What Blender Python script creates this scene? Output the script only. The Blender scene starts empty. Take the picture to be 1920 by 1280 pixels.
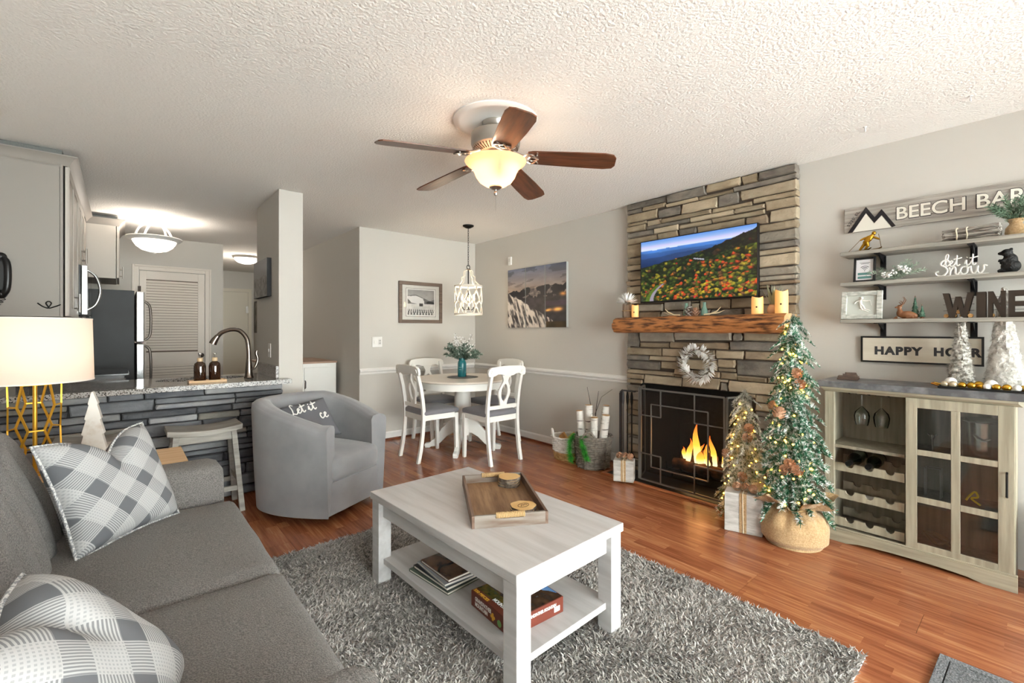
import bpy, bmesh, math, random
import numpy as np
from mathutils import Vector, Matrix, noise as mnoise

scene = bpy.context.scene
COL = scene.collection
R = math.radians
PI = math.pi

# ------------------------------------------------------------------ camera
cam_data = bpy.data.cameras.new('camera')
cam_data.sensor_width = 36.0
cam_data.lens = 36.0 * 855.0 / 1920.0
cam_data.shift_y = -20.0 / 1920.0
cam_data.clip_start = 0.03
cam = bpy.data.objects.new('camera', cam_data)
cam.location = (0, 0, 1.27)
cam.rotation_euler = (PI / 2, 0, -R(40.6))
COL.objects.link(cam)
scene.camera = cam

# ------------------------------------------------------------------ world, daylight, exposure
world = bpy.data.worlds.new('sky')
scene.world = world
world.use_nodes = True
bg = world.node_tree.nodes['Background']
bg.inputs['Color'].default_value = (1.0, 0.99, 0.985, 1)
bg.inputs['Strength'].default_value = 19.0
scene.view_settings.view_transform = 'Standard'
scene.view_settings.look = 'None'
scene.view_settings.gamma = 1.0
scene.view_settings.use_curve_mapping = False
scene.view_settings.exposure = 0.44


def area_light(name, loc, rot, sx, sy, power, color=(1, 1, 1), portal=False):
    l = bpy.data.lights.new(name, 'AREA')
    l.shape = 'RECTANGLE'
    l.size, l.size_y = sx, sy
    l.energy = power
    l.color = color
    if portal:
        l.cycles.is_portal = True
    o = bpy.data.objects.new(name, l)
    o.location = loc
    o.rotation_euler = rot
    COL.objects.link(o)
    return o


# sky light entering through the glass doors behind the camera
area_light('glass_door_portal', (1.55, -2.63, 1.12), (-PI / 2, 0, 0), 3.9, 2.15, 1, portal=True)


def point_light(name, loc, power, color, radius=0.04):
    l = bpy.data.lights.new(name, 'POINT')
    l.energy = power
    l.color = color
    l.shadow_soft_size = radius
    o = bpy.data.objects.new(name, l)
    o.location = loc
    COL.objects.link(o)
    return o


# ------------------------------------------------------------------ helpers: objects
def tag(o, label=None, cat=None, group=None, kind=None):
    if label: o['label'] = label
    if cat: o['category'] = cat
    if group: o['group'] = group
    if kind: o['kind'] = kind
    return o


def thing(name, label, cat, loc=(0, 0, 0), rotz=0.0, group=None):
    o = bpy.data.objects.new(name, None)
    o.empty_display_size = 0.1
    COL.objects.link(o)
    o.location = loc
    o.rotation_euler = (0, 0, rotz)
    return tag(o, label, cat, group)


def dup(root, loc=None, rotz=None, label=None, group=None, parent=None):
    r = root.copy()
    COL.objects.link(r)
    r.parent = parent
    if loc is not None: r.location = loc
    if rotz is not None: r.rotation_euler = (0, 0, rotz)
    if label: r['label'] = label
    if group: r['group'] = group
    for ch in list(root.children):
        dup(ch, parent=r)
    return r


class MB:
    def __init__(self):
        self.v = []
        self.f = []

    def add(self, vs, fs):
        n = len(self.v)
        self.v += [tuple(p) for p in vs]
        self.f += [tuple(i + n for i in q) for q in fs]
        return self

    def box(self, x0, x1, y0, y1, z0, z1, m=None):
        vs = [(x, y, z) for x in (x0, x1) for y in (y0, y1) for z in (z0, z1)]
        if m: vs = [m @ Vector(p) for p in vs]
        return self.add(vs, [(0, 1, 3, 2), (4, 6, 7, 5), (0, 4, 5, 1), (2, 3, 7, 6), (0, 2, 6, 4), (1, 5, 7, 3)])

    def obox(self, c, s, rz=0, rx=0, ry=0):
        m = Matrix.Translation(c) @ Matrix.Rotation(rz, 4, 'Z') @ Matrix.Rotation(ry, 4, 'Y') @ Matrix.Rotation(rx, 4, 'X')
        return self.box(-s[0] / 2, s[0] / 2, -s[1] / 2, s[1] / 2, -s[2] / 2, s[2] / 2, m)

    def bar(self, a, b, w, h=None, up=(0, 0, 1)):
        """rectangular bar from a to b, w across, h along up"""
        a, b = Vector(a), Vector(b)
        h = h or w
        t = (b - a).normalized()
        s = t.cross(Vector(up))
        if s.length < 1e-5: s = t.cross(Vector((1, 0, 0)))
        s.normalize()
        u = s.cross(t).normalized()
        vs = []
        for p in (a, b):
            for i, j in ((-1, -1), (1, -1), (1, 1), (-1, 1)):
                vs.append(p + s * (i * w / 2) + u * (j * h / 2))
        return self.add(vs, [(0, 3, 2, 1), (4, 5, 6, 7), (0, 1, 5, 4), (1, 2, 6, 5), (2, 3, 7, 6), (3, 0, 4, 7)])

    def tube(self, pts, r, n=8, cap=True, closed=False):
        pts = [Vector(p) for p in pts]
        N = len(pts)
        rs = r if isinstance(r, (list, tuple)) else [r] * N
        tg = []
        for i in range(N):
            if closed:
                t = pts[(i + 1) % N] - pts[i - 1]
            else:
                t = pts[min(i + 1, N - 1)] - pts[max(i - 1, 0)]
            tg.append(t.normalized() if t.length > 1e-9 else Vector((0, 0, 1)))
        ref = Vector((0, 0, 1)) if abs(tg[0].z) < 0.9 else Vector((1, 0, 0))
        s = tg[0].cross(ref).normalized()
        vs = []
        for i in range(N):
            s = (s - tg[i] * s.dot(tg[i]))
            if s.length < 1e-6: s = tg[i].orthogonal()
            s.normalize()
            u = tg[i].cross(s)
            for k in range(n):
                a = 2 * PI * k / n
                vs.append(pts[i] + (s * math.cos(a) + u * math.sin(a)) * rs[i])
        fs = []
        for i in range(N if closed else N - 1):
            j = (i + 1) % N
            for k in range(n):
                l = (k + 1) % n
                fs.append((i * n + k, i * n + l, j * n + l, j * n + k))
        if cap and not closed:
            fs.append(tuple(reversed(range(n))))
            fs.append(tuple(range((N - 1) * n, N * n)))
        return self.add(vs, fs)

    def lathe(self, prof, n=24, c=(0, 0, 0), sx=1, sy=1, capb=True, capt=True, m=None, ang=2 * PI):
        vs, fs = [], []
        full = abs(ang - 2 * PI) < 1e-6
        cols = n if full else n + 1
        for r, z in prof:
            for k in range(cols):
                a = ang * k / n
                p = Vector((r * math.cos(a) * sx, r * math.sin(a) * sy, z))
                if m: p = m @ p
                vs.append((p.x + c[0], p.y + c[1], p.z + c[2]))
        for i in range(len(prof) - 1):
            for k in range(n):
                l = (k + 1) % cols
                fs.append((i * cols + k, i * cols + l, (i + 1) * cols + l, (i + 1) * cols + k))
        if full and capb and prof[0][0] > 1e-6: fs.append(tuple(reversed(range(n))))
        if full and capt and prof[-1][0] > 1e-6: fs.append(tuple(range((len(prof) - 1) * n, len(prof) * n)))
        return self.add(vs, fs)

    def prism(self, poly, vec):
        """poly: 3D points of a flat outline; vec: extrusion"""
        n = len(poly)
        vec = Vector(vec)
        vs = [Vector(p) for p in poly] + [Vector(p) + vec for p in poly]
        fs = [tuple(reversed(range(n))), tuple(range(n, 2 * n))]
        for k in range(n):
            l = (k + 1) % n
            fs.append((k, l, n + l, n + k))
        return self.add(vs, fs)

    def sphere(self, c, r, n=12, m=8, s=(1, 1, 1), rot=None):
        vs, fs = [], []
        for i in range(m + 1):
            t = PI * i / m
            for k in range(n):
                a = 2 * PI * k / n
                p = Vector((r * s[0] * math.sin(t) * math.cos(a), r * s[1] * math.sin(t) * math.sin(a), r * s[2] * math.cos(t)))
                if rot: p = rot @ p
                vs.append(p + Vector(c))
        for i in range(m):
            for k in range(n):
                l = (k + 1) % n
                fs.append((i * n + k, (i + 1) * n + k, (i + 1) * n + l, i * n + l))
        return self.add(vs, fs)

    def grid(self, fn, nu, nv, closeu=False):
        vs = []
        for j in range(nv + 1):
            for i in range(nu if closeu else nu + 1):
                vs.append(fn(i / nu, j / nv))
        w = nu if closeu else nu + 1
        fs = []
        for j in range(nv):
            for i in range(nu):
                k = (i + 1) % w
                fs.append((j * w + i, j * w + k, (j + 1) * w + k, (j + 1) * w + i))
        return self.add(vs, fs)

    def build(self, name, mat, parent=None, loc=None, rotz=None, smooth=True, angle=38, bevel=0, seg=2, subsurf=0, merge=False, fix=True):
        me = bpy.data.meshes.new(name)
        me.from_pydata([tuple(p) for p in self.v], [], self.f)
        if fix or merge:
            b = bmesh.new()
            b.from_mesh(me)
            if merge: bmesh.ops.remove_doubles(b, verts=b.verts, dist=1e-5)
            bmesh.ops.recalc_face_normals(b, faces=b.faces)
            b.to_mesh(me)
            b.free()
        o = bpy.data.objects.new(name, me)
        COL.objects.link(o)
        mats = mat if isinstance(mat, (list, tuple)) else [mat]
        for m in mats: me.materials.append(m)
        if smooth:
            me.polygons.foreach_set('use_smooth', [True] * len(me.polygons))
            me.set_sharp_from_angle(angle=R(angle))
        if parent: o.parent = parent
        if loc is not None: o.location = loc
        if rotz is not None: o.rotation_euler = (0, 0, rotz)
        if subsurf:
            s = o.modifiers.new('subdivision', 'SUBSURF')
            s.levels = s.render_levels = subsurf
        if bevel:
            bv = o.modifiers.new('bevel', 'BEVEL')
            bv.width = bevel
            bv.segments = seg
            bv.limit_method = 'ANGLE'
            bv.angle_limit = R(40)
            bv.harden_normals = True
        return o


def text_geo(s, size, extrude=0.002, offset=0.0, align='CENTER', spacing=1.0):
    cu = bpy.data.curves.new('lettering', 'FONT')
    cu.body = s
    cu.size = size
    cu.extrude = extrude
    cu.offset = offset
    cu.align_x = align
    cu.align_y = 'CENTER'
    cu.space_character = spacing
    cu.resolution_u = 4
    o = bpy.data.objects.new('lettering', cu)
    COL.objects.link(o)
    dg = bpy.context.evaluated_depsgraph_get()
    me = bpy.data.meshes.new_from_object(o.evaluated_get(dg))
    vs = [v.co.copy() for v in me.vertices]
    fs = [tuple(p.vertices) for p in me.polygons]
    bpy.data.objects.remove(o)
    bpy.data.curves.remove(cu)
    bpy.data.meshes.remove(me)
    return vs, fs


# frames for flat things: local x runs right as seen, y up, z out of the surface
M_ON_XWALL = Matrix(((0, 0, -1, 0), (-1, 0, 0, 0), (0, 1, 0, 0), (0, 0, 0, 1)))   # on the fireplace wall, facing -X
M_ON_YWALL = Matrix(((1, 0, 0, 0), (0, 0, -1, 0), (0, 1, 0, 0), (0, 0, 0, 1)))    # on the back wall, facing -Y


def text_on(s, size, m, loc, mat, parent, name='lettering', **k):
    vs, fs = text_geo(s, size, **k)
    mb = MB().add([(m @ p) + Vector(loc) for p in vs], fs)
    return mb.build(name, mat, parent, smooth=False, fix=False)


def picture(name, m, loc, w, h, nx, ny, fn, mat, parent, bend=None):
    """a flat print: grid in the local frame m, colours from fn(u, v) in sRGB 0..1"""
    us = (np.arange(nx + 1) / nx)
    vsn = (np.arange(ny + 1) / ny)
    pts = []
    for v in vsn:
        for u in us:
            p = m @ Vector(((u - .5) * w, (v - .5) * h, 0)) + Vector(loc)
            pts.append(tuple(p))
    fs = [(j * (nx + 1) + i, j * (nx + 1) + i + 1, (j + 1) * (nx + 1) + i + 1, (j + 1) * (nx + 1) + i) for j in range(ny) for i in range(nx)]
    me = bpy.data.meshes.new(name)
    me.from_pydata(pts, [], fs)
    at = me.color_attributes.new('print', 'FLOAT_COLOR', 'POINT')
    U, V = np.meshgrid(us, vsn)
    rgb = fn(U, V)
    rgb = np.clip(rgb, 0, 1)
    lin = np.where(rgb <= 0.04045, rgb / 12.92, ((rgb + 0.055) / 1.055) ** 2.4)
    buf = np.ones((lin.shape[0] * lin.shape[1], 4), dtype=np.float32)
    buf[:, :3] = lin.reshape(-1, 3)
    at.data.foreach_set('color', buf.ravel())
    me.materials.append(mat)
    o = bpy.data.objects.new(name, me)
    COL.objects.link(o)
    if parent: o.parent = parent
    return o


def vnoise(U, V, scale, seed=0, oct=3):
    """value noise on arrays"""
    rng = np.random.RandomState(seed)
    out = np.zeros_like(U)
    amp, tot = 1.0, 0.0
    for o_ in range(oct):
        n = 64
        t = rng.rand(n + 1, n + 1)
        x = (U * scale * 2 ** o_) % n
        y = (V * scale * 2 ** o_) % n
        xi = x.astype(int) % n
        yi = y.astype(int) % n
        fx = x - np.floor(x)
        fy = y - np.floor(y)
        fx = fx * fx * (3 - 2 * fx)
        fy = fy * fy * (3 - 2 * fy)
        a = t[yi, xi] * (1 - fx) + t[yi, xi + 1] * fx
        b = t[yi + 1, xi] * (1 - fx) + t[yi + 1, xi + 1] * fx
        out += amp * (a * (1 - fy) + b * fy)
        tot += amp
        amp *= .5
    return out / tot


def lerp3(a, b, t):
    a = np.array(a, dtype=float)
    b = np.array(b, dtype=float)
    return a + (b - a) * t[..., None]


# ------------------------------------------------------------------ helpers: materials
def C(h):
    h = h.lstrip('#')
    o = []
    for i in (0, 2, 4):
        c = int(h[i:i + 2], 16) / 255
        o.append(c / 12.92 if c <= 0.04045 else ((c + 0.055) / 1.055) ** 2.4)
    return (o[0], o[1], o[2], 1)


MATS = {}


def pm(name, col, rough=.5, metal=0.0, var=None, bump=None, spec=None, sheen=0, coat=0, emis=None, trans=0, rnd=0, ior=None, tint=None):
    """procedural principled material.  var=(scale, colour2, stretch, lo, hi, detail)  bump=(scale, strength, stretch, detail)"""
    if name in MATS: return MATS[name]
    m = bpy.data.materials.new(name)
    m.use_nodes = True
    nt = m.node_tree
    n = nt.nodes
    l = nt.links
    b = n['Principled BSDF']
    colr = C(col) if isinstance(col, str) else col
    b.inputs['Base Color'].default_value = colr
    b.inputs['Roughness'].default_value = rough
    b.inputs['Metallic'].default_value = metal
    if spec is not None: b.inputs['Specular IOR Level'].default_value = spec
    if sheen: b.inputs['Sheen Weight'].default_value = sheen
    if coat: b.inputs['Coat Weight'].default_value = coat
    if trans: b.inputs['Transmission Weight'].default_value = trans
    if ior: b.inputs['IOR'].default_value = ior
    if emis:
        b.inputs['Emission Color'].default_value = C(emis[0])
        b.inputs['Emission Strength'].default_value = emis[1]
    tc = None

    def coords(stretch):
        nonlocal tc
        if tc is None: tc = n.new('ShaderNodeTexCoord')
        mp = n.new('ShaderNodeMapping')
        mp.inputs['Scale'].default_value = stretch
        l.new(tc.outputs['Object'], mp.inputs['Vector'])
        if rnd:
            oi = n.new('ShaderNodeObjectInfo')
            mu = n.new('ShaderNodeVectorMath')
            mu.operation = 'SCALE'
            mu.inputs[0].default_value = (17.0, 31.0, 23.0)
            l.new(oi.outputs['Random'], mu.inputs['Scale'])
            l.new(mu.outputs[0], mp.inputs['Location'])
        return mp.outputs[0]

    src = None
    if var:
        sc, c2, st, lo, hi, det = (list(var) + [(1, 1, 1), .35, .65, 4][len(var) - 2:])[:6]
        no = n.new('ShaderNodeTexNoise')
        no.inputs['Scale'].default_value = sc
        no.inputs['Detail'].default_value = det
        l.new(coords(st), no.inputs['Vector'])
        mr = n.new('ShaderNodeMapRange')
        mr.inputs['From Min'].default_value = lo
        mr.inputs['From Max'].default_value = hi
        l.new(no.outputs['Fac'], mr.inputs['Value'])
        mx = n.new('ShaderNodeMix')
        mx.data_type = 'RGBA'
        mx.inputs['A'].default_value = colr
        mx.inputs['B'].default_value = C(c2) if isinstance(c2, str) else c2
        l.new(mr.outputs[0], mx.inputs['Factor'])
        src = mx.outputs['Result']
    if rnd:
        oi = n.new('ShaderNodeObjectInfo')
        mr = n.new('ShaderNodeMapRange')
        mr.inputs['To Min'].default_value = 1 - rnd
        mr.inputs['To Max'].default_value = 1 + rnd
        l.new(oi.outputs['Random'], mr.inputs['Value'])
        hs = n.new('ShaderNodeHueSaturation')
        if src: l.new(src, hs.inputs['Color'])
        else: hs.inputs['Color'].default_value = colr
        l.new(mr.outputs[0], hs.inputs['Value'])
        src = hs.outputs[0]
    if src: l.new(src, b.inputs['Base Color'])
    if bump:
        sc, stn, st, det = (list(bump) + [(1, 1, 1), 3][len(bump) - 2:])[:4]
        no = n.new('ShaderNodeTexNoise')
        no.inputs['Scale'].default_value = sc
        no.inputs['Detail'].default_value = det
        l.new(coords(st), no.inputs['Vector'])
        bp = n.new('ShaderNodeBump')
        bp.inputs['Strength'].default_value = stn
        bp.inputs['Distance'].default_value = .01
        l.new(no.outputs['Fac'], bp.inputs['Height'])
        l.new(bp.outputs[0], b.inputs['Normal'])
    MATS[name] = m
    return m


def emission(name, col, strength):
    if name in MATS: return MATS[name]
    m = bpy.data.materials.new(name)
    m.use_nodes = True
    nt = m.node_tree
    nt.nodes.remove(nt.nodes['Principled BSDF'])
    e = nt.nodes.new('ShaderNodeEmission')
    e.inputs[0].default_value = C(col)
    e.inputs[1].default_value = strength
    nt.links.new(e.outputs[0], nt.nodes['Material Output'].inputs[0])
    MATS[name] = m
    return m


def mixmat(name, kind, col, fac, rough=.05, ior=1.5):
    """clear glass ('glass') or woven see-through mesh ('mesh'): transparent mixed with a surface"""
    if name in MATS: return MATS[name]
    m = bpy.data.materials.new(name)
    m.use_nodes = True
    nt = m.node_tree
    n = nt.nodes
    l = nt.links
    b = n['Principled BSDF']
    b.inputs['Base Color'].default_value = C(col)
    b.inputs['Roughness'].default_value = rough
    t = n.new('ShaderNodeBsdfTransparent')
    mx = n.new('ShaderNodeMixShader')
    if kind == 'glass':
        n.remove(b)
        b = n.new('ShaderNodeBsdfGlossy')
        b.inputs['Roughness'].default_value = rough
        t.inputs[0].default_value = C(col)
        fr = n.new('ShaderNodeFresnel')
        fr.inputs[0].default_value = ior
        ad = n.new('ShaderNodeMath')
        ad.operation = 'ADD'
        ad.use_clamp = True
        ad.inputs[1].default_value = fac
        l.new(fr.outputs[0], ad.inputs[0])
        l.new(ad.outputs[0], mx.inputs[0])
    else:
        mx.inputs[0].default_value = fac
    l.new(t.outputs[0], mx.inputs[1])
    l.new(b.outputs[0], mx.inputs[2])
    l.new(mx.outputs[0], n['Material Output'].inputs[0])
    MATS[name] = m
    return m


def printmat(name, rough=.5, emit=0.0):
    if name in MATS: return MATS[name]
    m = bpy.data.materials.new(name)
    m.use_nodes = True
    nt = m.node_tree
    b = nt.nodes['Principled BSDF']
    a = nt.nodes.new('ShaderNodeVertexColor')
    a.layer_name = 'print'
    b.inputs['Roughness'].default_value = rough
    if emit:
        b.inputs['Base Color'].default_value = (.01, .01, .01, 1)
        nt.links.new(a.outputs[0], b.inputs['Emission Color'])
        b.inputs['Emission Strength'].default_value = emit
    else:
        nt.links.new(a.outputs[0], b.inputs['Base Color'])
    MATS[name] = m
    return m


def woodmat(name, c1, c2, axis='y', scale=6.0, rough=.5, rnd=0.0, bump=.15, coat=0, lo=.35, hi=.65, stretch=14):
    st = [stretch, stretch, stretch]
    st['xyz'.index(axis)] = 1.0
    return pm(name, c1, rough, var=(scale * .5, c2, tuple(st), lo, hi, 5), bump=(scale, bump, tuple(st), 4), rnd=rnd, coat=coat)

# ------------------------------------------------------------------ common materials
WALL = pm('greige_wall_paint', '#c9c5be', .85, bump=(180, .06), spec=.3)
CEIL = pm('popcorn_ceiling', '#eeebe7', .9, bump=(75, .6, (1, 1, 1), 4), spec=.1)
TRIMW = pm('white_trim_paint', '#e9e7e3', .4)
DOORW = pm('warm_white_door_paint', '#ded6cc', .45)
WHITE = pm('white_satin_paint', '#eceae4', .35)
BLACKM = pm('black_metal', '#141414', .45, .6)
BLACKP = pm('black_plastic', '#101011', .35)
CHROME = pm('brushed_nickel', '#b8b4ae', .28, 1.0)
STEEL = pm('stainless_steel', '#c4c4c4', .22, 1.0)
GOLD = pm('gold_metal', '#d6a54a', .25, 1.0)
BRASSY = pm('brass_paint', '#e0ac3c', .35, .75)
GLASS = mixmat('clear_glass', 'glass', '#f4f8f7', .03, .02)
CABGREY = pm('grey_cabinet_paint', '#918b85', .5)
CABDOOR = pm('warm_grey_cabinet_paint', '#b9b2a9', .45)
DARKGAP = pm('dark_gap', '#232323', .9)


def plank_material():
    m = bpy.data.materials.new('cherry_laminate')
    m.use_nodes = True
    nt = m.node_tree
    n, l = nt.nodes, nt.links
    b = n['Principled BSDF']
    tc = n.new('ShaderNodeTexCoord')
    oi = n.new('ShaderNodeObjectInfo')
    sp = n.new('ShaderNodeSeparateXYZ')
    l.new(tc.outputs['Object'], sp.inputs[0])

    def mth(op, a, b_=None, c=None):
        q = n.new('ShaderNodeMath')
        q.operation = op
        for i, x in enumerate((a, b_, c)):
            if x is None: continue
            if isinstance(x, (int, float)): q.inputs[i].default_value = x
            else: l.new(x, q.inputs[i])
        return q.outputs[0]
    sx = mth('FLOOR', mth('DIVIDE', sp.outputs[0], .065))
    off = mth('MULTIPLY', mth('ADD', sx, mth('MULTIPLY', oi.outputs['Random'], 7.0)), .37)
    sy = mth('FLOOR', mth('ADD', mth('DIVIDE', sp.outputs[1], .46), off))
    cb = n.new('ShaderNodeCombineXYZ')
    l.new(sx, cb.inputs[0])
    l.new(sy, cb.inputs[1])
    l.new(mth('MULTIPLY', oi.outputs['Random'], 91.0), cb.inputs[2])
    wn = n.new('ShaderNodeTexWhiteNoise')
    l.new(cb.outputs[0], wn.inputs['Vector'])
    mp = n.new('ShaderNodeMapping')
    mp.inputs['Scale'].default_value = (26, 1.3, 1)
    l.new(tc.outputs['Object'], mp.inputs['Vector'])
    l.new(wn.outputs['Color'], mp.inputs['Location'])
    no = n.new('ShaderNodeTexNoise')
    no.inputs['Scale'].default_value = 2.2
    no.inputs['Detail'].default_value = 6
    no.inputs['Roughness'].default_value = .65
    l.new(mp.outputs[0], no.inputs['Vector'])
    f = mth('ADD', mth('MULTIPLY', wn.outputs['Value'], .26), mth('MULTIPLY', no.outputs['Fac'], .95))
    cr = n.new('ShaderNodeValToRGB')
    e = cr.color_ramp.elements
    e[0].position = .2
    e[0].color = C('#66351f')
    e[1].position = .92
    e[1].color = C('#c98f66')
    k = cr.color_ramp.elements.new(.5)
    k.color = C('#8e5236')
    k = cr.color_ramp.elements.new(.7)
    k.color = C('#a76a46')
    l.new(f, cr.inputs[0])
    l.new(cr.outputs[0], b.inputs['Base Color'])
    b.inputs['Roughness'].default_value = .24
    b.inputs['Specular IOR Level'].default_value = .55
    return m


PLANK = plank_material()

# ------------------------------------------------------------------ the room shell
WX, WY, HC = 3.63, 5.0, 2.44


def struct(mb, name, mat, parent=None, **k):
    o = mb.build(name, mat, parent, smooth=k.pop('smooth', False), **k)
    if parent is None: o['kind'] = 'structure'
    return o


floor = struct(MB().box(-.72, WX + .12, -2.72, WY + .12, -.08, -.012).box(-.72, 2.15, WY + .12, 10.6, -.08, 0), 'floor', pm('dark_floor_underlay', '#5a3322', .4))
pl = None
PW, PL = .196, 1.30
random.seed(3)
x = -.60
row = 0
while x < WX - .02:
    w = min(PW, WX - x)
    y = -2.60 - random.choice([.0, .33, .61, .95])
    while y < WY:
        a, b_ = max(y, -2.60), min(y + PL, WY)
        if b_ - a > .02:
            if pl is None or w < PW - .001 or b_ - a < PL - .001:
                o = MB().box(0.0006, w - .0006, .0006, b_ - a - .0006, -.012, 0).build('plank', PLANK, floor, loc=(x, a, 0), smooth=False)
                if w >= PW - .001 and b_ - a >= PL - .001: pl = o.data
            else:
                o = bpy.data.objects.new('plank', pl)
                COL.objects.link(o)
                o.parent = floor
                o.location = (x, a, 0)
        y += PL
    x += PW
    row += 1

ceiling = struct(MB().box(-.72, WX + .12, -2.72, 10.6, HC, HC + .1), 'ceiling', CEIL)
OY0, OY1, OZ = 1.45, 2.37, .80
struct(MB().box(WX, WX + .12, -2.72, OY0, 0, HC).box(WX, WX + .12, OY1, WY + .12, 0, HC).box(WX, WX + .12, OY0, OY1, OZ, HC), 'wall_right', WALL)
struct(MB().box(2.03, WX, WY, WY + .12, 0, HC), 'wall_back', WALL)
struct(MB().box(2.03, 2.15, WY + .12, 10.6, 0, HC), 'wall_hall', WALL)
struct(MB().box(-.72, -.60, -2.72, 7.37, 0, HC), 'wall_left', WALL)
struct(MB().box(-.60, 1.05, 7.25, 7.37, 0, HC).box(.93, 1.05, 7.37, 10.48, 0, HC), 'wall_kitchen', WALL)
struct(MB().box(1.05, 2.03, 10.36, 10.48, 0, HC), 'wall_hall_end', WALL)
struct(MB().box(.985, 1.175, 4.10, 4.90, 0, HC), 'wall_pillar', WALL, bevel=.006)
# wall with the glass doors, behind the camera
WN0, WN1, WNZ = -.40, 3.50, 2.20
struct(MB().box(-.60, WN0, -2.72, -2.60, 0, HC).box(WN1, WX, -2.72, -2.60, 0, HC).box(WN0, WN1, -2.72, -2.60, WNZ, HC), 'wall_window', WALL)
w = tag(thing('window_1', None, None, (0, 0, 0)), kind='structure')
fr = MB()
for xx in (WN0, .9, 2.2, WN1 - .06): fr.box(xx, xx + .06, -2.69, -2.63, 0, WNZ)
fr.box(WN0, WN1, -2.69, -2.63, 0, .05).box(WN0, WN1, -2.69, -2.63, WNZ - .06, WNZ)
fr.build('window_frame', TRIMW, w, smooth=False)
for x0, x1 in ((WN0 + .06, .9), (.96, 2.2), (2.26, WN1 - .06)):
    MB().box(x0, x1, -2.662, -2.657, .05, WNZ - .06).build('pane', GLASS, w, smooth=False)

# baseboards, chair rails (trim)
BB = MB().prism([(WX, WY, 0), (WX - .014, WY, 0), (WX - .014, WY, .075), (WX - .006, WY, .09), (WX, WY, .09)], (0, -(WY - 2.53), 0))
struct(BB, 'baseboard_right', TRIMW)
struct(MB().prism([(2.03, WY, 0), (2.03, WY - .014, 0), (2.03, WY - .014, .075), (2.03, WY - .006, .09), (2.03, WY, .09)], (WX - .014 - 2.03, 0, 0)), 'baseboard_back', TRIMW)
QR = woodmat('cherry_quarter_round', '#5f3120', '#874a2e', 'y', 5, .35)
struct(MB().box(WX - .03, WX - .014, 2.53, WY - .014, 0, .018), 'trim_1', QR)
struct(MB().box(2.03, WX - .03, WY - .03, WY - .014, 0, .018), 'trim_2', QR)
rp = [(0, .775), (-.008, .775), (-.012, .785), (-.012, .797), (-.018, .802), (-.026, .812), (-.026, .822), (-.018, .832), (-.01, .836), (-.01, .843), (0, .843)]
struct(MB().prism([(WX + a, WY, z) for a, z in rp], (0, -(WY - 2.52), 0)), 'trim_3', TRIMW)
struct(MB().prism([(2.03, WY + a, z) for a, z in rp], (WX - .026 - 2.03, 0, 0)), 'trim_4', TRIMW)

# louvred door in the kitchen wall
d1 = tag(thing('door_1', None, None, (0, 7.25, 0)), kind='structure')
cs = MB()
for x0, x1, z0, z1 in ((.10, .165, 0, 2.085), (.845, .91, 0, 2.085), (.165, .845, 2.02, 2.085)):
    cs.box(x0, x1, -.02, 0, z0, z1)
for x0, x1, z0, z1 in ((.10, .122, 0, 2.085), (.888, .91, 0, 2.085), (.122, .888, 2.063, 2.085)):
    cs.box(x0, x1, -.03, -.02, z0, z1)
cs.build('door_frame', DOORW, d1, smooth=False, bevel=.003)
st = MB()
st.box(.172, .235, -.014, -.002, .01, 2.012).box(.765, .838, -.014, -.002, .01, 2.012)
st.box(.235, .765, -.014, -.002, 1.91, 2.012).box(.235, .765, -.014, -.002, .84, 1.0).box(.235, .765, -.014, -.002, .01, .2)
st.build('door_stile', DOORW, d1, smooth=False, bevel=.002)
lv = MB()
z = .215
while z < 1.905:
    if not (.835 < z < 1.0):
        lv.add([(.235, -.013, z - .012), (.765, -.013, z - .012), (.765, -.003, z + .018), (.235, -.003, z + .018), (.235, -.008, z - .012), (.765, -.008, z - .012)],
               [(0, 1, 2, 3), (4, 5, 1, 0)])
    z += .034
lv.build('louver', DOORW, d1, smooth=False, fix=False)['kind'] = 'stuff'
MB().box(.235, .765, -.002, -.0005, .2, 1.91).build('louver_shade_backing', pm('louver_shadow_board', '#77695e', .8), d1, smooth=False)  # dark sheet whose colour stands for the shade between the slats
MB().lathe([(0, 0), (.012, .002), (.012, .02), (.028, .03), (.03, .045), (.02, .058), (0, .06)], 16, m=Matrix.Rotation(PI / 2, 4, 'X'), c=(.80, -.014, .95)).build('door_knob', pm('dark_bronze', '#2b2420', .35, .9), d1)
hg = MB()
for zz in (1.78, 1.0, .25): hg.box(.155, .185, -.03, -.014, zz - .04, zz + .04)
hg.build('hinge', pm('dark_bronze', '#2b2420', .35, .9), d1, smooth=False)
# hall end door
d2 = tag(thing('door_2', None, None, (0, 10.36, 0)), kind='structure')
MB().box(1.16, 1.92, -.02, -.002, .01, 2.03).build('door_slab', pm('cream_door_paint', '#d6cfbf', .45), d2, smooth=False)
MB().box(1.09, 1.155, -.025, 0, 0, 2.10).box(1.925, 1.985, -.025, 0, 0, 2.10).box(1.155, 1.925, -.025, 0, 2.035, 2.10).build('door_frame', pm('cream_door_paint', '#d6cfbf', .45), d2, smooth=False)
MB().box(1.885, 1.925, -.03, -.02, 1.62, 1.76).box(1.885, 1.925, -.03, -.02, .3, .44).build('hinge', CHROME, d2, smooth=False)

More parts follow.
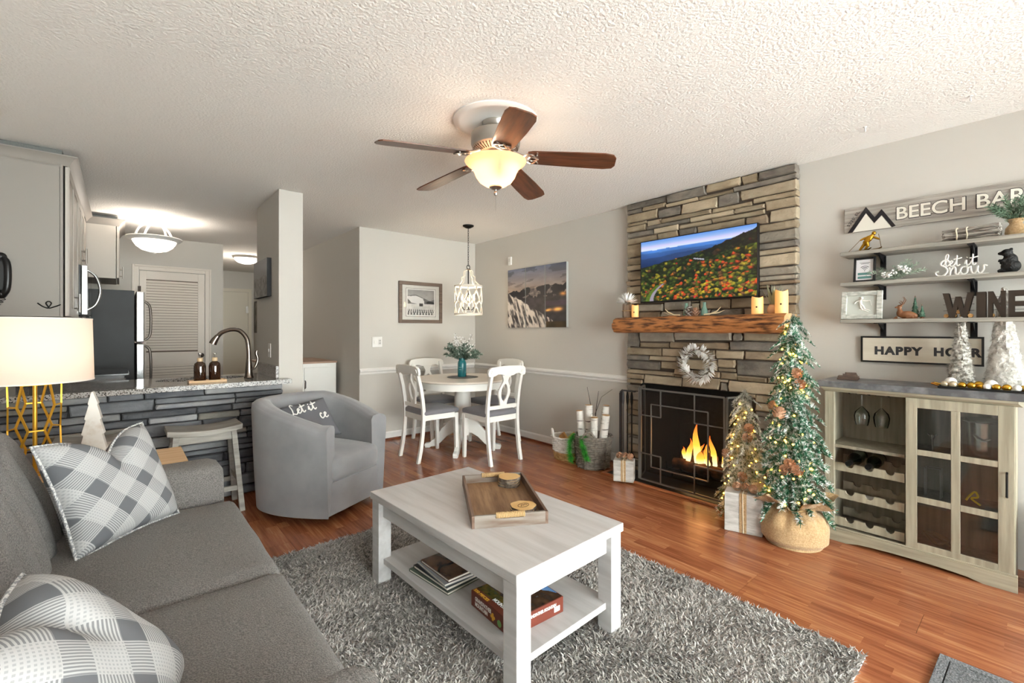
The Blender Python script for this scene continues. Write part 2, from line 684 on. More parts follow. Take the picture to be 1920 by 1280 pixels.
# ------------------------------------------------------------------ stone fireplace
CHIMNEY_STONES = "211,252,238,244,D;176,211,236,244,D;149,176,237,244,B;137,149,237,244,B;111,137,237,244,D;111,155,233,237,D;111,150,225,233,T;155,183,233,236,B;150,167,224,233,D;183,212,233,236,B;167,198,224,233,T;235,252,234,238,D;212,235,234,238,B;220,252,226,234,B;198,220,225,233,D;111,141,221,225,B;141,172,220,224,B;132,154,216,220,T;111,132,214,221,B;172,216,220,224,B;154,190,216,220,T;132,172,212,216,B;130,146,205,212,O;111,130,205,214,T;231,252,223,226,B;231,252,217,223,B;216,231,220,225,T;190,231,217,220,D;172,200,212,216,T;146,184,205,212,B;224,252,212,217,D;200,224,212,217,T;184,200,206,212,D;220,252,206,212,B;200,220,204,212,B;111,139,199,205,B;111,139,191,199,G;111,139,186,191,D;111,139,182,186,T;111,139,173,182,T;111,139,167,173,G;111,139,163,167,G;111,139,160,163,O;111,129,152,160,G;111,137,146,152,B;111,137,138,146,B;234,252,194,206,B;234,252,187,194,B;234,252,182,187,T;234,252,173,182,B;234,252,168,173,O;234,252,160,168,B;234,252,151,160,B;214,239,144,151,G;189,214,144,154,G;157,182,144,154,O;137,157,144,156,B;217,239,136,144,O;173,217,137,144,G;148,173,137,144,D;238,252,112,126,D;204,238,117,127,G;156,204,119,127,G;148,156,119,126,G;113,148,119,128,B;209,238,112,117,B;158,209,112,118,O;113,158,112,119,D;216,252,105,112,B;196,216,105,112,T;169,196,104,112,B;147,169,105,112,T;113,147,105,112,O;228,252,100,105,D;201,228,101,105,T;217,252,92,100,D;200,217,94,101,B;167,200,95,104,T;153,167,98,105,B;113,153,93,105,D;204,252,88,92,B;165,204,90,95,O;153,167,95,98,B;234,252,83,88,B;235,252,79,83,B;197,234,80,88,T;165,197,80,90,T;152,165,89,95,B;131,152,89,93,B;113,131,89,93,B;235,252,72,78,D;113,159,80,89,T;113,139,74,80,B;126,139,68,74,B;113,126,68,74,T;113,139,64,68,D;113,139,55,64,D;237,252,64,72,G;237,252,55,64,B;237,252,50,55,B;237,252,42,50,G;237,252,32,42,B;111,132,0,6,B;132,145,0,7,O;237,252,0,4,B;237,251,4,11,G;111,132,6,14,G;132,145,7,13,B;237,251,11,16,B;132,145,13,19,B;111,130,14,20,T;237,251,16,24,T;132,145,19,24,B;111,132,20,27,T;132,145,24,32,T;237,251,24,30,G;111,132,27,35,B;237,251,30,32,G;132,145,32,37,B;111,132,35,41,B;132,145,37,41,O;111,145,41,47,G;111,142,47,54,D;142,145,47,52,D;142,145,52,56,O;139,142,55,63,T;142,145,56,64,B;139,142,63,67,D;142,145,64,70,G;139,142,67,73,B;142,145,70,77,B;139,142,73,77,T;139,145,77,80,T;159,165,80,87,G;159,165,87,89,T;197,204,88,90,O;204,217,92,94,B;148,156,126,130,B;238,252,126,134,T;156,194,127,134,D;194,214,127,134,B;214,235,127,134,O;235,238,127,131,B;111,138,128,135,B;138,148,128,135,B;148,156,130,135,B;235,238,131,136,T;156,177,134,137,B;177,215,134,137,O;215,235,134,136,T;238,252,134,136,G;111,128,135,138,O;128,156,135,137,O;239,252,136,141,G;137,147,138,144,O;239,252,141,146,D;182,189,144,150,T;239,252,146,151,B;182,189,150,155,B;214,234,151,159,B;129,137,152,158,D;157,172,154,159,D;172,182,154,161,G;189,214,154,161,O;182,189,155,159,B;137,156,156,160,G;129,137,158,160,B;157,172,159,163,B;182,189,159,167,T;214,234,159,167,O;139,157,160,167,B;172,182,161,165,D;189,214,161,165,O;157,172,163,169,G;172,182,165,170,B;189,214,165,169,G;139,153,167,173,T;153,157,167,171,B;182,189,167,174,O;214,234,167,173,O;157,172,169,176,O;189,206,169,173,B;206,214,169,175,G;172,182,170,177,D;153,157,171,178,B;139,153,173,178,D;189,206,173,180,O;214,231,173,181,B;231,234,173,178,B;182,189,174,179,T;206,214,175,181,T;157,172,176,180,D;172,182,177,181,D;139,157,178,182,G;231,234,178,185,D;182,189,179,186,G;157,172,180,188,B;189,206,180,186,T;172,182,181,186,D;206,220,181,185,G;220,231,181,189,O;139,157,182,190,T;206,220,185,192,G;231,234,185,192,O;172,190,186,192,G;190,206,186,192,B;157,172,188,192,G;220,231,189,197,B;139,157,190,196,B;157,189,192,198,D;189,220,192,196,B;231,234,192,197,T;139,157,196,202,T;189,208,196,202,B;208,220,196,200,G;220,234,197,201,T;157,189,198,202,B;208,220,200,204,O;220,234,201,206,B;139,177,202,205,B;177,208,202,204,D"
PENINSULA_STONES = "-60,-13,0,7,k;-13,37,0,7,d;37,67,0,7,g;67,101,0,7,k;-60,-31,7,11,e;-60,-31,11,16,g;-31,-8,7,16,g;-8,12,7,16,k;12,58,7,16,d;58,86,7,16,d;86,101,7,11,g;86,101,11,16,g;-60,-41,16,24,e;-41,5,16,24,g;5,56,16,20,e;5,56,20,24,k;56,74,16,24,k;74,101,16,24,d;-60,-26,24,28,e;-26,6,24,28,d;6,42,24,28,d;42,64,24,28,d;64,88,24,28,k;88,101,24,28,e;-60,-38,28,35,d;-38,-20,28,35,g;-20,11,28,35,d;11,59,28,35,k;59,101,28,35,k;-60,-30,35,39,g;-30,5,35,39,e;5,28,35,39,e;28,67,35,39,d;67,101,35,39,d;-60,-27,39,44,g;-27,-3,39,44,d;-3,18,39,44,k;18,67,39,44,g;67,101,39,44,k;-60,-30,44,52,g;-30,14,44,52,d;14,57,44,52,g;57,75,44,48,d;57,75,48,52,e;75,101,44,48,k;75,101,48,52,d;-60,-36,52,56,g;-60,-36,56,61,g;-36,10,52,56,d;-36,10,56,61,e;10,46,52,61,d;46,69,52,56,g;46,69,56,61,d;69,101,52,61,k;-60,-12,61,66,d;-12,14,61,66,k;14,43,61,66,g;43,70,61,66,e;70,101,61,66,d;-60,-30,66,71,g;-30,0,66,71,g;0,42,66,71,k;42,65,66,71,k;65,86,66,71,d;86,101,66,71,d;-60,-26,71,75,k;-60,-26,75,79,e;-26,18,71,79,d;18,67,71,75,g;18,67,75,79,d;67,101,71,75,d;67,101,75,79,d;-60,-38,79,84,e;-38,-7,79,84,g;-7,12,79,84,d;12,47,79,84,k;47,101,79,84,g"
STONE = {}
for k, a, b_ in (('D', '#6a645d', '#8b8378'), ('G', '#8a8378', '#a39a8b'), ('B', '#8f806a', '#a99a82'), ('T', '#a89a83', '#bdae96'), ('O', '#8a7a67', '#a8947a'),
                 ('d', '#65676b', '#7f8184'), ('g', '#86878b', '#a09f9d'), ('e', '#7c7a74', '#948f86'), ('k', '#515358', '#6d6e71')):
    STONE[k] = pm('ledge_stone_' + {'D': 'charcoal', 'G': 'grey', 'B': 'brown', 'T': 'tan', 'O': 'umber', 'd': 'slate', 'g': 'mist', 'e': 'olive_grey', 'k': 'ink'}[k], a, .85,
                  var=(7, b_, (1, 1.2, 2.5), .35, .7, 6), bump=(26, 1.0, (1, 1, 1), 6), rnd=.18, spec=.25)


def stone(name, mat, parent, u0, u1, z0, z1, place, depth, rng):
    """one ledge stone: irregular outline, chamfered face.  place(u, z, d) -> world point, d outwards"""
    g = .0018
    u0 += g; u1 -= g; z0 += g; z1 -= g
    w, h = u1 - u0, z1 - z0
    j = min(.006, .10 * h)
    c = min(.007, .1 * h)
    n = max(2, min(5, int(w / .09)))
    pts = []
    for i in range(n + 1):
        t = i / n
        pts.append((u0 + c + (w - 2 * c) * t + rng.uniform(-j, j), z0 + rng.uniform(0, j)))
    pts.append((u1 - rng.uniform(0, j), z0 + h * .5 + rng.uniform(-j, j)))
    for i in range(n + 1):
        t = 1 - i / n
        pts.append((u0 + c + (w - 2 * c) * t + rng.uniform(-j, j), z1 - rng.uniform(0, j)))
    pts.append((u0 + rng.uniform(0, j), z0 + h * .5 + rng.uniform(-j, j)))
    cu, cz = (u0 + u1) / 2, (z0 + z1) / 2
    k = len(pts)
    tilt = rng.uniform(-.006, .006)
    rings = []
    for ins, d in ((0, -.04), (0, depth - .008), (.007, depth)):
        ring = []
        for (u, z) in pts:
            su = max(0, 1 - ins / (w / 2))
            sz = max(.3, 1 - min(ins, h * .25) / (h / 2))
            dd = d + (tilt * (z - cz) / h * 2 + rng.uniform(-.003, .003) if d > 0 else 0)
            ring.append(place(cu + (u - cu) * su, cz + (z - cz) * sz, dd))
        rings.append(ring)
    mb = MB()
    vs = rings[0] + rings[1] + rings[2]
    fs = []
    for r_ in range(2):
        for i in range(k):
            l_ = (i + 1) % k
            fs.append((r_ * k + i, r_ * k + l_, (r_ + 1) * k + l_, (r_ + 1) * k + i))
    fs.append(tuple(range(2 * k, 3 * k)))
    mb.add(vs, fs)
    return mb.build(name, mat, parent, smooth=True, angle=30)


fp = thing('stone_fireplace', 'floor-to-ceiling ledge stone fireplace chimney on the right-hand wall', 'fireplace', (0, 0, 0))
MORTAR = pm('dark_mortar', '#4a4037', .95)
bk = MB().box(3.575, WX - .001, 1.14, OY0, 0, HC - .002).box(3.575, WX - .001, OY1, 2.49, 0, HC - .002).box(3.575, WX - .001, OY0, OY1, OZ, HC - .002)
bk.build('mortar_bed', MORTAR, fp, smooth=False)
rng = random.Random(7)
for s in CHIMNEY_STONES.split(';'):
    a, b_, c_, d_, k = s.split(',')
    a, b_, c_, d_ = (int(q) / 100 for q in (a, b_, c_, d_))
    if (b_ - a) < .045 or (d_ - c_) < .02: continue
    stone('stone', STONE[k], fp, a, b_, c_, min(d_, HC - .003), lambda u, z, d: (3.575 - d, u, z), rng.uniform(.012, .032), rng)
SOOT = pm('sooty_firebrick', '#121110', .9, var=(9, '#1f1d1b', (1, 1, 1)), bump=(40, .4))
fb = MB()
for p in ([(3.575, OY0, 0), (4.02, OY0 + .12, 0), (4.02, OY1 - .12, 0), (3.575, OY1, 0)],):
    b0 = p
    b1 = [(x_, y_, OZ) for x_, y_, _ in p]
    fb.add(b0 + b1, [(0, 1, 2, 3), (4, 7, 6, 5), (0, 4, 5, 1), (1, 5, 6, 2), (2, 6, 7, 3)])
fb.build('firebox', SOOT, fp, smooth=False, fix=False)
MB().box(3.56, 3.585, OY0, OY1, OZ - .07, OZ).build('lintel', BLACKM, fp, smooth=False)
HEARTH = pm('black_slate_hearth', '#17181a', .35, var=(6, '#2a2b2d', (1, 1, 1)), bump=(30, .15))
MB().box(3.27, 3.57, 1.16, 2.53, .0005, .012).build('hearth_slab', HEARTH, fp, smooth=False)
MB().box(3.235, 3.27, 1.14, 2.565, .0005, .016).box(3.27, 3.62, 2.53, 2.565, .0005, .016).build('hearth_trim', woodmat('orange_hearth_trim', '#a35f3a', '#c07d52', 'y', 5, .3), fp, smooth=False, bevel=.004)

# ------------------------------------------------------------------ mantel, television, fire
LOGW = woodmat('rustic_log_wood', '#4a2712', '#b87a45', 'y', 15, .65, bump=1.0, lo=.38, hi=.56, stretch=6)
ENDW = pm('pale_end_grain', '#c9a678', .7, var=(30, '#b08a5c', (1, 1, 1)), bump=(60, .2))
mt = thing('mantel_beam', 'thick live-edge log mantel beam under the television', 'mantel', (3.30, 1.80, 1.255))
prof = [(.245, .13), (.12, .133), (.05, .128), (.02, .11), (.004, .085), (0, .055), (.006, .028), (.022, .006), (.06, -.002), (.15, 0), (.245, 0)]


def mantel_pt(u, v):
    i = v * (len(prof) - 1)
    k = min(int(i), len(prof) - 2)
    t = i - k
    px_ = prof[k][0] * (1 - t) + prof[k + 1][0] * t
    pz = prof[k][1] * (1 - t) + prof[k + 1][1] * t
    y = -.69 + 1.38 * u
    n = mnoise.noise(Vector((px_ * 9, y * 3.2, pz * 14))) * .016 + mnoise.noise(Vector((px_ * 30, y * 7, pz * 60))) * .009
    s = 0 if v in (0, 1) else 1
    if px_ > .09: s *= .25
    return (px_ - n * s, y, pz + n * .5 * s)


MB().grid(mantel_pt, 110, 40).build('beam', LOGW, mt)
for e_ in (0, 1):
    MB().add([mantel_pt(e_, j / 40) for j in range(41)], [tuple(range(41))]).build('end_grain', ENDW, mt, smooth=False)

TVY0, TVY1, TVZ0, TVZ1 = 1.345, 2.330, 1.512, 2.055
tv = thing('television', 'wall-mounted flat television showing autumn mountain forest', 'television', (3.50, (TVY0 + TVY1) / 2, (TVZ0 + TVZ1) / 2))
hw, hh = (TVY1 - TVY0) / 2, (TVZ1 - TVZ0) / 2
MB().box(-.004, .028, -hw, hw, -hh, hh).build('casing', pm('tv_black_plastic', '#0b0b0c', .3), tv, smooth=False, bevel=.003)
MB().box(.028, .05, -.2, .2, -.15, .15).build('wall_bracket', BLACKM, tv, smooth=False)


def tv_image(U, V):
    rs = np.random.RandomState(5)
    N = 1100
    px_ = rs.rand(N)
    py_ = rs.rand(N) ** 1.25
    pal = np.array([[.10, .16, .06], [.18, .26, .08], [.30, .36, .10], [.55, .52, .14], [.72, .42, .14], [.78, .28, .12], [.45, .30, .16], [.08, .11, .06], [.66, .58, .16], [.70, .12, .16]])
    wts = []
    for x_, y_ in zip(px_, py_):
        r_ = .57 + .26 * x_
        q = np.clip((r_ - y_) / .5, 0, 1)
        warm = np.clip(q * (0.25 + .75 * x_) * (.35 + 1.5 * vnoise(np.array([x_]), np.array([y_]), 5, 77, 2)[0]), 0, 1)
        p = np.array([.34, .26, .12, .03, .02, .01, .04, .18, .01, .004]) * (1 - warm) + np.array([.08, .12, .17, .13, .15, .11, .09, .08, .09, .03]) * warm
        wts.append(rs.choice(10, p=p / p.sum()))
    wts = np.array(wts)
    idx = np.zeros(U.shape, int)
    best = np.full(U.shape, 9.0)
    scl = 1 + 1.1 * py_
    for i in range(N):
        d = ((U - px_[i]) * 1.8 * scl[i]) ** 2 + ((V - py_[i]) * 1.35 * scl[i]) ** 2
        m_ = d < best
        best[m_] = d[m_]
        idx[m_] = i
    shade = 1.1 - .62 * np.clip(np.sqrt(best) / .065, 0, 1) + .5 * (vnoise(U, V, 60, 3, 2) - .5)
    off = (V - py_[idx]) * 14
    img = pal[wts[idx]] * np.clip(shade + off, .25, 1.6)[..., None]
    # sky and blue ridges
    sky = lerp3((.80, .86, .95), (.36, .56, .86), np.clip((V - .86) / .14, 0, 1))
    sky = sky * (1 - np.clip((.93 - V) / .08, 0, 1) * U * .0)[..., None]
    sky[..., 0] += .10 * np.exp(-((V - .9) / .03) ** 2)
    m1 = .845 + .02 * (vnoise(U, U * 0, 6, 2) - .5) + .012 * U
    m2 = .79 + .04 * (vnoise(U, U * 0 + 3, 5, 8) - .5) + .02 * U
    m3 = .72 + .05 * (vnoise(U, U * 0 + 5, 5, 9) - .5) + .06 * U
    blue = lerp3((.07, .22, .50), (.30, .52, .82), np.clip((V - .55) / .32, 0, 1))
    blue = blue * (.85 + .3 * vnoise(U, V, 9, 4))[..., None]
    blue = np.where((V < m2)[..., None], blue * .82, blue)
    blue = np.where((V < m3)[..., None], blue * .8, blue)
    ridge = .565 + .27 * U + .02 * (vnoise(U, U * 0, 22, 12) - .5)
    ridge = np.maximum(ridge, np.where(U > .58, .72 + .55 * (U - .58) + .03 * (vnoise(U, U * 0, 40, 6) - .5), 0))
    out = np.where((V > m1)[..., None], sky, blue)
    out = np.where((V < ridge)[..., None], img, out)
    dark = (V < ridge) & (U > .6) & (V > .62 + .32 * (U - .6))
    out = np.where(dark[..., None], img * .42 + np.array([.02, .03, .04]), out)
    # the road
    for (a, b_, wd) in ((lambda v: .10 + .03 * v + 1.55 * v ** 2, (.0, .27), .022),):
        on = (np.abs(U - a(V)) < wd * (1.25 - V * 3)) & (V < b_[1])
        out = np.where(on[..., None], np.array([.58, .55, .60]), out)
        gr = (U < a(V) - .012) & (U > a(V) - .05) & (V < .26)
        out = np.where(gr[..., None], np.array([.34, .44, .14]) * (.7 + .5 * vnoise(U, V, 50, 7))[..., None], out)
    on = (U > .5) & (U < .595) & (np.abs(V - (.625 - .35 * (U - .5))) < .009)
    out = np.where(on[..., None], np.array([.68, .68, .72]), out)
    return out


picture('screen', M_ON_XWALL, (-.0045, 0, .004), 2 * hw - .016, 2 * hh - .022, 230, 126, tv_image, printmat('tv_screen_light', .25, .85), tv)

# fire in the firebox
BARK = pm('charred_log_bark', '#3a2a20', .9, var=(16, '#8a5a3a', (1, 1, 1)), bump=(30, .8), rnd=.1)
for i, (p0, p1, r_, lab) in enumerate((((3.75, 1.64, .135), (3.82, 2.10, .14), .05, 'charred log lying lowest in the firebox, across the back'),
                                    ((3.63, 2.08, .13), (3.645, 1.66, .13), .045, 'charred log lying at the front of the fire'),
                                    ((3.655, 1.74, .222), (3.77, 2.02, .226), .042, 'charred log resting on top of the two others in flames'))):
    a, b_ = Vector(p0), Vector(p1)
    pts = [a + (b_ - a) * t / 6 + Vector((0, 0, .006 * math.sin(t * 2))) for t in range(7)]
    o = MB().tube(pts, [r_ * (1 + .08 * math.sin(t * 3)) for t in range(7)], 10).build('fire_log', BARK)
    tag(o, lab, 'log', 'logs in the fire')
gt = thing('fire_grate', 'black iron grate under the burning logs', 'grate', (3.70, 1.88, .012))
for yy in (-.26, -.13, 0, .13, .26):
    MB().tube([(-.1, yy, .13), (-.085, yy, .065), (.08, yy, .065), (.10, yy, .11)], .008, 6).build('grate_bar', BLACKM, gt)
for xx in (-.06, .06):
    MB().bar((xx, -.28, .055), (xx, .28, .055), .014).build('grate_rail', BLACKM, gt)
for xx in (-.06, .06):
    for yy in (-.22, .22): MB().bar((xx, yy, 0), (xx, yy, .05), .016).build('leg', BLACKM, gt)


def flame_mat():
    m = bpy.data.materials.new('flame_glow')
    m.use_nodes = True
    n, l = m.node_tree.nodes, m.node_tree.links
    n.remove(n['Principled BSDF'])
    tc = n.new('ShaderNodeTexCoord')
    sp = n.new('ShaderNodeSeparateXYZ')
    l.new(tc.outputs['Generated'], sp.inputs[0])
    cr = n.new('ShaderNodeValToRGB')
    cr.color_ramp.elements[0].color = C('#fff1b0')
    cr.color_ramp.elements[1].color = C('#e0481a')
    k = cr.color_ramp.elements.new(.45)
    k.color = C('#ffb43c')
    l.new(sp.outputs[2], cr.inputs[0])
    e = n.new('ShaderNodeEmission')
    e.inputs[1].default_value = 3.2
    l.new(cr.outputs[0], e.inputs[0])
    l.new(e.outputs[0], n['Material Output'].inputs[0])
    return m


FLAME = flame_mat()
fl = thing('fire', 'bright orange and yellow flames licking up from the logs', 'fire', (3.66, 1.86, .17))
rng = random.Random(2)
for (dy, h_, w_, lean) in ((.16, .10, .03, .03), (.10, .20, .04, -.03), (.05, .16, .035, -.05), (.02, .33, .05, .02), (-.03, .19, .04, -.04), (-.08, .14, .035, .03), (-.12, .24, .04, .03), (-.17, .12, .03, -.02), (-.21, .19, .022, .01), (.0, .12, .06, .0)):
    pts, rs = [], []
    ph = rng.uniform(0, 6)
    dx = rng.uniform(-.03, .05)
    for t in range(11):
        q = t / 10
        pts.append((dx + .012 * math.sin(q * 5 + ph), dy + lean * q + .022 * math.sin(q * 6 + ph) * q, h_ * q))
        rs.append(max(.0012, w_ * (.45 + 1.5 * q) * (1 - q) ** 1.15))
    MB().tube(pts, rs, 8).build('flame', FLAME, fl)
fire_l = point_light('fire_light', (3.62, 1.86, .38), 2.2, (1, .45, .15), .08)

# fire screen
sc = thing('fire_screen', 'three-panel black mesh fireplace screen with pewter lattice bars', 'screen', (0, 0, .012))
PEWTER = pm('pewter_bars', '#8d8c88', .4, .8)
MESHM = mixmat('fine_black_mesh', 'mesh', '#141414', .56, .6)
SH = .775


def screen_panel(a, b_, lines, nm):
    a, b_ = Vector((a[0], a[1], 0)), Vector((b_[0], b_[1], 0))
    P_ = lambda u, v: a + (b_ - a) * u + Vector((0, 0, .02 + (SH - .02) * v))
    f = MB()
    loop = [P_(0, 0), P_(1, 0), P_(1, 1), P_(0, 1)]
    for i in range(4): f.bar(loop[i], loop[(i + 1) % 4], .013, .013)
    f.build(nm + '_frame', PEWTER, sc, smooth=False)
    nrm = Vector((-(b_ - a).y, (b_ - a).x, 0)).normalized()
    if nrm.x > 0: nrm = -nrm
    for (u0, v0, u1, v1) in lines:
        MB().bar(P_(u0, v0) + nrm * .006, P_(u1, v1) + nrm * .006, .009, .009).build('lattice_bar', PEWTER, sc, smooth=False)
    MB().add([P_(.0, .0), P_(1, 0), P_(1, 1), P_(0, 1)], [(0, 1, 2, 3)]).build('wire_mesh', MESHM, sc, smooth=False, fix=False)


a_, b2, c2, d2_ = .145, .27, .68, .83
e2, f2, g2, h2 = .84, .71, .29, .16
LN = [(a_, h2, a_, e2), (d2_, h2, d2_, e2), (b2, f2, b2, 1), (b2, 0, b2, g2), (c2, f2, c2, 1), (c2, 0, c2, g2), (a_, e2, d2_, e2), (a_, h2, d2_, h2),
      (0, f2, b2, f2), (c2, f2, 1, f2), (0, g2, b2, g2), (c2, g2, 1, g2)]
screen_panel((3.315, 2.205), (3.305, 1.50), LN, 'centre')
screen_panel((3.318, 2.222), (3.515, 2.30), [(0, f2, 1, f2), (0, g2, 1, g2)], 'side')
screen_panel((3.308, 1.483), (3.515, 1.405), [(0, f2, 1, f2), (0, g2, 1, g2)], 'side')

# fireplace tools
ts = thing('fireplace_tool_stand', 'pewter arched stand for fireplace tools beside the fire screen', 'stand', (3.42, 2.41, .012))
MB().obox((0, 0, .008), (.15, .15, .016)).build('base', pm('dark_pewter', '#55565a', .4, .7), ts, smooth=False, bevel=.004)
MB().bar((0, .075, .0), (0, .075, .70), .022, .012, (1, 0, 0)).build('post', pm('dark_pewter', '#55565a', .4, .7), ts, smooth=False)
MB().bar((0, .075, .70), (0, .05, .725), .022, .012, (1, 0, 0)).bar((0, .05, .725), (0, -.075, .725), .022, .012).build('hanging_arm', pm('dark_pewter', '#55565a', .4, .7), ts, smooth=False)
for nm, lab, dy in (('poker', 'long pewter fire poker hanging on the tool stand', .035), ('ash_shovel', 'black ash shovel hanging on the tool stand', -.01), ('hearth_brush', 'black-bristled hearth brush hanging on the tool stand', -.055)):
    t = thing(nm, lab, nm.split('_')[-1], (3.402, 2.41 + dy, .012))
    mm = pm('dark_pewter', '#55565a', .4, .7) if nm == 'poker' else BLACKM
    MB().tube([(0, 0, .14 if nm != 'poker' else .05), (0, 0, .70), (.0, 0, .72)], .006, 8).build('rod', mm, t)
    MB().lathe([(.006, .60), (.011, .63), (.012, .68), (.007, .715), (0, .72)], 10).build('grip', mm, t)
    if nm == 'ash_shovel':
        MB().prism([(-.004, -.022, .165), (-.004, .022, .165), (-.004, .032, .12), (-.004, .03, .05), (-.004, -.03, .05), (-.004, -.032, .12)], (.008, 0, 0)).build('blade', BLACKM, t, smooth=False)
    elif nm == 'hearth_brush':
        MB().lathe([(.012, .19), (.03, .16), (.036, .10), (.034, .05), (.0, .05)], 14, sx=.6).build('bristles', pm('black_bristle', '#0f0f0f', .95, bump=(200, .8, (1, 1, .1))), t)
    else:
        MB().tube([(0, 0, .06), (0, .02, .045), (0, .026, .065)], .005, 6).build('hook', mm, t)

# ------------------------------------------------------------------ baskets, logs, gifts
def wicker(name, mat, parent, r0, r1, z0, z1, rows, thick, square=0.0, phase=0):
    mb = MB()
    for i in range(rows):
        t = (i + .5) / rows
        r_ = r0 + (r1 - r0) * t
        z = z0 + (z1 - z0) * t
        pts = []
        n = 44
        for k in range(n):
            a = 2 * PI * k / n
            w_ = thick * .55 * (1 if (k + i + phase) % 4 < 2 else -1)
            q = r_ + w_
            if square: q *= 1 + square * (abs(math.sin(2 * a)) - .3)
            pts.append((q * math.cos(a), q * math.sin(a), z + .0015 * math.sin(5 * a + i)))
        mb.tube(pts, thick, 6, closed=True)
    o = mb.build(name, mat, parent)
    return o


wb = thing('white_wicker_basket', 'small white-painted wicker basket with natural base and looped handles', 'basket', (3.385, 3.10, 0))
WWICK = pm('white_wicker', '#e4e0da', .7, var=(40, '#b9b0a4', (1, 1, 1), .5, .75), bump=(60, .5))
NWICK = pm('natural_wicker', '#c19a68', .7, var=(40, '#9c7746', (1, 1, 1)), bump=(60, .5))
MB().lathe([(.118, 0), (.122, .004), (.122, .01), (0, .01)], 32).build('bottom', NWICK, wb)
wicker('lower_weave', NWICK, wb, .122, .134, .006, .075, 6, .0075)
wicker('upper_weave', WWICK, wb, .135, .148, .084, .215, 9, .0085)
wicker('rim', WWICK, wb, .15, .15, .215, .225, 1, .011)
MB().lathe([(.118, .01), (.128, .08), (.141, .215), (.136, .215), (.122, .08), (.112, .012)], 32, capb=False, capt=False).build('lining', WWICK, wb)
for a0 in (2.5, 2.5 + PI):
    pts = [(.152 * math.cos(a0 + d_ * .33), .152 * math.sin(a0 + d_ * .33), .21 + .085 * math.cos(d_ * PI / 2)) for d_ in (-1, -.75, -.5, -.2, .2, .5, .75, 1)]
    MB().tube(pts, .011, 8).build('handle', WWICK, wb)
SPLIT = woodmat('split_firewood', '#b9854c', '#d3a46a', 'x', 8, .8, rnd=.15)
BARKB = pm('brown_bark', '#5a4030', .9, bump=(50, .8), rnd=.1)
for i, (dx, dy, rz, ry, zz, lab) in enumerate(((-.03, .03, .9, -.5, .17, 'split firewood piece with pale face up in the white basket'), (.03, -.02, -.4, -.6, .18, 'split firewood piece leaning right in the white basket'),
                                           (-.02, -.05, 2.4, -.45, .15, 'split firewood piece at the front of the white basket'), (.05, .05, 1.6, -.8, .16, 'split firewood piece at the back of the white basket'))):
    t = thing('firewood', lab, 'log', (3.385 + dx * .8, 3.10 + dy * .8, zz), rz, 'firewood in the white basket')
    t.rotation_euler = (0, ry, rz)
    L_, q = .17, .04
    MB().prism([(-L_ / 2, -q, -q * .6), (-L_ / 2, q, -q * .6), (-L_ / 2, q * .2, q)], (L_, 0, 0)).build('split_face', SPLIT, t, smooth=False, bevel=.003)
    MB().box(-L_ / 2 + .002, L_ / 2 - .002, -q * .98, q * .98, -q * .72, -q * .58).build('bark', BARKB, t, smooth=False, bevel=.004)

gb = thing('grey_wicker_basket', 'taller grey wicker basket holding birch logs', 'basket', (3.36, 2.755, 0))
GWICK = pm('grey_wicker', '#8a8278', .75, var=(40, '#665f57', (1, 1, 1)), bump=(60, .5))
MB().lathe([(.135, 0), (.14, .006), (0, .008)], 32).build('bottom', GWICK, gb)
wicker('weave', GWICK, gb, .14, .165, .012, .285, 14, .0098, .05)
wicker('rim', GWICK, gb, .168, .168, .285, .295, 1, .012, .05)
MB().lathe([(.128, .01), (.155, .285), (.15, .285), (.122, .012)], 32, capb=False, capt=False).build('lining', GWICK, gb)
for k in range(10):
    a = 2 * PI * k / 10 + .2
    MB().tube([(.148 * math.cos(a), .148 * math.sin(a), .004), (.174 * math.cos(a), .174 * math.sin(a), .288)], .007, 6).build('stake', GWICK, gb)
MB().tube([(.168 * math.cos(3.6 + d_ * .4), .168 * math.sin(3.6 + d_ * .4), .285 + .07 * math.cos(d_ * PI / 2)) for d_ in (-1, -.7, -.35, 0, .35, .7, 1)], .01, 8).build('handle', GWICK, gb)
BIRCH = pm('birch_bark', '#dcd8d0', .8, var=(14, '#6b625a', (.6, .6, 5), .56, .68), bump=(30, .4, (.5, .5, 4)), rnd=.06)
for i, (dx, dy, h_, r_, lx, ly, lab) in enumerate(((-.06, .10, .50, .034, -.02, .04, 'leftmost white birch log standing in the grey basket'), (-.03, .025, .56, .036, -.005, .01, 'tallest thick white birch log in the grey basket'),
                                              (-.07, -.05, .47, .034, -.045, -.06, 'birch log leaning out over the front of the grey basket'), (.07, -.06, .56, .032, .03, -.05, 'greyish birch log at the back of the grey basket'),
                                              (.0, -.12, .49, .037, -.01, -.075, 'rightmost thick birch log in the grey basket'))):
    t = thing('birch_log', lab, 'log', (3.36 + dx * .7, 2.755 + dy * .7, .014), 0, 'birch logs in the grey basket')
    pts = [(lx * q, ly * q, h_ * q) for q in (0, .25, .5, .75, 1)]
    MB().tube(pts, [r_ * f for f in (1, 1.03, .97, 1.02, 1)], 12, cap=False).build('bark', BIRCH, t)
    MB().lathe([(0, 0), (r_ * .98, 0), (r_ * .98, .004), (0, .004)], 12, c=(lx, ly, h_ - .003)).build('cut_end', ENDW, t)
TWIG = pm('dark_twig', '#2c211b', .8)
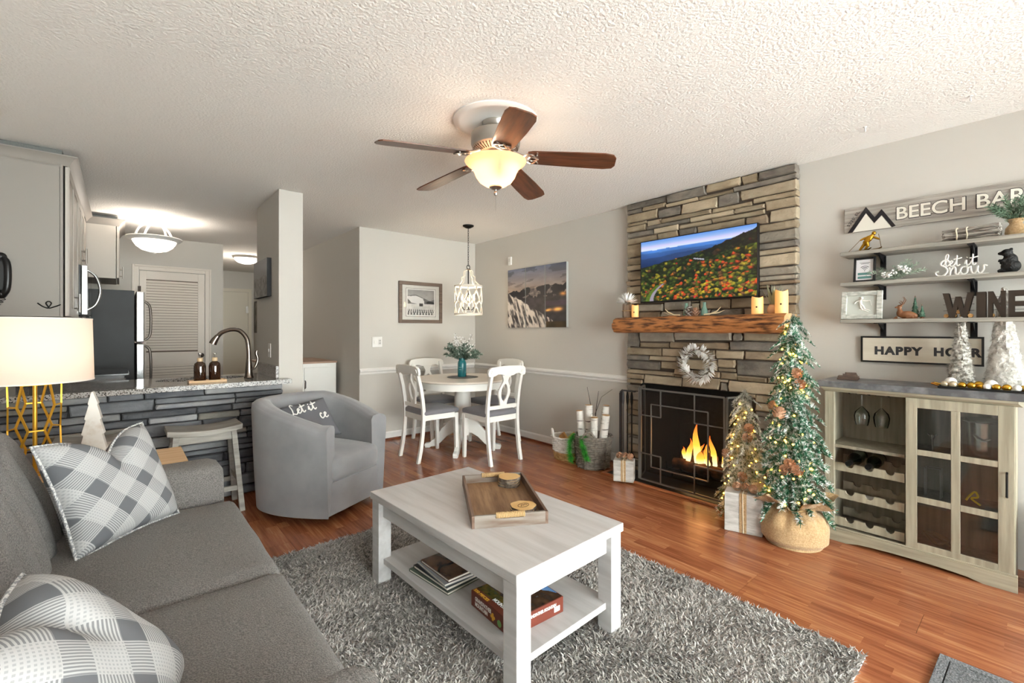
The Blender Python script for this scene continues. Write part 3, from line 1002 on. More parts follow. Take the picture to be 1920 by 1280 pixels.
for i, (pts, lab) in enumerate(((((0, 0, .3), (.0, .02, .55), (-.01, .06, .74)), 'thin bare twig standing straight up from the grey basket'), (((.02, -.02, .3), (.0, -.03, .5), (0, -.10, .66), (.02, -.21, .74)), 'long bare twig arching right from the grey basket'),
                              (((.01, -.01, .3), (.0, -.04, .55), (.01, -.06, .71)), 'short bare twig between two others in the grey basket'))):
    tag(MB().tube([(3.36 + a, 2.755 + b_, c_) for a, b_, c_ in pts], [.004, .0035, .002, .0015][:len(pts)], 6).build('twig', TWIG), lab, 'twig', 'twigs in the grey basket')


def tuft(n, L_, r_, rng, droop=0.0, w_=.0016, spread=1.0):
    """needles around a short stem along +x"""
    mb = MB()
    for i in range(n):
        t = rng.random()
        x_ = L_ * t
        z_ = -droop * L_ * t * t
        a = rng.uniform(0, 2 * PI)
        l_ = r_ * rng.uniform(.7, 1.15) * (1 - .35 * t)
        d = Vector((rng.uniform(.45, 1.0), math.cos(a) * spread, math.sin(a) * spread)).normalized()
        s = d.cross(Vector((rng.uniform(-1, 1), rng.uniform(-1, 1), rng.uniform(-1, 1)))).normalized() * w_
        p = Vector((x_, 0, z_))
        mb.add([p - s, p + s, p + d * l_ + s * .3, p + d * l_ - s * .3], [(0, 1, 2, 3)])
    return mb


GREEN = pm('bright_green_garland', '#3fae34', .6, var=(30, '#1c6b1c', (1, 1, 1)))
rng = random.Random(12)
for (pts, lab) in ((((3.22, 2.86, .31), (3.205, 2.90, .24), (3.20, 2.90, .13), (3.20, 2.875, .05)), 'left bright green garland strand draped over the grey basket'),
                   (((3.21, 2.735, .31), (3.185, 2.73, .25), (3.175, 2.70, .18), (3.18, 2.66, .11)), 'right bright green garland strand draped over the grey basket')):
    g = thing('garland', lab, 'garland', pts[0], 0, 'green garlands on the grey basket')
    p = [Vector(q) - Vector(pts[0]) for q in pts]
    MB().tube(p, .003, 5).build('stem', GREEN, g)
    mb = MB()
    for i in range(1700):
        t = rng.random() * (len(p) - 1)
        k = int(t)
        q = p[k].lerp(p[k + 1], t - k)
        d = Vector((rng.uniform(-1, .6), rng.uniform(-1, 1), rng.uniform(-1.2, .3))).normalized()
        s = d.orthogonal().normalized() * .0012
        mb.add([q - s, q + s, q + d * rng.uniform(.03, .055)], [(0, 1, 2)])
    mb.build('tinsel', GREEN, g, smooth=False, fix=False)['kind'] = 'stuff'


# conifers ------------------------------------------------------------------
def flockmat(name, g1, g2, w_, lo, hi):
    m = pm(name, g1, .8, var=(38, w_, (1, 1, 1), lo, hi, 2), rnd=.25)
    return m


FLOCK1 = flockmat('flocked_green_needles', '#2f6b4c', '#5b8a68', '#eef0ee', .50, .60)
FLOCK2 = flockmat('flocked_olive_needles', '#5f7350', '#6f7a4a', '#f0eee6', .40, .52)
BULB = emission('warm_fairy_light', '#ffbe3c', 14.0)
CONE = pm('pine_cone_brown', '#e2b898', .8, var=(40, '#bd8d6c', (1, 1, 1)), rnd=.1)


def pine_cone_mesh():
    mb = MB()
    for ring in range(6):
        t = ring / 5
        r_ = .026 * math.sin(PI * (.22 + .7 * t)) + .002
        z = -.026 + .055 * t
        for k in range(8):
            a = 2 * PI * (k + ring * .5) / 8
            c = Vector((math.cos(a) * r_, math.sin(a) * r_, z))
            o_ = Vector((math.cos(a), math.sin(a), .5)).normalized()
            s = Vector((-math.sin(a), math.cos(a), 0)) * .0085
            mb.add([c - o_ * .012 - s * .6, c - o_ * .012 + s * .6, c + o_ * .010 + s, c + o_ * .013 + Vector((0, 0, .004)), c + o_ * .010 - s], [(0, 1, 2, 3, 4)])
    mb.lathe([(0, -.024), (.012, -.015), (.014, .01), (0, .03)], 8)
    return mb


CONE_ME = pine_cone_mesh().build('pine_cone', CONE)
BULB_ME = MB().sphere((0, 0, 0), .0058, 8, 6).build('fairy_light', BULB)


def conifer(root, zb, h_, rad, mat, nb, nl, seed, cones):
    rng = random.Random(seed)
    MB().tube([(0, 0, zb - .12), (0, 0, zb + h_ * .5), (0, 0, zb + h_ * .96)], [.016, .012, .004], 8).build('trunk', pm('tree_trunk_brown', '#5b4630', .9), root)
    var = []
    for k in range(4):
        o = tuft(300, .2, .046, rng, droop=.5 + .12 * k, w_=.0026)
        o.tube([(0, 0, 0), (.1, 0, -.03), (.2, 0, -.11)], .003, 5)
        var.append(o.build('branch', mat, root, smooth=False, fix=False))
    first = True
    for i in range(nb):
        t = (i + .5) / nb
        tt = 1 - (1 - t) ** 1.25
        z = zb + h_ * (1 - .985 * tt) if False else zb + h_ * .985 * (1 - t ** .8)
        q = 1 - (z - zb) / h_
        r_ = rad * (.22 + .78 * q ** .85)
        a = i * 2.39996 + rng.uniform(-.3, .3)
        o = var[i % 4] if i < 4 else bpy.data.objects.new('branch', var[i % 4].data)
        if i >= 4:
            COL.objects.link(o)
            o.parent = root
        s = r_ / .2 * rng.uniform(.85, 1.15)
        ele = rng.uniform(-.25, .12) - (1 - q) * -.5
        o.location = (0, 0, z)
        o.rotation_euler = (rng.uniform(-.3, .3), -ele, a)
        o.scale = (s, max(.7, s), max(.7, s * .95))
    top = MB()
    for k in range(60):
        d = Vector((rng.uniform(-.5, .5), rng.uniform(-.5, .5), 1)).normalized()
        p = Vector((0, 0, zb + h_ * .93 + rng.random() * h_ * .06))
        s = d.orthogonal().normalized() * .002
        top.add([p - s, p + s, p + d * .035], [(0, 1, 2)])
    top.build('top_tuft', mat, root, smooth=False, fix=False)
    for i in range(nl):
        t = rng.random() ** .8
        z = zb + h_ * (.95 - .95 * t)
        q = 1 - (z - zb) / h_
        r_ = rad * (.2 + .75 * q) * rng.uniform(.7, 1.0)
        a = rng.uniform(0, 2 * PI)
        if math.cos(a) > .2 and rng.random() < .5: a += PI
        o = bpy.data.objects.new('fairy_light', BULB_ME.data)
        COL.objects.link(o)
        o.parent = root
        o.location = (r_ * math.cos(a), r_ * math.sin(a), z - .25 * r_)
    for (a, zz, f) in cones:
        o = bpy.data.objects.new('pine_cone', CONE_ME.data)
        COL.objects.link(o)
        o.parent = root
        q = 1 - (zz - zb) / h_
        r_ = rad * (.25 + .7 * q) * f
        o.location = (r_ * math.cos(a), r_ * math.sin(a), zz)
        o.rotation_euler = (.6, .5, a)
        o.scale = (.85, .85, .85)


TCAM = math.atan2(-.97, -3.08)
t1 = thing('tall_christmas_tree', 'tall slim snow-flocked tree with warm lights in a burlap sack', 'christmas tree', (3.08, .985, 0))
conifer(t1, .29, 1.08, .188, FLOCK1, 170, 70, 3, [(TCAM + .25, 1.02, 1), (TCAM + .35, .955, 1), (TCAM - .1, .50, 1), (TCAM + .15, .47, 1), (TCAM - .25, .46, .95), (TCAM - 2.0, .8, 1)])
BURLAP = pm('burlap', '#c3a57c', .9, var=(120, '#ab8b60', (1, 1, 1)), bump=(220, .6), sheen=.2)


def sack(u, v):
    a = 2 * PI * u
    z = .01 + .27 * v
    p = [(0, .15), (.12, .175), (.4, .178), (.62, .155), (.74, .105), (.8, .10), (.9, .155), (1, .20)]
    for i in range(len(p) - 1):
        if p[i][0] <= v <= p[i + 1][0]:
            t = (v - p[i][0]) / (p[i + 1][0] - p[i][0])
            t = t * t * (3 - 2 * t)
            r_ = p[i][1] + (p[i + 1][1] - p[i][1]) * t
            break
    f = max(0, v - .35)
    r_ *= 1 + .22 * f * math.sin(11 * a + 1) + .07 * f * math.sin(23 * a) + .03 * math.sin(3 * a)
    return (r_ * math.cos(a), r_ * math.sin(a), z + .03 * max(0, v - .75) * 4 * math.sin(5 * a))


MB().grid(sack, 90, 28, closeu=True).build('burlap_sack', BURLAP, t1)
MB().lathe([(0, .002), (.15, .002), (.15, .012), (0, .012)], 40).build('sack_base', BURLAP, t1)
MB().tube([(.106 * math.cos(k * PI / 16), .106 * math.sin(k * PI / 16), .222) for k in range(32)], .005, 6, closed=True).build('twine', pm('jute_twine', '#a8895c', .9), t1)

t2 = thing('small_christmas_tree', 'shorter drooping flocked tree with amber lights beside the fire screen', 'christmas tree', (3.215, 1.325, .012))
conifer(t2, .10, .75, .165, FLOCK2, 110, 46, 8, [(TCAM + .3, .55, 1), (TCAM + .5, .61, .9), (TCAM - 1.2, .42, 1.05), (TCAM + .0, .30, 1)])
MB().lathe([(.09, 0), (.09, .012), (.02, .02), (.018, .06), (0, .06)], 20).build('stand', pm('tree_trunk_brown', '#5b4630', .9), t2)


def gift(name, lab, loc, rz, w_, d_, h_):
    g = thing(name, lab, 'gift box', loc, rz)
    GW = pm('whitewashed_gift_board', '#cfcdc8', .8, var=(9, '#a5a29d', (1, 1, 4), .4, .7), bump=(40, .25, (1, 1, 6)))
    MB().box(-w_ / 2, w_ / 2, -d_ / 2, d_ / 2, 0, h_).build('box', GW, g, smooth=False, bevel=.005)
    e = .003
    rib = MB()
    rib.box(-.02, .02, -d_ / 2 - e, -d_ / 2 + e, .004, h_).box(-.02, .02, d_ / 2 - e, d_ / 2 + e, .004, h_).box(-.02, .02, -d_ / 2 - e, d_ / 2 + e, h_, h_ + e)
    rib.build('burlap_ribbon', BURLAP, g, smooth=False)
    MB().tube([(.002, -d_ / 2 - .006, .004), (0, -d_ / 2 - .006, h_ * .5), (-.002, -d_ / 2 - .006, h_ + .004), (0, 0, h_ + .01)], .003, 6).build('cord', pm('cream_cord', '#e8ddc4', .8), g)
    mb = MB()
    rng = random.Random(w_)
    for sx_ in (-1, 1):
        pts = [(0, 0, h_ + .008)] + [(sx_ * .05 * math.sin(t), .01, h_ + .012 + .03 * math.sin(t * .9)) for t in (.6, 1.2, 1.8, 2.4)] + [(0, 0, h_ + .01)]
        mb.tube(pts, .004, 6)
    mb.build('bow', pm('cream_cord', '#e8ddc4', .8), g)
    lf = MB()
    for k in range(26):
        a = rng.uniform(0, 2 * PI)
        d = Vector((math.cos(a), .7 * math.sin(a), rng.uniform(-.05, .35))).normalized()
        p = Vector((rng.uniform(-.02, .02), rng.uniform(-.02, .02), h_ + .012))
        s = d.cross(Vector((0, 0, 1))).normalized() * .006
        l_ = rng.uniform(.04, .085)
        lf.add([p, p + d * l_ * .5 + s, p + d * l_, p + d * l_ * .5 - s], [(0, 1, 2, 3)])
    lf.build('sprig', pm('silvery_leaf', '#b9bcae', .6), g, smooth=False, fix=False)
    for k in range(3):
        o = bpy.data.objects.new('pine_cone', CONE_ME.data)
        COL.objects.link(o)
        o.parent = g
        o.location = (-.04 + .045 * k, -.012 + .01 * (k % 2), h_ + .028)
        o.rotation_euler = (.5 * k, .4, k)
        o.scale = (.75, .75, .75)
    return g


gift('gift_box', 'small pale wooden gift box at the left end of the hearth', (3.30, 2.235, .012), math.atan2(2.235, 3.30) - PI / 2 - .1, .165, .12, .175).location = (3.215, 2.30, .016)
gift('gift_box', 'larger whitewashed gift box with burlap ribbon in front of the small tree', (3.015, 1.245, 0), -R(73), .215, .12, .245)
o = CONE_ME
o.parent = t1
o.location = (-.11, .04, .78)
o.rotation_euler = (.6, .4, 1)
BULB_ME.parent = t1
BULB_ME.location = (-.12, .0, .62)

# ------------------------------------------------------------------ wreath and things on the mantel
def leaf_mb(L_, w_, curl=.25, n=4):
    mb = MB()
    vs, fs = [], []
    for i in range(n + 1):
        t = i / n
        ww = w_ * math.sin(PI * (.08 + .92 * t) ** .8) if i < n else 0.0003
        z = curl * L_ * t * t
        vs += [(L_ * t, -ww, z + ww * .35), (L_ * t, 0, z), (L_ * t, ww, z + ww * .35)]
    for i in range(n):
        for k in (0, 1): fs.append((i * 3 + k, i * 3 + k + 1, i * 3 + k + 4, i * 3 + k + 3))
    return mb.add(vs, fs)


PETAL = pm('white_petal', '#fbfaf7', .65, rnd=.16)
wr = thing('wreath', 'round wreath of white leaves hung on the stone below the mantel', 'wreath', (3.515, 1.815, 1.005))
MB().tube([(0, .115 * math.cos(k * PI / 12), .115 * math.sin(k * PI / 12)) for k in range(24)], .016, 8, closed=True).build('ring', pm('brown_twig_ring', '#8a7a68', .9, bump=(60, .8)), wr)
lf0 = leaf_mb(.060, .0105, .18).build('leaf', PETAL, wr, fix=False)
rng = random.Random(21)
for i in range(290):
    o = lf0 if i == 0 else bpy.data.objects.new('leaf', lf0.data)
    if i:
        COL.objects.link(o)
        o.parent = wr
    a = i * 2.399 % (2 * PI)
    ph = rng.uniform(-.2, PI + .2)
    rr = .115
    out = Vector((0, math.cos(a), math.sin(a)))
    d = (out * math.cos(ph) + Vector((-1, 0, 0)) * max(.15, math.sin(ph)) + Vector((0, -math.sin(a), math.cos(a))) * rng.uniform(.2, .8)).normalized()
    p = out * rr + d * .008 + Vector((-.008, 0, 0))
    o.location = p
    o.rotation_mode = 'QUATERNION'
    o.rotation_quaternion = d.to_track_quat('X', 'Z')
    k = rng.uniform(.75, 1.1)
    o.scale = (k, k, k)

MZ = 1.389
fv = thing('flower_vase', 'twig-wrapped vase of white flowers at the left end of the mantel', 'vase', (3.43, 2.42, MZ))
mb = MB()
for k in range(26):
    a = 2 * PI * k / 26
    mb.tube([(.038 * math.cos(a), .038 * math.sin(a), 0), (.036 * math.cos(a), .036 * math.sin(a), .115 + .006 * math.sin(7 * k))], .0052, 6)
mb.build('twig_wrap', pm('vase_twigs', '#6d5a4b', .9, var=(60, '#9a8672', (1, 1, .2))), fv)
MB().lathe([(.033, .001), (.033, .11), (0, .11)], 16).build('vessel', pm('vase_inner', '#4a3d33', .9), fv)
MB().tube([(.0435 * math.cos(k * PI / 8), .0435 * math.sin(k * PI / 8), .058) for k in range(16)], .004, 6, closed=True).build('twine', pm('jute_twine', '#a8895c', .9), fv)
rng = random.Random(5)
for i in range(90):
    o = bpy.data.objects.new('petal', lf0.data)
    COL.objects.link(o)
    o.parent = fv
    d = Vector((rng.uniform(-1, 1), rng.uniform(-1, 1), rng.uniform(-.05, 1.2))).normalized()
    o.location = Vector((0, 0, .13)) + d * .03
    o.rotation_mode = 'QUATERNION'
    o.rotation_quaternion = d.to_track_quat('X', 'Z')
    o.scale = (1.15, 1.05, 1.05)


def candle(loc, r_, h_, lab):
    c = thing('candle', lab, 'candle', loc, 0, 'flameless candles on the mantel')
    WAX = pm('glowing_candle_wax', '#e8bf80', .5, emis=('#ffae52', .35), bump=(20, .2))
    pts = [(0, 0)] + [(r_, .0), (r_, h_ * .9)]
    mb = MB().lathe([(0, 0), (r_, 0), (r_ * 1.01, h_ * .5), (r_, h_ * .88)], 24, capt=False)
    mb.grid(lambda u, v: (r_ * (1 - .14 * v) * math.cos(2 * PI * u), r_ * (1 - .14 * v) * math.sin(2 * PI * u), h_ * (.88 + (.12 + .05 * math.sin(2 * PI * u * 2 + r_ * 90)) * (1 if v > 0 else 0) - (.0 if v < .9 else .12))), 24, 2, closeu=True)
    mb.lathe([(0, h_ * .8), (r_ * .87, h_ * .8)], 24, capb=False, capt=False)
    mb.build('wax', WAX, c, merge=True)
    MB().lathe([(.004, h_ * .8), (.0065, h_ * .86), (.003, h_ * .95), (0, h_ * .98)], 8).build('flicker_flame', emission('candle_flame', '#ffd27a', 4), c)
    MB().lathe([(0, 0), (.006, .001), (.006, .003), (0, .003)], 10, m=Matrix.Rotation(-PI / 2, 4, 'Y'), c=(-r_ * 1.0, -.01, h_ * .4)).build('logo_spot', pm('dark_spot', '#3c2c20', .7), c)
    return c


candle((3.41, 2.325, MZ), .03, .105, 'small glowing pillar candle beside the white flowers')
candle((3.405, 1.315, MZ), .038, .118, 'medium pillar candle left of the tulip pot')
candle((3.42, 1.165, MZ), .04, .155, 'tallest pillar candle at the right end of the mantel')
tp = thing('potted_tulips', 'small round clay pot of upright green leaves between two candles', 'plant', (3.475, 1.24, MZ))
MB().lathe([(.02, 0), (.034, .015), (.036, .035), (.028, .055), (.022, .06), (.024, .066), (.018, .066), (0, .05)], 20).build('pot', pm('pale_clay', '#c9a888', .7), tp)
tl0 = None
rng = random.Random(9)
for i in range(16):
    if tl0 is None:
        o = leaf_mb(.16, .013, .12, 6).build('leaf', pm('dusty_green_leaf', '#8d9a80', .55, rnd=.15), tp, fix=False)
        tl0 = o
    else:
        o = bpy.data.objects.new('leaf', tl0.data)
        COL.objects.link(o)
        o.parent = tp
    d = Vector((rng.uniform(-.7, .3), rng.uniform(-.75, .75), 1)).normalized()
    o.location = (0, 0, .05)
    o.rotation_mode = 'QUATERNION'
    o.rotation_quaternion = d.to_track_quat('X', 'Z')
    k = rng.uniform(.7, 1.1)
    o.scale = (k, k, k)
CONEW = pm('frosted_pine_cone', '#6b5040', .8, var=(60, '#eeeae2', (1, 1, 1), .45, .55))
for (y_, s_, lab) in ((1.835, 1.15, 'larger frosted pine cone at the centre of the mantel'), (1.785, 1.0, 'smaller brown pine cone at the centre of the mantel')):
    o = pine_cone_mesh().build('pine_cone', CONEW if s_ > 1.1 else CONE)
    o.location = (3.43, y_, MZ + .026 * s_)
    o.scale = (s_, s_, s_)
    tag(o, lab, 'pine cone', 'pine cones on the mantel')
BOT = mixmat('sea_green_glass', 'mesh', '#7fa596', .72, .12)
for (y_, lab) in ((1.885, 'sea-green glass bottle left of the pine cones'), (1.735, 'sea-green glass bottle right of the pine cones')):
    o = MB().lathe([(0, 0), (.024, .002), (.026, .02), (.022, .05), (.013, .075), (.012, .1), (.015, .105)], 18, capt=False).build('glass_bottle', BOT, loc=(3.475, y_, MZ))
    tag(o, lab, 'bottle', 'green bottles on the mantel')
ANT = pm('pale_antler', '#dccaa4', .6)
for (y0, sgn, lab) in ((1.90, 1, 'pale antler lying left of the pine cones'), (1.70, -1, 'pale antler lying right of the pine cones')):
    o = thing('antler', lab, 'antler', (3.40, y0, MZ), 0, 'antlers on the mantel')
    MB().tube([(0, 0, .006), (0, sgn * .05, .01), (0, sgn * .10, .03), (0, sgn * .13, .06)], [.006, .006, .005, .002], 8).build('beam', ANT, o)
    MB().tube([(0, sgn * .06, .012), (.01, sgn * .11, .018), (.015, sgn * .15, .035)], [.005, .004, .0015], 8).build('tine', ANT, o)

# ------------------------------------------------------------------ home bar: sign, shelves, cabinet
def text_fit(s, m, loc, w_, h_, mat, parent, name='lettering', ext=.002, bold=0.0, spacing=1.0):
    """letters scaled to exactly w_ x h_, centred at loc in the frame m"""
    vs, fs = text_geo(s, 1.0, extrude=.01, offset=bold, spacing=spacing)
    xs = [p.x for p in vs]
    ys = [p.y for p in vs]
    cx, cy = (min(xs) + max(xs)) / 2, (min(ys) + max(ys)) / 2
    sx_, sy_ = w_ / (max(xs) - min(xs)), h_ / (max(ys) - min(ys))
    mb = MB().add([(m @ Vector(((p.x - cx) * sx_, (p.y - cy) * sy_, p.z * ext / .01))) + Vector(loc) for p in vs], fs)
    return mb.build(name, mat, parent, smooth=False, fix=False)


def catmull(pts, k=5):
    out = []
    n = len(pts)
    P_ = [Vector(p) for p in pts]
    for i in range(n - 1):
        p0, p1, p2, p3 = P_[max(i - 1, 0)], P_[i], P_[i + 1], P_[min(i + 2, n - 1)]
        for j in range(k):
            t = j / k
            out.append(.5 * ((2 * p1) + (p2 - p0) * t + (2 * p0 - 5 * p1 + 4 * p2 - p3) * t * t + (3 * p1 - p0 - 3 * p2 + p3) * t ** 3))
    out.append(P_[-1])
    return out


LET = {
    'l': ([[(0, .15), (.16, .45), (.30, .95), (.24, 1.12), (.13, .95), (.11, .35), (.18, .06), (.34, .16)]], .34),
    'L': ([[(.34, 1.0), (.24, 1.15), (.12, 1.0), (.12, .5), (.06, .1), (.0, .06), (.1, .14), (.3, .02), (.44, .14)]], .42),
    'e': ([[(0, .16), (.14, .28), (.24, .42), (.16, .52), (.07, .40), (.08, .14), (.2, .03), (.36, .16)]], .36),
    't': ([[(0, .16), (.12, .5), (.17, .98), (.14, .5), (.14, .16), (.22, .03), (.36, .16)], [(-.05, .64), (.2, .66), (.48, .74)]], .38),
    'i': ([[(0, .16), (.12, .5), (.11, .2), (.18, .03), (.32, .16)], [(.15, .70), (.17, .74)]], .36),
    's': ([[(0, .16), (.14, .5), (.2, .3), (.14, .04), (.02, .06), (.2, .02), (.36, .16)]], .36),
    'S': ([[(.62, .82), (.5, 1.0), (.28, .92), (.22, .7), (.45, .5), (.52, .25), (.3, -.02), (.02, .04), (-.04, .22), (.12, .28)]], .6),
    'n': ([[(0, .5), (.06, .3), (.04, 0), (.08, .3), (.22, .5), (.3, .4), (.3, .12), (.38, .02), (.5, .18)]], .48),
    'o': ([[(.3, .48), (.12, .46), (.04, .22), (.16, .02), (.34, .12), (.36, .38), (.28, .5), (.4, .42), (.52, .44)]], .5),
    'w': ([[(0, .5), (.05, .12), (.16, .02), (.28, .2), (.32, .48), (.32, .14), (.44, .02), (.58, .22), (.6, .5), (.74, .44)]], .72),
    'c': ([[(.24, .42), (.14, .52), (.05, .3), (.12, .04), (.26, .06), (.36, .18)]], .36),
    ' ': ([], .26),
}


def script_strokes(word, size):
    x_ = 0
    out = []
    for ch in word:
        st, adv = LET[ch]
        for s in st: out.append([((x_ + p[0]) * size, p[1] * size, 0) for p in s])
        x_ += adv
    return out, x_ * size


GREYW = woodmat('weathered_grey_board', '#8d8780', '#b3ada4', 'y', 7, .75, bump=.35, stretch=18)
BLACKINK = pm('black_paint', '#17141a', .6)
CREAM = pm('cream_letters', '#e6e2d6', .55)
sg = thing('bar_sign', 'long weathered grey board sign with cream capitals and a white mountain', 'sign', (3.61, 0, 0))
MB().box(0, .019, -.14, .855, 1.907, 2.066).build('board', GREYW, sg, smooth=False, bevel=.003)
# letters along -Y
text_fit('BEECH', M_ON_XWALL, (-.002, .438, 1.988), .300, .076, CREAM, sg, ext=.003, bold=.016)
text_fit('BAR', M_ON_XWALL, (-.002, .150, 1.988), .186, .076, CREAM, sg, ext=.003, bold=.016)
text_fit('BEECH', M_ON_XWALL, (-.0005, .438, 1.988), .308, .084, BLACKINK, sg, 'lettering_outline', ext=.001, bold=.03)
text_fit('BAR', M_ON_XWALL, (-.0005, .150, 1.988), .194, .084, BLACKINK, sg, 'lettering_outline', ext=.001, bold=.03)
Yz = lambda y_, z_, x_=-.002: (x_, y_, z_)
MB().prism([Yz(.835, 1.908), (-.002, .739, 2.060), Yz(.694, 1.985), Yz(.66, 2.03), Yz(.592, 1.915), Yz(.61, 1.908), Yz(.66, 1.994), Yz(.697, 1.950), Yz(.739, 2.022), Yz(.810, 1.908)], (-.004, 0, 0)).build('mountain_outline', BLACKINK, sg, smooth=False)
MB().prism([Yz(.808, 1.9085), Yz(.739, 2.018), Yz(.697, 1.947), Yz(.66, 1.990), Yz(.613, 1.9085)], (-.0025, 0, 0)).build('mountain_snow', CREAM, sg, smooth=False)
m_el = M_ON_XWALL @ Matrix.Rotation(R(57), 4, 'Z')
text_fit("5235' EL", m_el, (-.001, .806, 1.995), .105, .016, BLACKINK, sg, 'elevation_lettering', ext=.001, bold=.0)

SHELFW = woodmat('grey_washed_shelf', '#86827a', '#a39f94', 'y', 7, .6, stretch=16)
SHZ = (1.76, 1.57, 1.34)
for zt, lab in zip(SHZ, ('topmost grey wooden wall shelf above the bar cabinet', 'middle grey wooden wall shelf above the bar cabinet', 'lowest grey wooden wall shelf above the bar cabinet')):
    s = thing('display_shelf', lab, 'shelf', (3.43, 0, zt), 0, 'wall shelves')
    MB().box(0, .199, -.16, .835, -.022, 0).build('board', SHELFW, s, smooth=False, bevel=.003)
    for yb in (.655, .255):
        b = MB().box(.012, .195, yb - .014, yb + .014, -.026, -.022)
        b.box(.188, .199, yb - .014, yb + .014, -.105, -.026)
        b.prism([(.188, yb - .004, -.075), (.188, yb - .004, -.026), (.07, yb - .004, -.026)], (0, .008, 0))
        b.build('bracket', pm('bracket_black_iron', '#1b1a1d', .5, .5), s, smooth=False)

# skier figurine
def blob(name, parts, mat, parent=None, vox=.003, tubes=()):
    mb = MB()
    for c, r_, s_ in parts: mb.sphere(c, r_, 14, 10, s_)
    for pts, rr in tubes: mb.tube(pts, rr, 10)
    o = mb.build(name, mat, parent)
    r = o.modifiers.new('remesh', 'REMESH')
    r.mode = 'VOXEL'
    r.voxel_size = vox
    r.use_smooth_shade = True
    sm = o.modifiers.new('smooth', 'SMOOTH')
    sm.iterations = 4
    return o


sk = thing('skier_figurine', 'small golden skier figurine leaning into a turn on the top shelf', 'figurine', (3.50, .715, SHZ[0]))
AG = pm('antique_gold', '#b88a2e', .3, 1.0)
# local: -y is right as seen
blob('body', [((0, -.037, .108), .0115, (1, 1, 1.15)), ((0, -.012, .078), .019, (.8, 1, 1)), ((0, .002, .058), .017, (.8, 1, .9))], AG, sk, .0022,
     [([(0, -.03, .098), (0, -.02, .086), (0, .0, .06)], [.009, .015, .015]), ([(0, -.015, .088), (0, .012, .082), (-.004, .032, .072)], [.008, .007, .005]),
      ([(0, -.028, .088), (0, -.05, .076), (-.004, -.066, .066)], [.008, .007, .005]), ([(0, .004, .054), (0, .018, .036), (0, .034, .012)], [.012, .009, .006]), ([(0, -.002, .052), (0, -.008, .035), (0, .008, .012)], [.012, .009, .006])])
BRZ = pm('dark_gold_ski', '#6a4e1e', .4, .9)
for (ya, yb, x_) in ((.062, -.012, -.008), (.03, -.06, .01)):
    MB().tube([(x_, ya, .004), (x_, (ya + yb) / 2, .007), (x_, yb, .012), (x_, yb - .014, .021)], [.0045, .005, .005, .003], 6).build('ski', BRZ, sk)
MB().tube([(-.004, .032, .072), (-.004, .09, .008)], .0014, 6).build('pole', BRZ, sk)
MB().tube([(-.004, -.06, .1), (-.004, -.066, .066), (-.004, -.074, .01)], .0014, 6).build('pole', BRZ, sk)

# twig bundle
tb = thing('birch_twig_bundle', 'bundle of pale twigs tied with two cords on the top shelf', 'twig bundle', (3.53, .262, SHZ[0] + .044))
rng = random.Random(4)
PT = pm('pale_twig', '#cfc9c0', .85, var=(70, '#6c635b', (1, .15, 1), .35, .6))
mb = MB()
for i in range(90):
    r_ = .036 * math.sqrt(rng.random())
    a = rng.uniform(0, 2 * PI)
    f = rng.uniform(1.0, 1.25)
    mb.tube([(r_ * math.cos(a), .105 + rng.uniform(-.01, .01), r_ * math.sin(a) * .8), (r_ * math.cos(a) * .9, .03, r_ * math.sin(a) * .85), (r_ * f * math.cos(a), -.10 + rng.uniform(-.012, .012), r_ * f * math.sin(a) * .95)], .0034, 5)
mb.build('twigs', PT, tb, fix=False)
tip = MB()
for i in range(70):
    r_ = .041 * math.sqrt(rng.random())
    a = rng.uniform(0, 2 * PI)
    tip.sphere((r_ * math.cos(a), -.112 + rng.uniform(-.004, .006), r_ * math.sin(a)), .0036, 6, 4)
tip.build('cut_tips', pm('chalk_white', '#e8e6e0', .8), tb, fix=False)
for yy in (.052, .012):
    MB().tube([(.039 * math.cos(k * PI / 10), yy + .002 * math.sin(k), .035 * math.sin(k * PI / 10)) for k in range(20)], .003, 6, closed=True).build('cord', pm('cream_cord', '#e8ddc4', .8), tb)

# burlap wrapped plant
bp_ = thing('burlap_potted_plant', 'leafy green sprig plant in a burlap bag on the top shelf', 'plant', (3.53, .095, SHZ[0]))
MB().lathe([(0, .001), (.034, .002), (.041, .02), (.038, .045), (.026, .062), (.023, .07), (.034, .09), (.03, .09), (.02, .075), (0, .07)], 24).build('burlap_bag', BURLAP, bp_)
SPR = pm('sprig_green', '#57745c', .7, var=(40, '#7d957c', (1, 1, 1)), rnd=.15)
sp0 = None
rng = random.Random(6)
for i in range(22):
    if sp0 is None:
        o = tuft(110, .13, .026, rng, 0, .002).tube([(0, 0, 0), (.13, 0, 0)], .002, 5).build('sprig', SPR, bp_, smooth=False, fix=False)
        sp0 = o
    else:
        o = bpy.data.objects.new('sprig', sp0.data)
        COL.objects.link(o)
        o.parent = bp_
    d = Vector((rng.uniform(-.6, .25), rng.uniform(-.8, .8), rng.uniform(.5, 1.2))).normalized()
    o.location = (0, 0, .075)
    o.rotation_mode = 'QUATERNION'
    o.rotation_quaternion = d.to_track_quat('X', 'Z')
    k = rng.uniform(.7, 1.15)
    o.scale = (k, k, k)

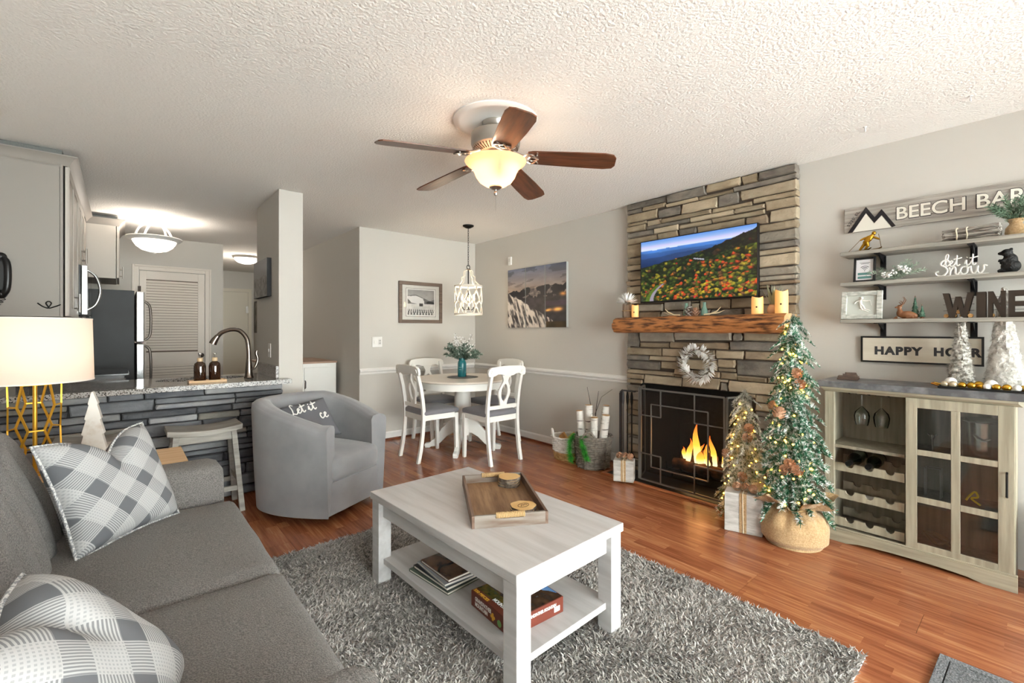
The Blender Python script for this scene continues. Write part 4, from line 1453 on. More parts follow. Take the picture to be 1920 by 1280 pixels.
# wifi card in a black frame
wf = thing('wifi_frame', 'black leaning frame holding a printed wifi card on the middle shelf', 'picture frame', (3.50, .725, SHZ[1] + .001))
ml = Matrix.Rotation(R(9), 4, 'Y')
mw = ml @ M_ON_XWALL
fr = MB()
for (x0, x1, y0, y1) in ((-.055, -.043, 0, .155), (.043, .055, 0, .155), (-.043, .043, 0, .012), (-.043, .043, .143, .155)):
    fr.box(x0, x1, y0, y1, 0, .016, mw)
fr.build('frame', BLACKP, wf, smooth=False, bevel=.0015)
MB().box(-.044, .044, .011, .144, .002, .006, mw).build('card', pm('white_card', '#e9e8ea', .6), wf, smooth=False)
ink = MB()
for r_ in (.010, .019, .028):
    pts = [mw @ Vector((r_ * math.cos(a), .073 + r_ * math.sin(a), .0066)) for a in [PI / 4 + PI / 2 * k / 8 for k in range(9)]]
    ink.tube(pts, .0017, 5)
ink.sphere(mw @ Vector((0, .072, .0066)), .0026, 8, 6)
ink.build('wifi_symbol', BLACKINK, wf)
tl = MB()
for (x0, x1, y0, y1) in ((-.034, .034, .045, .060), (-.034, .034, .022, .037)): tl.box(x0, x1, y0, y1, .006, .0066, mw)
tl.build('teal_band', pm('teal_ink', '#5d8a86', .6), wf, smooth=False)
tl = MB()
for (x0, x1, y0) in ((-.026, .026, .122), (-.02, .02, .115)): tl.box(x0, x1, y0, y0 + .0022, .006, .0066, mw)
tl.build('text_line', BLACKINK, wf, smooth=False)
MB().bar(mw @ Vector((0, .11, 0)), (.07, 0, .002), .02, .003).build('easel_back', BLACKP, wf, smooth=False)

# floral spray on the middle shelf
fs_ = thing('berry_spray', 'frosted green spray with white berries lying on the middle shelf', 'plant', (3.52, .57, SHZ[1] + .012))
rng = random.Random(15)
FRG = pm('frosted_sage', '#a9b9a6', .7, rnd=.18)
f0 = None
for i in range(20):
    if f0 is None:
        f0 = o = tuft(70, .12, .028, rng, .1, .0017).tube([(0, 0, 0), (.12, 0, -.01)], .0015, 5).build('sprig', FRG, fs_, smooth=False, fix=False)
    else:
        o = bpy.data.objects.new('sprig', f0.data)
        COL.objects.link(o)
        o.parent = fs_
    d = Vector((rng.uniform(-.3, .25), rng.uniform(-1, 1), rng.uniform(.02, .9))).normalized()
    o.location = (rng.uniform(-.02, .02), rng.uniform(-.02, .03), rng.uniform(.0, .02))
    o.rotation_mode = 'QUATERNION'
    o.rotation_quaternion = d.to_track_quat('X', 'Z')
    k = rng.uniform(.55, 1.15)
    o.scale = (k, k, k)
be = MB()
for i in range(70):
    q = rng.choice([(.045, -.01, .02), (-.03, -.0, .055), (.02, 0, .03), (-.05, 0, .04)])
    be.sphere((-.035 + rng.uniform(-.012, .012), q[0] + rng.uniform(-.022, .022), q[2] + rng.uniform(-.016, .018)), .0055, 7, 5)
be.build('berry', pm('white_berry', '#f1f0ee', .5), fs_, fix=False)['kind'] = 'stuff'

# let it snow word
ls = thing('snow_word_sign', 'white cut-out script sign reading let it snow on the middle shelf', 'sign', (3.49, .395, SHZ[1]))
for word, size, x0, z0, r_ in (('let its', .062, .03, .055, .0034), ('Snow', .086, .0, .008, .0046)):
    st, wd = script_strokes(word.rstrip('s') if word == 'let its' else word, size)
    for s_ in st:
        pts = [(0, -(x0 + p[0]), z0 + p[1]) for p in catmull(s_)]
        MB().tube(pts, r_, 7).build('stroke', pm('white_satin_paint', '#eceae4', .35), ls)
MB().box(-.014, .014, -.205, -.005, 0, .007).build('foot', pm('white_satin_paint', '#eceae4', .35), ls, smooth=False, bevel=.001)

# bear
br = blob('bear_figurine', [((0, .0, .034), .04, (.85, .95, .9)), ((0, .002, .066), .032, (.85, .9, 1.1)), ((-.004, .014, .105), .022, (.9, 1.05, .9)), ((-.006, .034, .103), .012, (.8, 1.2, .8)),
                            ((.008, -.002, .122), .007, (1, 1, 1)), ((-.014, -.002, .122), .007, (1, 1, 1)), ((-.012, .03, .012), .014, (1, 1.4, .8)), ((.014, .03, .012), .014, (1, 1.4, .8))],
          pm('black_bear_resin', '#121212', .6, bump=(120, .6)), None, .003, [([(-.012, .008, .074), (-.016, .03, .062), (-.014, .044, .066)], [.012, .01, .008]), ([(.012, .008, .074), (.014, .03, .056), (.012, .04, .058)], [.012, .01, .008])])
br.location = (3.51, .112, SHZ[1] + .002)
tag(br, 'black sitting bear figurine on the middle shelf', 'figurine')

# framed skier picture
sf = thing('skier_picture', 'distressed grey frame with a white skier silhouette on the lowest shelf', 'picture frame', (3.475, .735, SHZ[2] + .001))
msk = Matrix.Rotation(R(8), 4, 'Y') @ M_ON_XWALL
DG = pm('distressed_grey_paint', '#a8aaa2', .75, var=(25, '#d3d4cc', (1, 1, 3), .4, .65), bump=(40, .4))
fr = MB()
W2, H2, B2 = .103, .175, .028
for (x0, x1, y0, y1) in ((-W2, -W2 + B2, 0, H2), (W2 - B2, W2, 0, H2), (-W2 + B2, W2 - B2, 0, B2), (-W2 + B2, W2 - B2, H2 - B2, H2)):
    fr.box(x0, x1, y0, y1, 0, .018, msk)
fr.build('frame', DG, sf, smooth=False, bevel=.003)
MB().box(-W2 + B2 - .002, W2 - B2 + .002, B2 - .002, H2 - B2 + .002, .003, .007, msk).build('backing', pm('pale_grey_card', '#bfc3bb', .7), sf, smooth=False)
wm = MB()
q = lambda x_, y_: msk @ Vector((x_, y_, .0095))
wm.sphere(q(.001, .131), .008, 10, 8)
wm.tube([q(-.002, .122), q(-.006, .108), q(-.002, .092)], [.0055, .0075, .0065], 8)
wm.tube([q(-.003, .094), q(.010, .078), q(.018, .060)], [.0065, .0055, .004], 8)
wm.tube([q(-.004, .094), q(-.004, .076), q(.006, .056)], [.006, .005, .004], 8)
wm.tube([q(-.005, .118), q(-.026, .112), q(-.036, .098)], [.0045, .004, .003], 8)
wm.tube([q(.001, .118), q(.022, .113), q(.042, .114)], [.0045, .004, .003], 8)
wm.tube([q(-.012, .060), q(.014, .054), q(.036, .044)], .0025, 6)
wm.tube([q(-.002, .066), q(.024, .060), q(.044, .052)], .0022, 6)
wm.tube([q(.042, .118), q(.050, .084)], .0011, 5)
wm.build('skier_silhouette', pm('white_satin_paint', '#eceae4', .35), sf)
MB().bar(msk @ Vector((0, .12, 0)), (.085, 0, .002), .03, .004).build('easel_back', DG, sf, smooth=False)

# deer and bottle-brush trees
dr = thing('deer_figurine', 'brown resting deer figurine with antlers on the lowest shelf', 'figurine', (3.50, .535, SHZ[2]))
DB = pm('deer_brown_resin', '#8a5a38', .4, var=(20, '#6e4428', (1, 1, 1)))
blob('body', [((0, -.012, .024), .024, (.85, 1.7, .95)), ((0, .02, .034), .019, (.8, .9, 1.2)), ((-.002, .022, .074), .011, (.85, 1.05, .95)), ((-.002, .036, .069), .007, (.8, 1.3, .75)), ((0, -.045, .018), .016, (.9, 1, 1))], DB, dr, .0022,
     [([(0, .018, .035), (0, .022, .055), (0, .022, .072)], [.015, .011, .009]), ([(-.012, .03, .012), (-.014, .045, .006), (-.012, .03, .005)], [.007, .005, .004]), ([(-.012, -.04, .01), (-.016, -.01, .005)], [.008, .004])])
for sx_ in (-1, 1):
    MB().tube([(sx_ * .006, .018, .08), (sx_ * .018, .006, .088), (sx_ * .02, -.004, .112), (sx_ * .016, .004, .13)], [.0024, .0022, .0018, .001], 6).tube([(sx_ * .018, .004, .09), (sx_ * .022, .018, .108)], [.0018, .0009], 6).tube([(sx_ * .012, .012, .084), (sx_ * .012, .024, .1)], [.0018, .0009], 6).build('antler', DB, dr)
    MB().sphere((sx_ * .012, .014, .077), .007, 8, 6, (1.2, .5, .6)).build('ear', DB, dr)
MB().box(-.022, .022, -.06, .05, 0, .004).build('base', DB, dr, smooth=False, bevel=.001)
BTG = pm('bottle_brush_green', '#3f6450', .8, var=(60, '#86a08a', (1, 1, 1), .5, .7))
for (y_, h_, r_, x_, lab) in ((.492, .135, .024, 3.535, 'taller dark green bottle-brush tree behind the deer'), (.458, .082, .018, 3.51, 'shorter bottle-brush tree right of the deer')):
    t = thing('miniature_tree', lab, 'tree figurine', (x_, y_, SHZ[2]), 0, 'bottle-brush trees')
    MB().lathe([(0, 0), (r_ * .55, 0), (r_ * .5, .008), (.003, .012), (.002, h_), (0, h_)], 12).build('base', DB, t)
    rng = random.Random(int(h_ * 1000))
    MB().lathe([(r_ * f * (1.02 - q), .012 + (h_ - .012) * q) for q, f in ((0, .95), (.2, .62), (.2, 1.0), (.4, .62), (.4, 1.0), (.6, .6), (.6, 1.0), (.8, .55), (.8, 1.0), (1, .6))], 14).build('brush', BTG, t)
    mb = MB()
    for i in range(420):
        q_ = rng.random()
        z = .014 + (h_ - .014) * q_
        a = rng.uniform(0, 2 * PI)
        tier = 1 - .35 * ((q_ * 5) % 1)
        l_ = r_ * (1.06 - q_) * tier
        d = Vector((math.cos(a), math.sin(a), -.3)) * l_
        s = Vector((-math.sin(a), math.cos(a), 0)) * .0016
        p = Vector((0, 0, z))
        mb.add([p - s, p + s, p + d], [(0, 1, 2)])
    mb.build('bristles', BTG, t, smooth=False, fix=False)['kind'] = 'stuff'

# WINE cork letters
WINEP = {'W': [(0, 1), (.2, 1), (.32, .38), (.42, .85), (.58, .85), (.68, .38), (.8, 1), (1, 1), (.78, 0), (.6, 0), (.5, .5), (.4, 0), (.22, 0)],
         'I': [(0, 1), (1, 1), (1, 0), (0, 0)],
         'N': [(0, 1), (.28, 1), (.72, .42), (.72, 1), (1, 1), (1, 0), (.74, 0), (.28, .6), (.28, 0), (0, 0)],
         'E': [(0, 1), (1, 1), (1, .8), (.3, .8), (.3, .6), (.85, .6), (.85, .42), (.3, .42), (.3, .2), (1, .2), (1, 0), (0, 0)]}
DKM = pm('dark_brown_metal', '#3a3028', .5, .5)
CORK = pm('cork', '#c79a63', .85, var=(60, '#a87c48', (1, 1, 1)), rnd=.2)
for ch, ya, yb in (('W', .368, .245), ('I', .236, .200), ('N', .193, .128), ('E', .120, .045)):
    t = thing('wine_letter_' + ch.lower(), 'dark metal cork-holder letter %s on the lowest shelf' % ch, 'letter', (3.475, ya, SHZ[2]), 0, 'wine cork letters')
    w_, h_ = ya - yb, .138
    pl2 = [(-(p[0] * w_), p[1] * h_) for p in WINEP[ch]]
    for x_ in (0, .058):
        MB().prism([(x_, a, b_) for a, b_ in pl2], (.004, 0, 0)).build('plate', DKM, t, smooth=False)
    wi = MB()
    for (a, b_) in pl2: wi.tube([(.003, a * .985, b_ * .985 + .001), (.059, a * .985, b_ * .985 + .001)], .0014, 5)
    for z_ in (.3, .55, .8):
        wi.tube([(.03, 0, z_ * h_), (.03, -w_, z_ * h_)], .0011, 5)
    wi.build('wire_cage', DKM, t, fix=False)
    rng = random.Random(ord(ch))
    n_ = max(1, int(w_ / .026))
    for k in range(n_ + (n_ > 2) * (n_ - 1)):
        lay = 0 if k < n_ else 1
        yy = -(.014 + (w_ - .028) * ((k if lay == 0 else k - n_ + .5) / max(1, n_ - 1))) if n_ > 1 else -w_ / 2
        if ch == 'I': continue
        MB().tube([(.008, yy, .013 + lay * .021), (.05, yy, .013 + lay * .021)], .0105, 10).build('cork', CORK, t)

# HAPPY HOUR sign
hs = thing('happy_hour_sign', 'black-framed cream sign reading HAPPY HOUR above the bar cabinet', 'sign', (3.61, 0, 0))
MB().box(.004, .018, .222, .760, 1.079, 1.229).build('panel', pm('cream_sign_board', '#e4dccb', .6, var=(5, '#d6ccb8', (1, .3, 4))), hs, smooth=False)
fr = MB()
for (y0, y1, z0, z1) in ((.757, .767, 1.072, 1.236), (.215, .225, 1.072, 1.236), (.225, .757, 1.072, 1.082), (.225, .757, 1.226, 1.236)): fr.box(0, .02, y0, y1, z0, z1)
fr.build('frame', BLACKP, hs, smooth=False)
INK2 = pm('stencil_grey_ink', '#3c3b3d', .7)
text_fit('HAPPY', M_ON_XWALL, (.0035, .582, 1.147), .228, .052, INK2, hs, ext=.0008, bold=.055, spacing=1.18)
text_fit('HOUR', M_ON_XWALL, (.0035, .321, 1.147), .198, .052, INK2, hs, ext=.0008, bold=.055, spacing=1.18)

# ---- bar cabinet
OAK = woodmat('grey_oak_veneer', '#8f8977', '#aaa38f', 'z', 6, .55, stretch=14)
OAKH = woodmat('grey_oak_veneer_across', '#8f8977', '#aaa38f', 'y', 6, .55, stretch=14)
OAKD = woodmat('grey_oak_interior', '#7d7768', '#938b7b', 'z', 6, .6, stretch=14)
bc = thing('bar_cabinet', 'grey oak bar cabinet with wine rack and sliding glass door', 'cabinet', (0, 0, 0))
CT = .965
STTOP = pm('charcoal_stone_laminate', '#57585b', .35, var=(16, '#808184', (1, 1, 1), .45, .7, 6))
MB().box(3.278, 3.612, .055, .915, CT - .037, CT).build('top', STTOP, bc, smooth=False, bevel=.003)
MB().prism([(3.285, .915 - .02, CT - .037), (3.285, .895, CT - .048), (3.305, .88, CT - .066), (3.6, .88, CT - .066), (3.6, .895, CT - .037)], (0, -.815, 0)).build('cornice', OAKH, bc, smooth=False)
for y0, y1 in ((.858, .880), (.090, .108)):
    MB().box(3.30, 3.605, y0, y1, .0, CT - .066).build('side_panel', OAK, bc, smooth=False)
MB().box(3.302, 3.335, .835, .858, .05, CT - .066).build('face_stile', OAK, bc, smooth=False)
MB().box(3.34, 3.60, .49, .506, .05, CT - .066).build('divider', OAK, bc, smooth=False)
MB().box(3.595, 3.605, .108, .858, .05, CT - .066).build('back_panel', OAKD, bc, smooth=False)
MB().box(3.31, 3.60, .108, .858, .05, .066).build('bottom_panel', OAKD, bc, smooth=False)
arch = [(.885, 0), (.885, .075), (.082, .075), (.082, 0), (.20, 0)] + [(.20 + .57 * t / 10, .022 * math.sin(PI * t / 10) ** .45) for t in range(1, 10)] + [(.77, 0)]
MB().prism([(3.285, y_, z_) for y_, z_ in arch], (.017, 0, 0)).build('plinth', OAKH, bc, smooth=False)
MB().box(3.288, 3.305, .082, .885, .075, .084).build('plinth_moulding', OAKH, bc, smooth=False, bevel=.003)
MB().box(3.32, 3.595, .506, .858, .561, .578).build('shelf', OAKD, bc, smooth=False)
for zt in (.470, .304, .139):
    pts = [(.835, zt - .048), (.835, zt)]
    for yc in (.759, .665, .571):
        pts += [(yc + .022 * math.cos(a), zt - .024 * math.sin(a)) for a in [PI * k / 8 for k in range(0, 9)]]
    pts += [(.506, zt), (.506, zt - .048)]
    MB().prism([(3.318, y_, z_) for y_, z_ in pts], (.016, 0, 0)).build('bottle_rail', OAK, bc, smooth=False)
    MB().prism([(3.50, y_, z_ + .012) for y_, z_ in pts], (.014, 0, 0)).build('bottle_rail', OAKD, bc, smooth=False)
for zt in (.60, .345):
    MB().box(3.33, 3.595, .108, .49, zt - .016, zt).build('shelf', OAKD, bc, smooth=False)
dd = MB()
ys = (.498, .451, .317, .282, .148, .093)
zs = (.901, .850, .624, .594, .369, .336, .116, .061)
dd.box(3.292, 3.310, ys[1], ys[0], zs[7], zs[0]).box(3.292, 3.310, ys[5], ys[4], zs[7], zs[0]).box(3.293, 3.309, ys[3], ys[2], zs[6], zs[1])
dd.box(3.292, 3.310, ys[4], ys[1], zs[1], zs[0]).box(3.292, 3.310, ys[4], ys[1], zs[7], zs[6])
for z0, z1 in ((zs[3], zs[2]), (zs[5], zs[4])):
    dd.box(3.2935, 3.3085, ys[2], ys[1], z0, z1).box(3.2935, 3.3085, ys[4], ys[3], z0, z1)
door = dd.build('sliding_door', OAK, bc, smooth=False, bevel=.0015)
for y0, y1 in ((ys[2], ys[1]), (ys[4], ys[3])):
    for z0, z1 in ((zs[2], zs[1]), (zs[4], zs[3]), (zs[6], zs[5])):
        MB().box(3.299, 3.302, y0, y1, z0, z1).build('pane', GLASS, door, smooth=False)
MB().tube([(3.292, .118, .575), (3.277, .118, .57), (3.277, .118, .46), (3.292, .118, .455)], .0045, 8).build('handle', BLACKM, door)
MB().box(3.588, 3.594, .69, .75, .20, .225).build('maker_label', pm('white_card', '#e9e8ea', .6), bc, smooth=False)

WG = mixmat('wine_glass_clear', 'glass', '#f7fafa', .05, .02, 1.18)
for y_, lab in ((.725, 'left stemmed wine glass hanging upside down in the bar cabinet'), (.630, 'right stemmed wine glass hanging upside down in the bar cabinet')):
    o = MB().lathe([(.033, .885), (.032, .882), (.004, .878), (.0035, .81), (.012, .80), (.034, .775), (.040, .75), (.037, .72), (.031, .695), (.029, .695), (.035, .72), (.038, .75), (.032, .773), (.006, .797)], 24, c=(3.44, y_, 0), capb=True, capt=False).build('wine_glass', WG)
    tag(o, lab, 'wine glass', 'hanging wine glasses')
MB().bar((3.38, .677, .8885), (3.58, .677, .8885), .008, .005).bar((3.38, .775, .8885), (3.58, .775, .8885), .008, .005).bar((3.38, .585, .8885), (3.58, .585, .8885), .008, .005).build('glass_rack', BLACKM, bc, smooth=False)
BG = pm('dark_bottle_glass', '#10140f', .08, spec=.7)
LBL = pm('olive_bottle_label', '#8a9078', .6)
for y_, lab in ((.759, 'left dark wine bottle lying in the top rack'), (.665, 'right dark wine bottle lying in the top rack')):
    b = thing('wine_bottle', lab, 'wine bottle', (3.285, y_, .479), 0, 'wine bottles in the rack')
    m_ = Matrix.Rotation(PI / 2, 4, 'Y')
    MB().lathe([(0, 0), (.0145, 0), (.0145, .02), (.0135, .022), (.0135, .075), (.02, .10), (.034, .13), (.0365, .15), (.0365, .285), (.03, .293), (0, .293)], 20, m=m_).build('glass_body', BG, b)
    MB().lathe([(.015, -.0005), (.0153, .045), (.014, .05)], 16, m=m_, capb=True, capt=False).build('capsule', pm('black_foil', '#0d0d0e', .3, .4), b)
    MB().lathe([(.0369, .16), (.0369, .26)], 20, m=m_, capb=False, capt=False).build('paper_label', LBL, b)
ib = thing('ice_bucket', 'stainless steel ice bucket behind the upper right glass pane', 'bucket', (3.46, .21, .60))
MB().lathe([(0, 0), (.075, 0), (.085, .19), (.09, .195), (.088, .2), (.08, .19), (.07, .01), (0, .01)], 32).build('body', STEEL, ib)
MB().tube([(-.086, .03, .13), (-.098, .015, .11), (-.1, -.01, .10), (-.095, -.035, .115)], .004, 8).build('handle', STEEL, ib)
cw = thing('corkscrew', 'small metal corkscrew standing behind the upper left glass pane', 'corkscrew', (3.40, .40, .60))
MB().lathe([(0, 0), (.018, 0), (.016, .004), (.004, .008), (.004, .07), (.01, .08), (.012, .095), (0, .10)], 14).build('stem', STEEL, cw)
MB().tube([(0, -.02, .10), (0, 0, .085), (0, .02, .10)], .004, 6).build('wing', STEEL, cw)
o = MB().tube(catmull([(3.42, .27, .37), (3.41, .255, .40), (3.40, .235, .425), (3.40, .225, .40), (3.41, .25, .385), (3.40, .215, .36)]), .005, 8).build('yellow_ribbon', pm('bright_yellow', '#e8dc2a', .4))
tag(o, 'curled bright yellow ribbon behind the middle glass pane', 'ribbon')
pts = [(3.45 + .03 * math.sin(k * 1.9), .38 + .06 * math.sin(k * 1.3), .075 + .07 * abs(math.sin(k * .8))) for k in range(14)]
tag(MB().tube(catmull(pts), .005, 8).build('coiled_cable', pm('tan_cable', '#8a7c62', .6)), 'loosely coiled brown cable behind the lower left glass pane', 'cable')
wr_ = thing('wire_bottle_holder', 'chrome wire bottle holder behind the middle left glass pane', 'holder', (3.42, .40, .345))
MB().tube([(0, .035, 0), (0, .035, .16), (0, -.03, .16), (0, -.03, 0)], .004, 8).build('hoop', CHROME, wr_)
MB().tube([(.05, .035, 0), (.05, .035, .16), (.05, -.03, .16), (.05, -.03, 0)], .004, 8).build('hoop', CHROME, wr_)
MB().tube([(0, .035, .004), (.05, .035, .004)], .004, 8).tube([(0, -.03, .004), (.05, -.03, .004)], .004, 8).build('foot', CHROME, wr_)

# on top of the cabinet
cst = pm('dark_walnut', '#4e3c33', .6, var=(20, '#6b5547', (1, 1, 1)))
c = thing('coaster_stack', 'low stack of dark wooden coasters at the left end of the bar cabinet', 'coasters', (3.47, .80, CT), .12)
for k, (dx, w_) in enumerate(((0, .105), (.0, .105), (.008, .075), (.012, .055))):
    MB().obox((dx * .3, -dx, .006 + .0105 * k), (w_, w_, .010), .06 * k).build('coaster', cst, c, smooth=False, bevel=.001)
tr = thing('ornament_tray', 'black-edged metal tray holding gold and white ornaments', 'tray', (3.40, .20, CT))
TRM = pm('silver_tray', '#8f8b80', .3, .9)
MB().box(-.085, .085, -.21, .165, 0, .004).build('base', TRM, tr, smooth=False)
e = MB()
e.box(-.09, -.085, -.21, .165, 0, .012).box(.085, .09, -.21, .165, 0, .012).box(-.09, .09, .165, .170, 0, .012).box(-.09, .09, -.215, -.21, 0, .012)
e.build('rim', BLACKP, tr, smooth=False)
for yy, s_ in ((.17, 1), (-.215, -1)):
    MB().tube([(-.04, yy, .010), (-.03, yy + s_ * .03, .018), (.03, yy + s_ * .03, .018), (.04, yy, .010)], .005, 8).build('handle', GOLD, tr)
FUR = pm('white_fur', '#dedcd6', .95, var=(30, '#a39f97', (1, 1, 1), .35, .65), bump=(55, 1.0), sheen=.4)


def cone_tree(name, lab, loc, r_, h_, seed, mat):
    rng = random.Random(seed)

    def fn(u, v):
        a = 2 * PI * u
        q = r_ * (1 - v) + .012 * v
        d = .008 * mnoise.noise(Vector((math.cos(a) * 3, math.sin(a) * 3, v * 14 + seed))) + .006 * mnoise.noise(Vector((math.cos(a) * 9, math.sin(a) * 9, v * 40 + seed)))
        return ((q + d) * math.cos(a), (q + d) * math.sin(a), h_ * v)
    t = thing(name, lab, 'tree figurine', loc, 0, 'cone trees')
    mb = MB().grid(fn, 40, 50, closeu=True)
    mb.sphere((0, 0, h_), .012, 12, 8)
    mb.build('cone', mat, t)
    hair = MB()
    for i in range(2600):
        u, v = rng.random(), 1 - math.sqrt(rng.random())
        p = Vector(fn(u, v))
        a = 2 * PI * u
        d = Vector((math.cos(a) + rng.uniform(-.8, .8), math.sin(a) + rng.uniform(-.8, .8), rng.uniform(-.9, .5))).normalized()
        s = d.orthogonal().normalized() * .0011
        hair.add([p - s, p + s, p + d * rng.uniform(.008, .017)], [(0, 1, 2)])
    hair.build('fur', mat, t, smooth=False, fix=False)['kind'] = 'stuff'
    return t


FUR2 = pm('grey_feather', '#c9c6be', .95, var=(40, '#7a766d', (1, 1, 2), .4, .6), bump=(55, 1.0), sheen=.3)
cone_tree('cone_tree', 'shorter grey-white feathered cone tree on the bar cabinet', (3.475, .295, CT), .056, .37, 3, FUR2)
cone_tree('cone_tree', 'tallest white fur cone tree on the bar cabinet', (3.515, .135, CT), .078, .525, 9, FUR)
ORG = pm('gold_bauble', '#d8a93c', .18, 1.0)
ORC = pm('champagne_bauble', '#d9cdb2', .3, .7)
ORW = pm('white_bauble', '#eeeeec', .5)
orn = [(-.055, .145, .017, 'c'), (-.06, .112, .018, 'c'), (-.062, .078, .017, 'g'), (-.06, .044, .018, 'g'), (-.05, .012, .015, 'g'), (-.025, .125, .026, 'w'), (-.062, -.012, .016, 'w'), (-.02, .02, .02, 'g'), (-.03, -.025, .025, 'w'),
       (-.064, -.045, .017, 'g'), (-.062, -.08, .018, 'g'), (-.06, -.115, .017, 'w'), (-.035, -.135, .016, 'g'), (-.06, -.15, .018, 'g'), (-.05, -.185, .019, 'c')]
words = ['leftmost', 'second', 'third', 'fourth', 'fifth', 'sixth', 'seventh', 'eighth', 'ninth']
cnt = {}
tot = {'g': 'shiny gold', 'c': 'champagne', 'w': 'matt white'}
for dx, dy, r_, k in orn:
    cnt[k] = cnt.get(k, 0) + 1
    b = thing('ornament', '%s ball ornament, %s of the %s ones on the bar tray from the left' % (tot[k], words[cnt[k] - 1], tot[k].split()[-1]), 'ornament', (3.40 + dx, .20 + dy, CT + .004 + r_), 0, 'ornaments on the bar tray')
    MB().sphere((0, 0, 0), r_, 16, 12).build('ball', {'g': ORG, 'c': ORC, 'w': ORW}[k], b)
    MB().lathe([(.004, 0), (.004, .005), (0, .005)], 8, m=Matrix.Rotation(R(70), 4, 'Y'), c=(r_ * .92, 0, r_ * .33)).build('cap', GOLD, b)

# bin right of the cabinet
bn = thing('waste_bin', 'black step bin with chrome rim at the right edge beside the cabinet', 'bin', (3.43, -.085, 0))
MB().lathe([(0, 0), (.115, 0), (.12, .02), (.125, .31), (0, .31)], 32).build('body', BLACKP, bn)
MB().lathe([(.128, .30), (.131, .31), (.128, .33), (.122, .33)], 32, capb=False, capt=False).build('rim', STEEL, bn)
MB().lathe([(.122, .33), (.10, .36), (.05, .375), (0, .378)], 32).build('lid', BLACKP, bn)
MB().tube([(-.10, .09, .25), (-.15, .07, .27), (-.16, 0, .25)], .005, 8).build('carry_handle', CHROME, bn)
# plastic ceiling hooks
for x_, y_, lab in ((3.244, .669, 'white ceiling hook above the left end of the bar sign'), (3.216, .238, 'white ceiling hook nearer the right edge above the bar sign')):
    h = thing('ceiling_hook', lab, 'hook', (x_, y_, HC), 0, 'ceiling hooks')
    MB().lathe([(0, -.004), (.009, -.004), (.010, 0), (0, 0)], 12).build('plate', TRIMW, h)
    MB().tube([(0, 0, -.003), (0, 0, -.016), (.004, 0, -.024), (.011, 0, -.022), (.012, 0, -.014)], .0025, 8).build('hook', TRIMW, h)

# ------------------------------------------------------------------ living room furniture
def softbox(mb, c, s, r_, crown=0.0, n=10, puff=0.0, wob=0.0, m=None, seed=0):
    """rounded upholstered box: centre c, half sizes s, edge radius r_, crowned top"""
    hx, hy, hz = s
    faces = [((1, 0, 0), (0, 1, 0), (0, 0, 1)), ((-1, 0, 0), (0, 0, 1), (0, 1, 0)), ((0, 1, 0), (0, 0, 1), (1, 0, 0)), ((0, -1, 0), (1, 0, 0), (0, 0, 1)), ((0, 0, 1), (1, 0, 0), (0, 1, 0)), ((0, 0, -1), (0, 1, 0), (1, 0, 0))]
    H = Vector(s)
    for nn, uu, vv in faces:
        def fn(u, v):
            # denser sampling near the edges
            a = -math.cos(PI * u) * .35 + (2 * u - 1) * .65
            b_ = -math.cos(PI * v) * .35 + (2 * v - 1) * .65
            p = Vector(nn) + Vector(uu) * a + Vector(vv) * b_
            p = Vector((p.x * hx, p.y * hy, p.z * hz))
            q = Vector((max(-hx + r_, min(hx - r_, p.x)), max(-hy + r_, min(hy - r_, p.y)), max(-hz + r_, min(hz - r_, p.z))))
            d = p - q
            if d.length > 1e-9: p = q + d.normalized() * r_
            fx, fy, fz = 1 - (p.x / hx) ** 2, 1 - (p.y / hy) ** 2, 1 - (p.z / hz) ** 2
            if p.z > 0: p.z += crown * fx * fy
            p.x += math.copysign(puff * fy * fz, p.x)
            p.y += math.copysign(puff * fx * fz, p.y)
            if wob: p.z += wob * mnoise.noise(Vector((p.x * 5 + seed, p.y * 7, p.z * 3)))
            p = p + Vector(c)
            return m @ p if m else p
        mb.grid(fn, n, n)
    return mb


SOFA = pm('grey_tweed_sofa', '#86827e', .95, var=(260, '#5f5c5a', (1, 1, 1), .35, .65, 2), bump=(260, .6), sheen=.15, spec=.2)
sofa = thing('sofa', 'large grey tweed sofa with deep seat and tufted back', 'sofa', (0, 0, 0))
softbox(MB(), (-.06, 1.77, .17), (.45, 1.04, .11), .03, n=8).build('base', SOFA, sofa, merge=True)
for yc, s_ in ((1.300, 3), (2.148, 8)):
    softbox(MB(), (.09, yc, .36), (.335, .42 if yc < 2 else .445, .095), .045, .018, 16, .006, .006, seed=s_).build('seat_cushion', SOFA, sofa, merge=True)
for yc in (.80, 2.715):
    softbox(MB(), (-.055, yc, .345), (.44, .11, .275), .05, .004, 12, .006).build('arm', SOFA, sofa, merge=True)
softbox(MB(), (-.47, 1.76, .48), (.085, 1.06, .40), .05, n=10).build('back_frame', SOFA, sofa, merge=True)


def back_fn(y0, y1):
    def fn(u, v):
        y = y0 + (y1 - y0) * u
        t = v
        z = .43 + .52 * t
        x_ = -.205 - .16 * t ** 1.3
        # channel tufting and rounded top / ends
        ch = abs(math.sin(PI * (u * 5)))
        x_ += .035 * ch ** .6 * math.sin(PI * min(1, .25 + t * .75)) ** .5
        e = min(1, (1 - t) / .22)
        x_ -= .16 * (1 - math.sqrt(max(0, 1 - (1 - e) ** 2)))
        eu = min(1, min(u, 1 - u) / .05)
        x_ -= .06 * (1 - math.sqrt(max(0, 1 - (1 - eu) ** 2)))
        z -= .03 * (1 - eu)
        return (x_, y, z)
    return fn


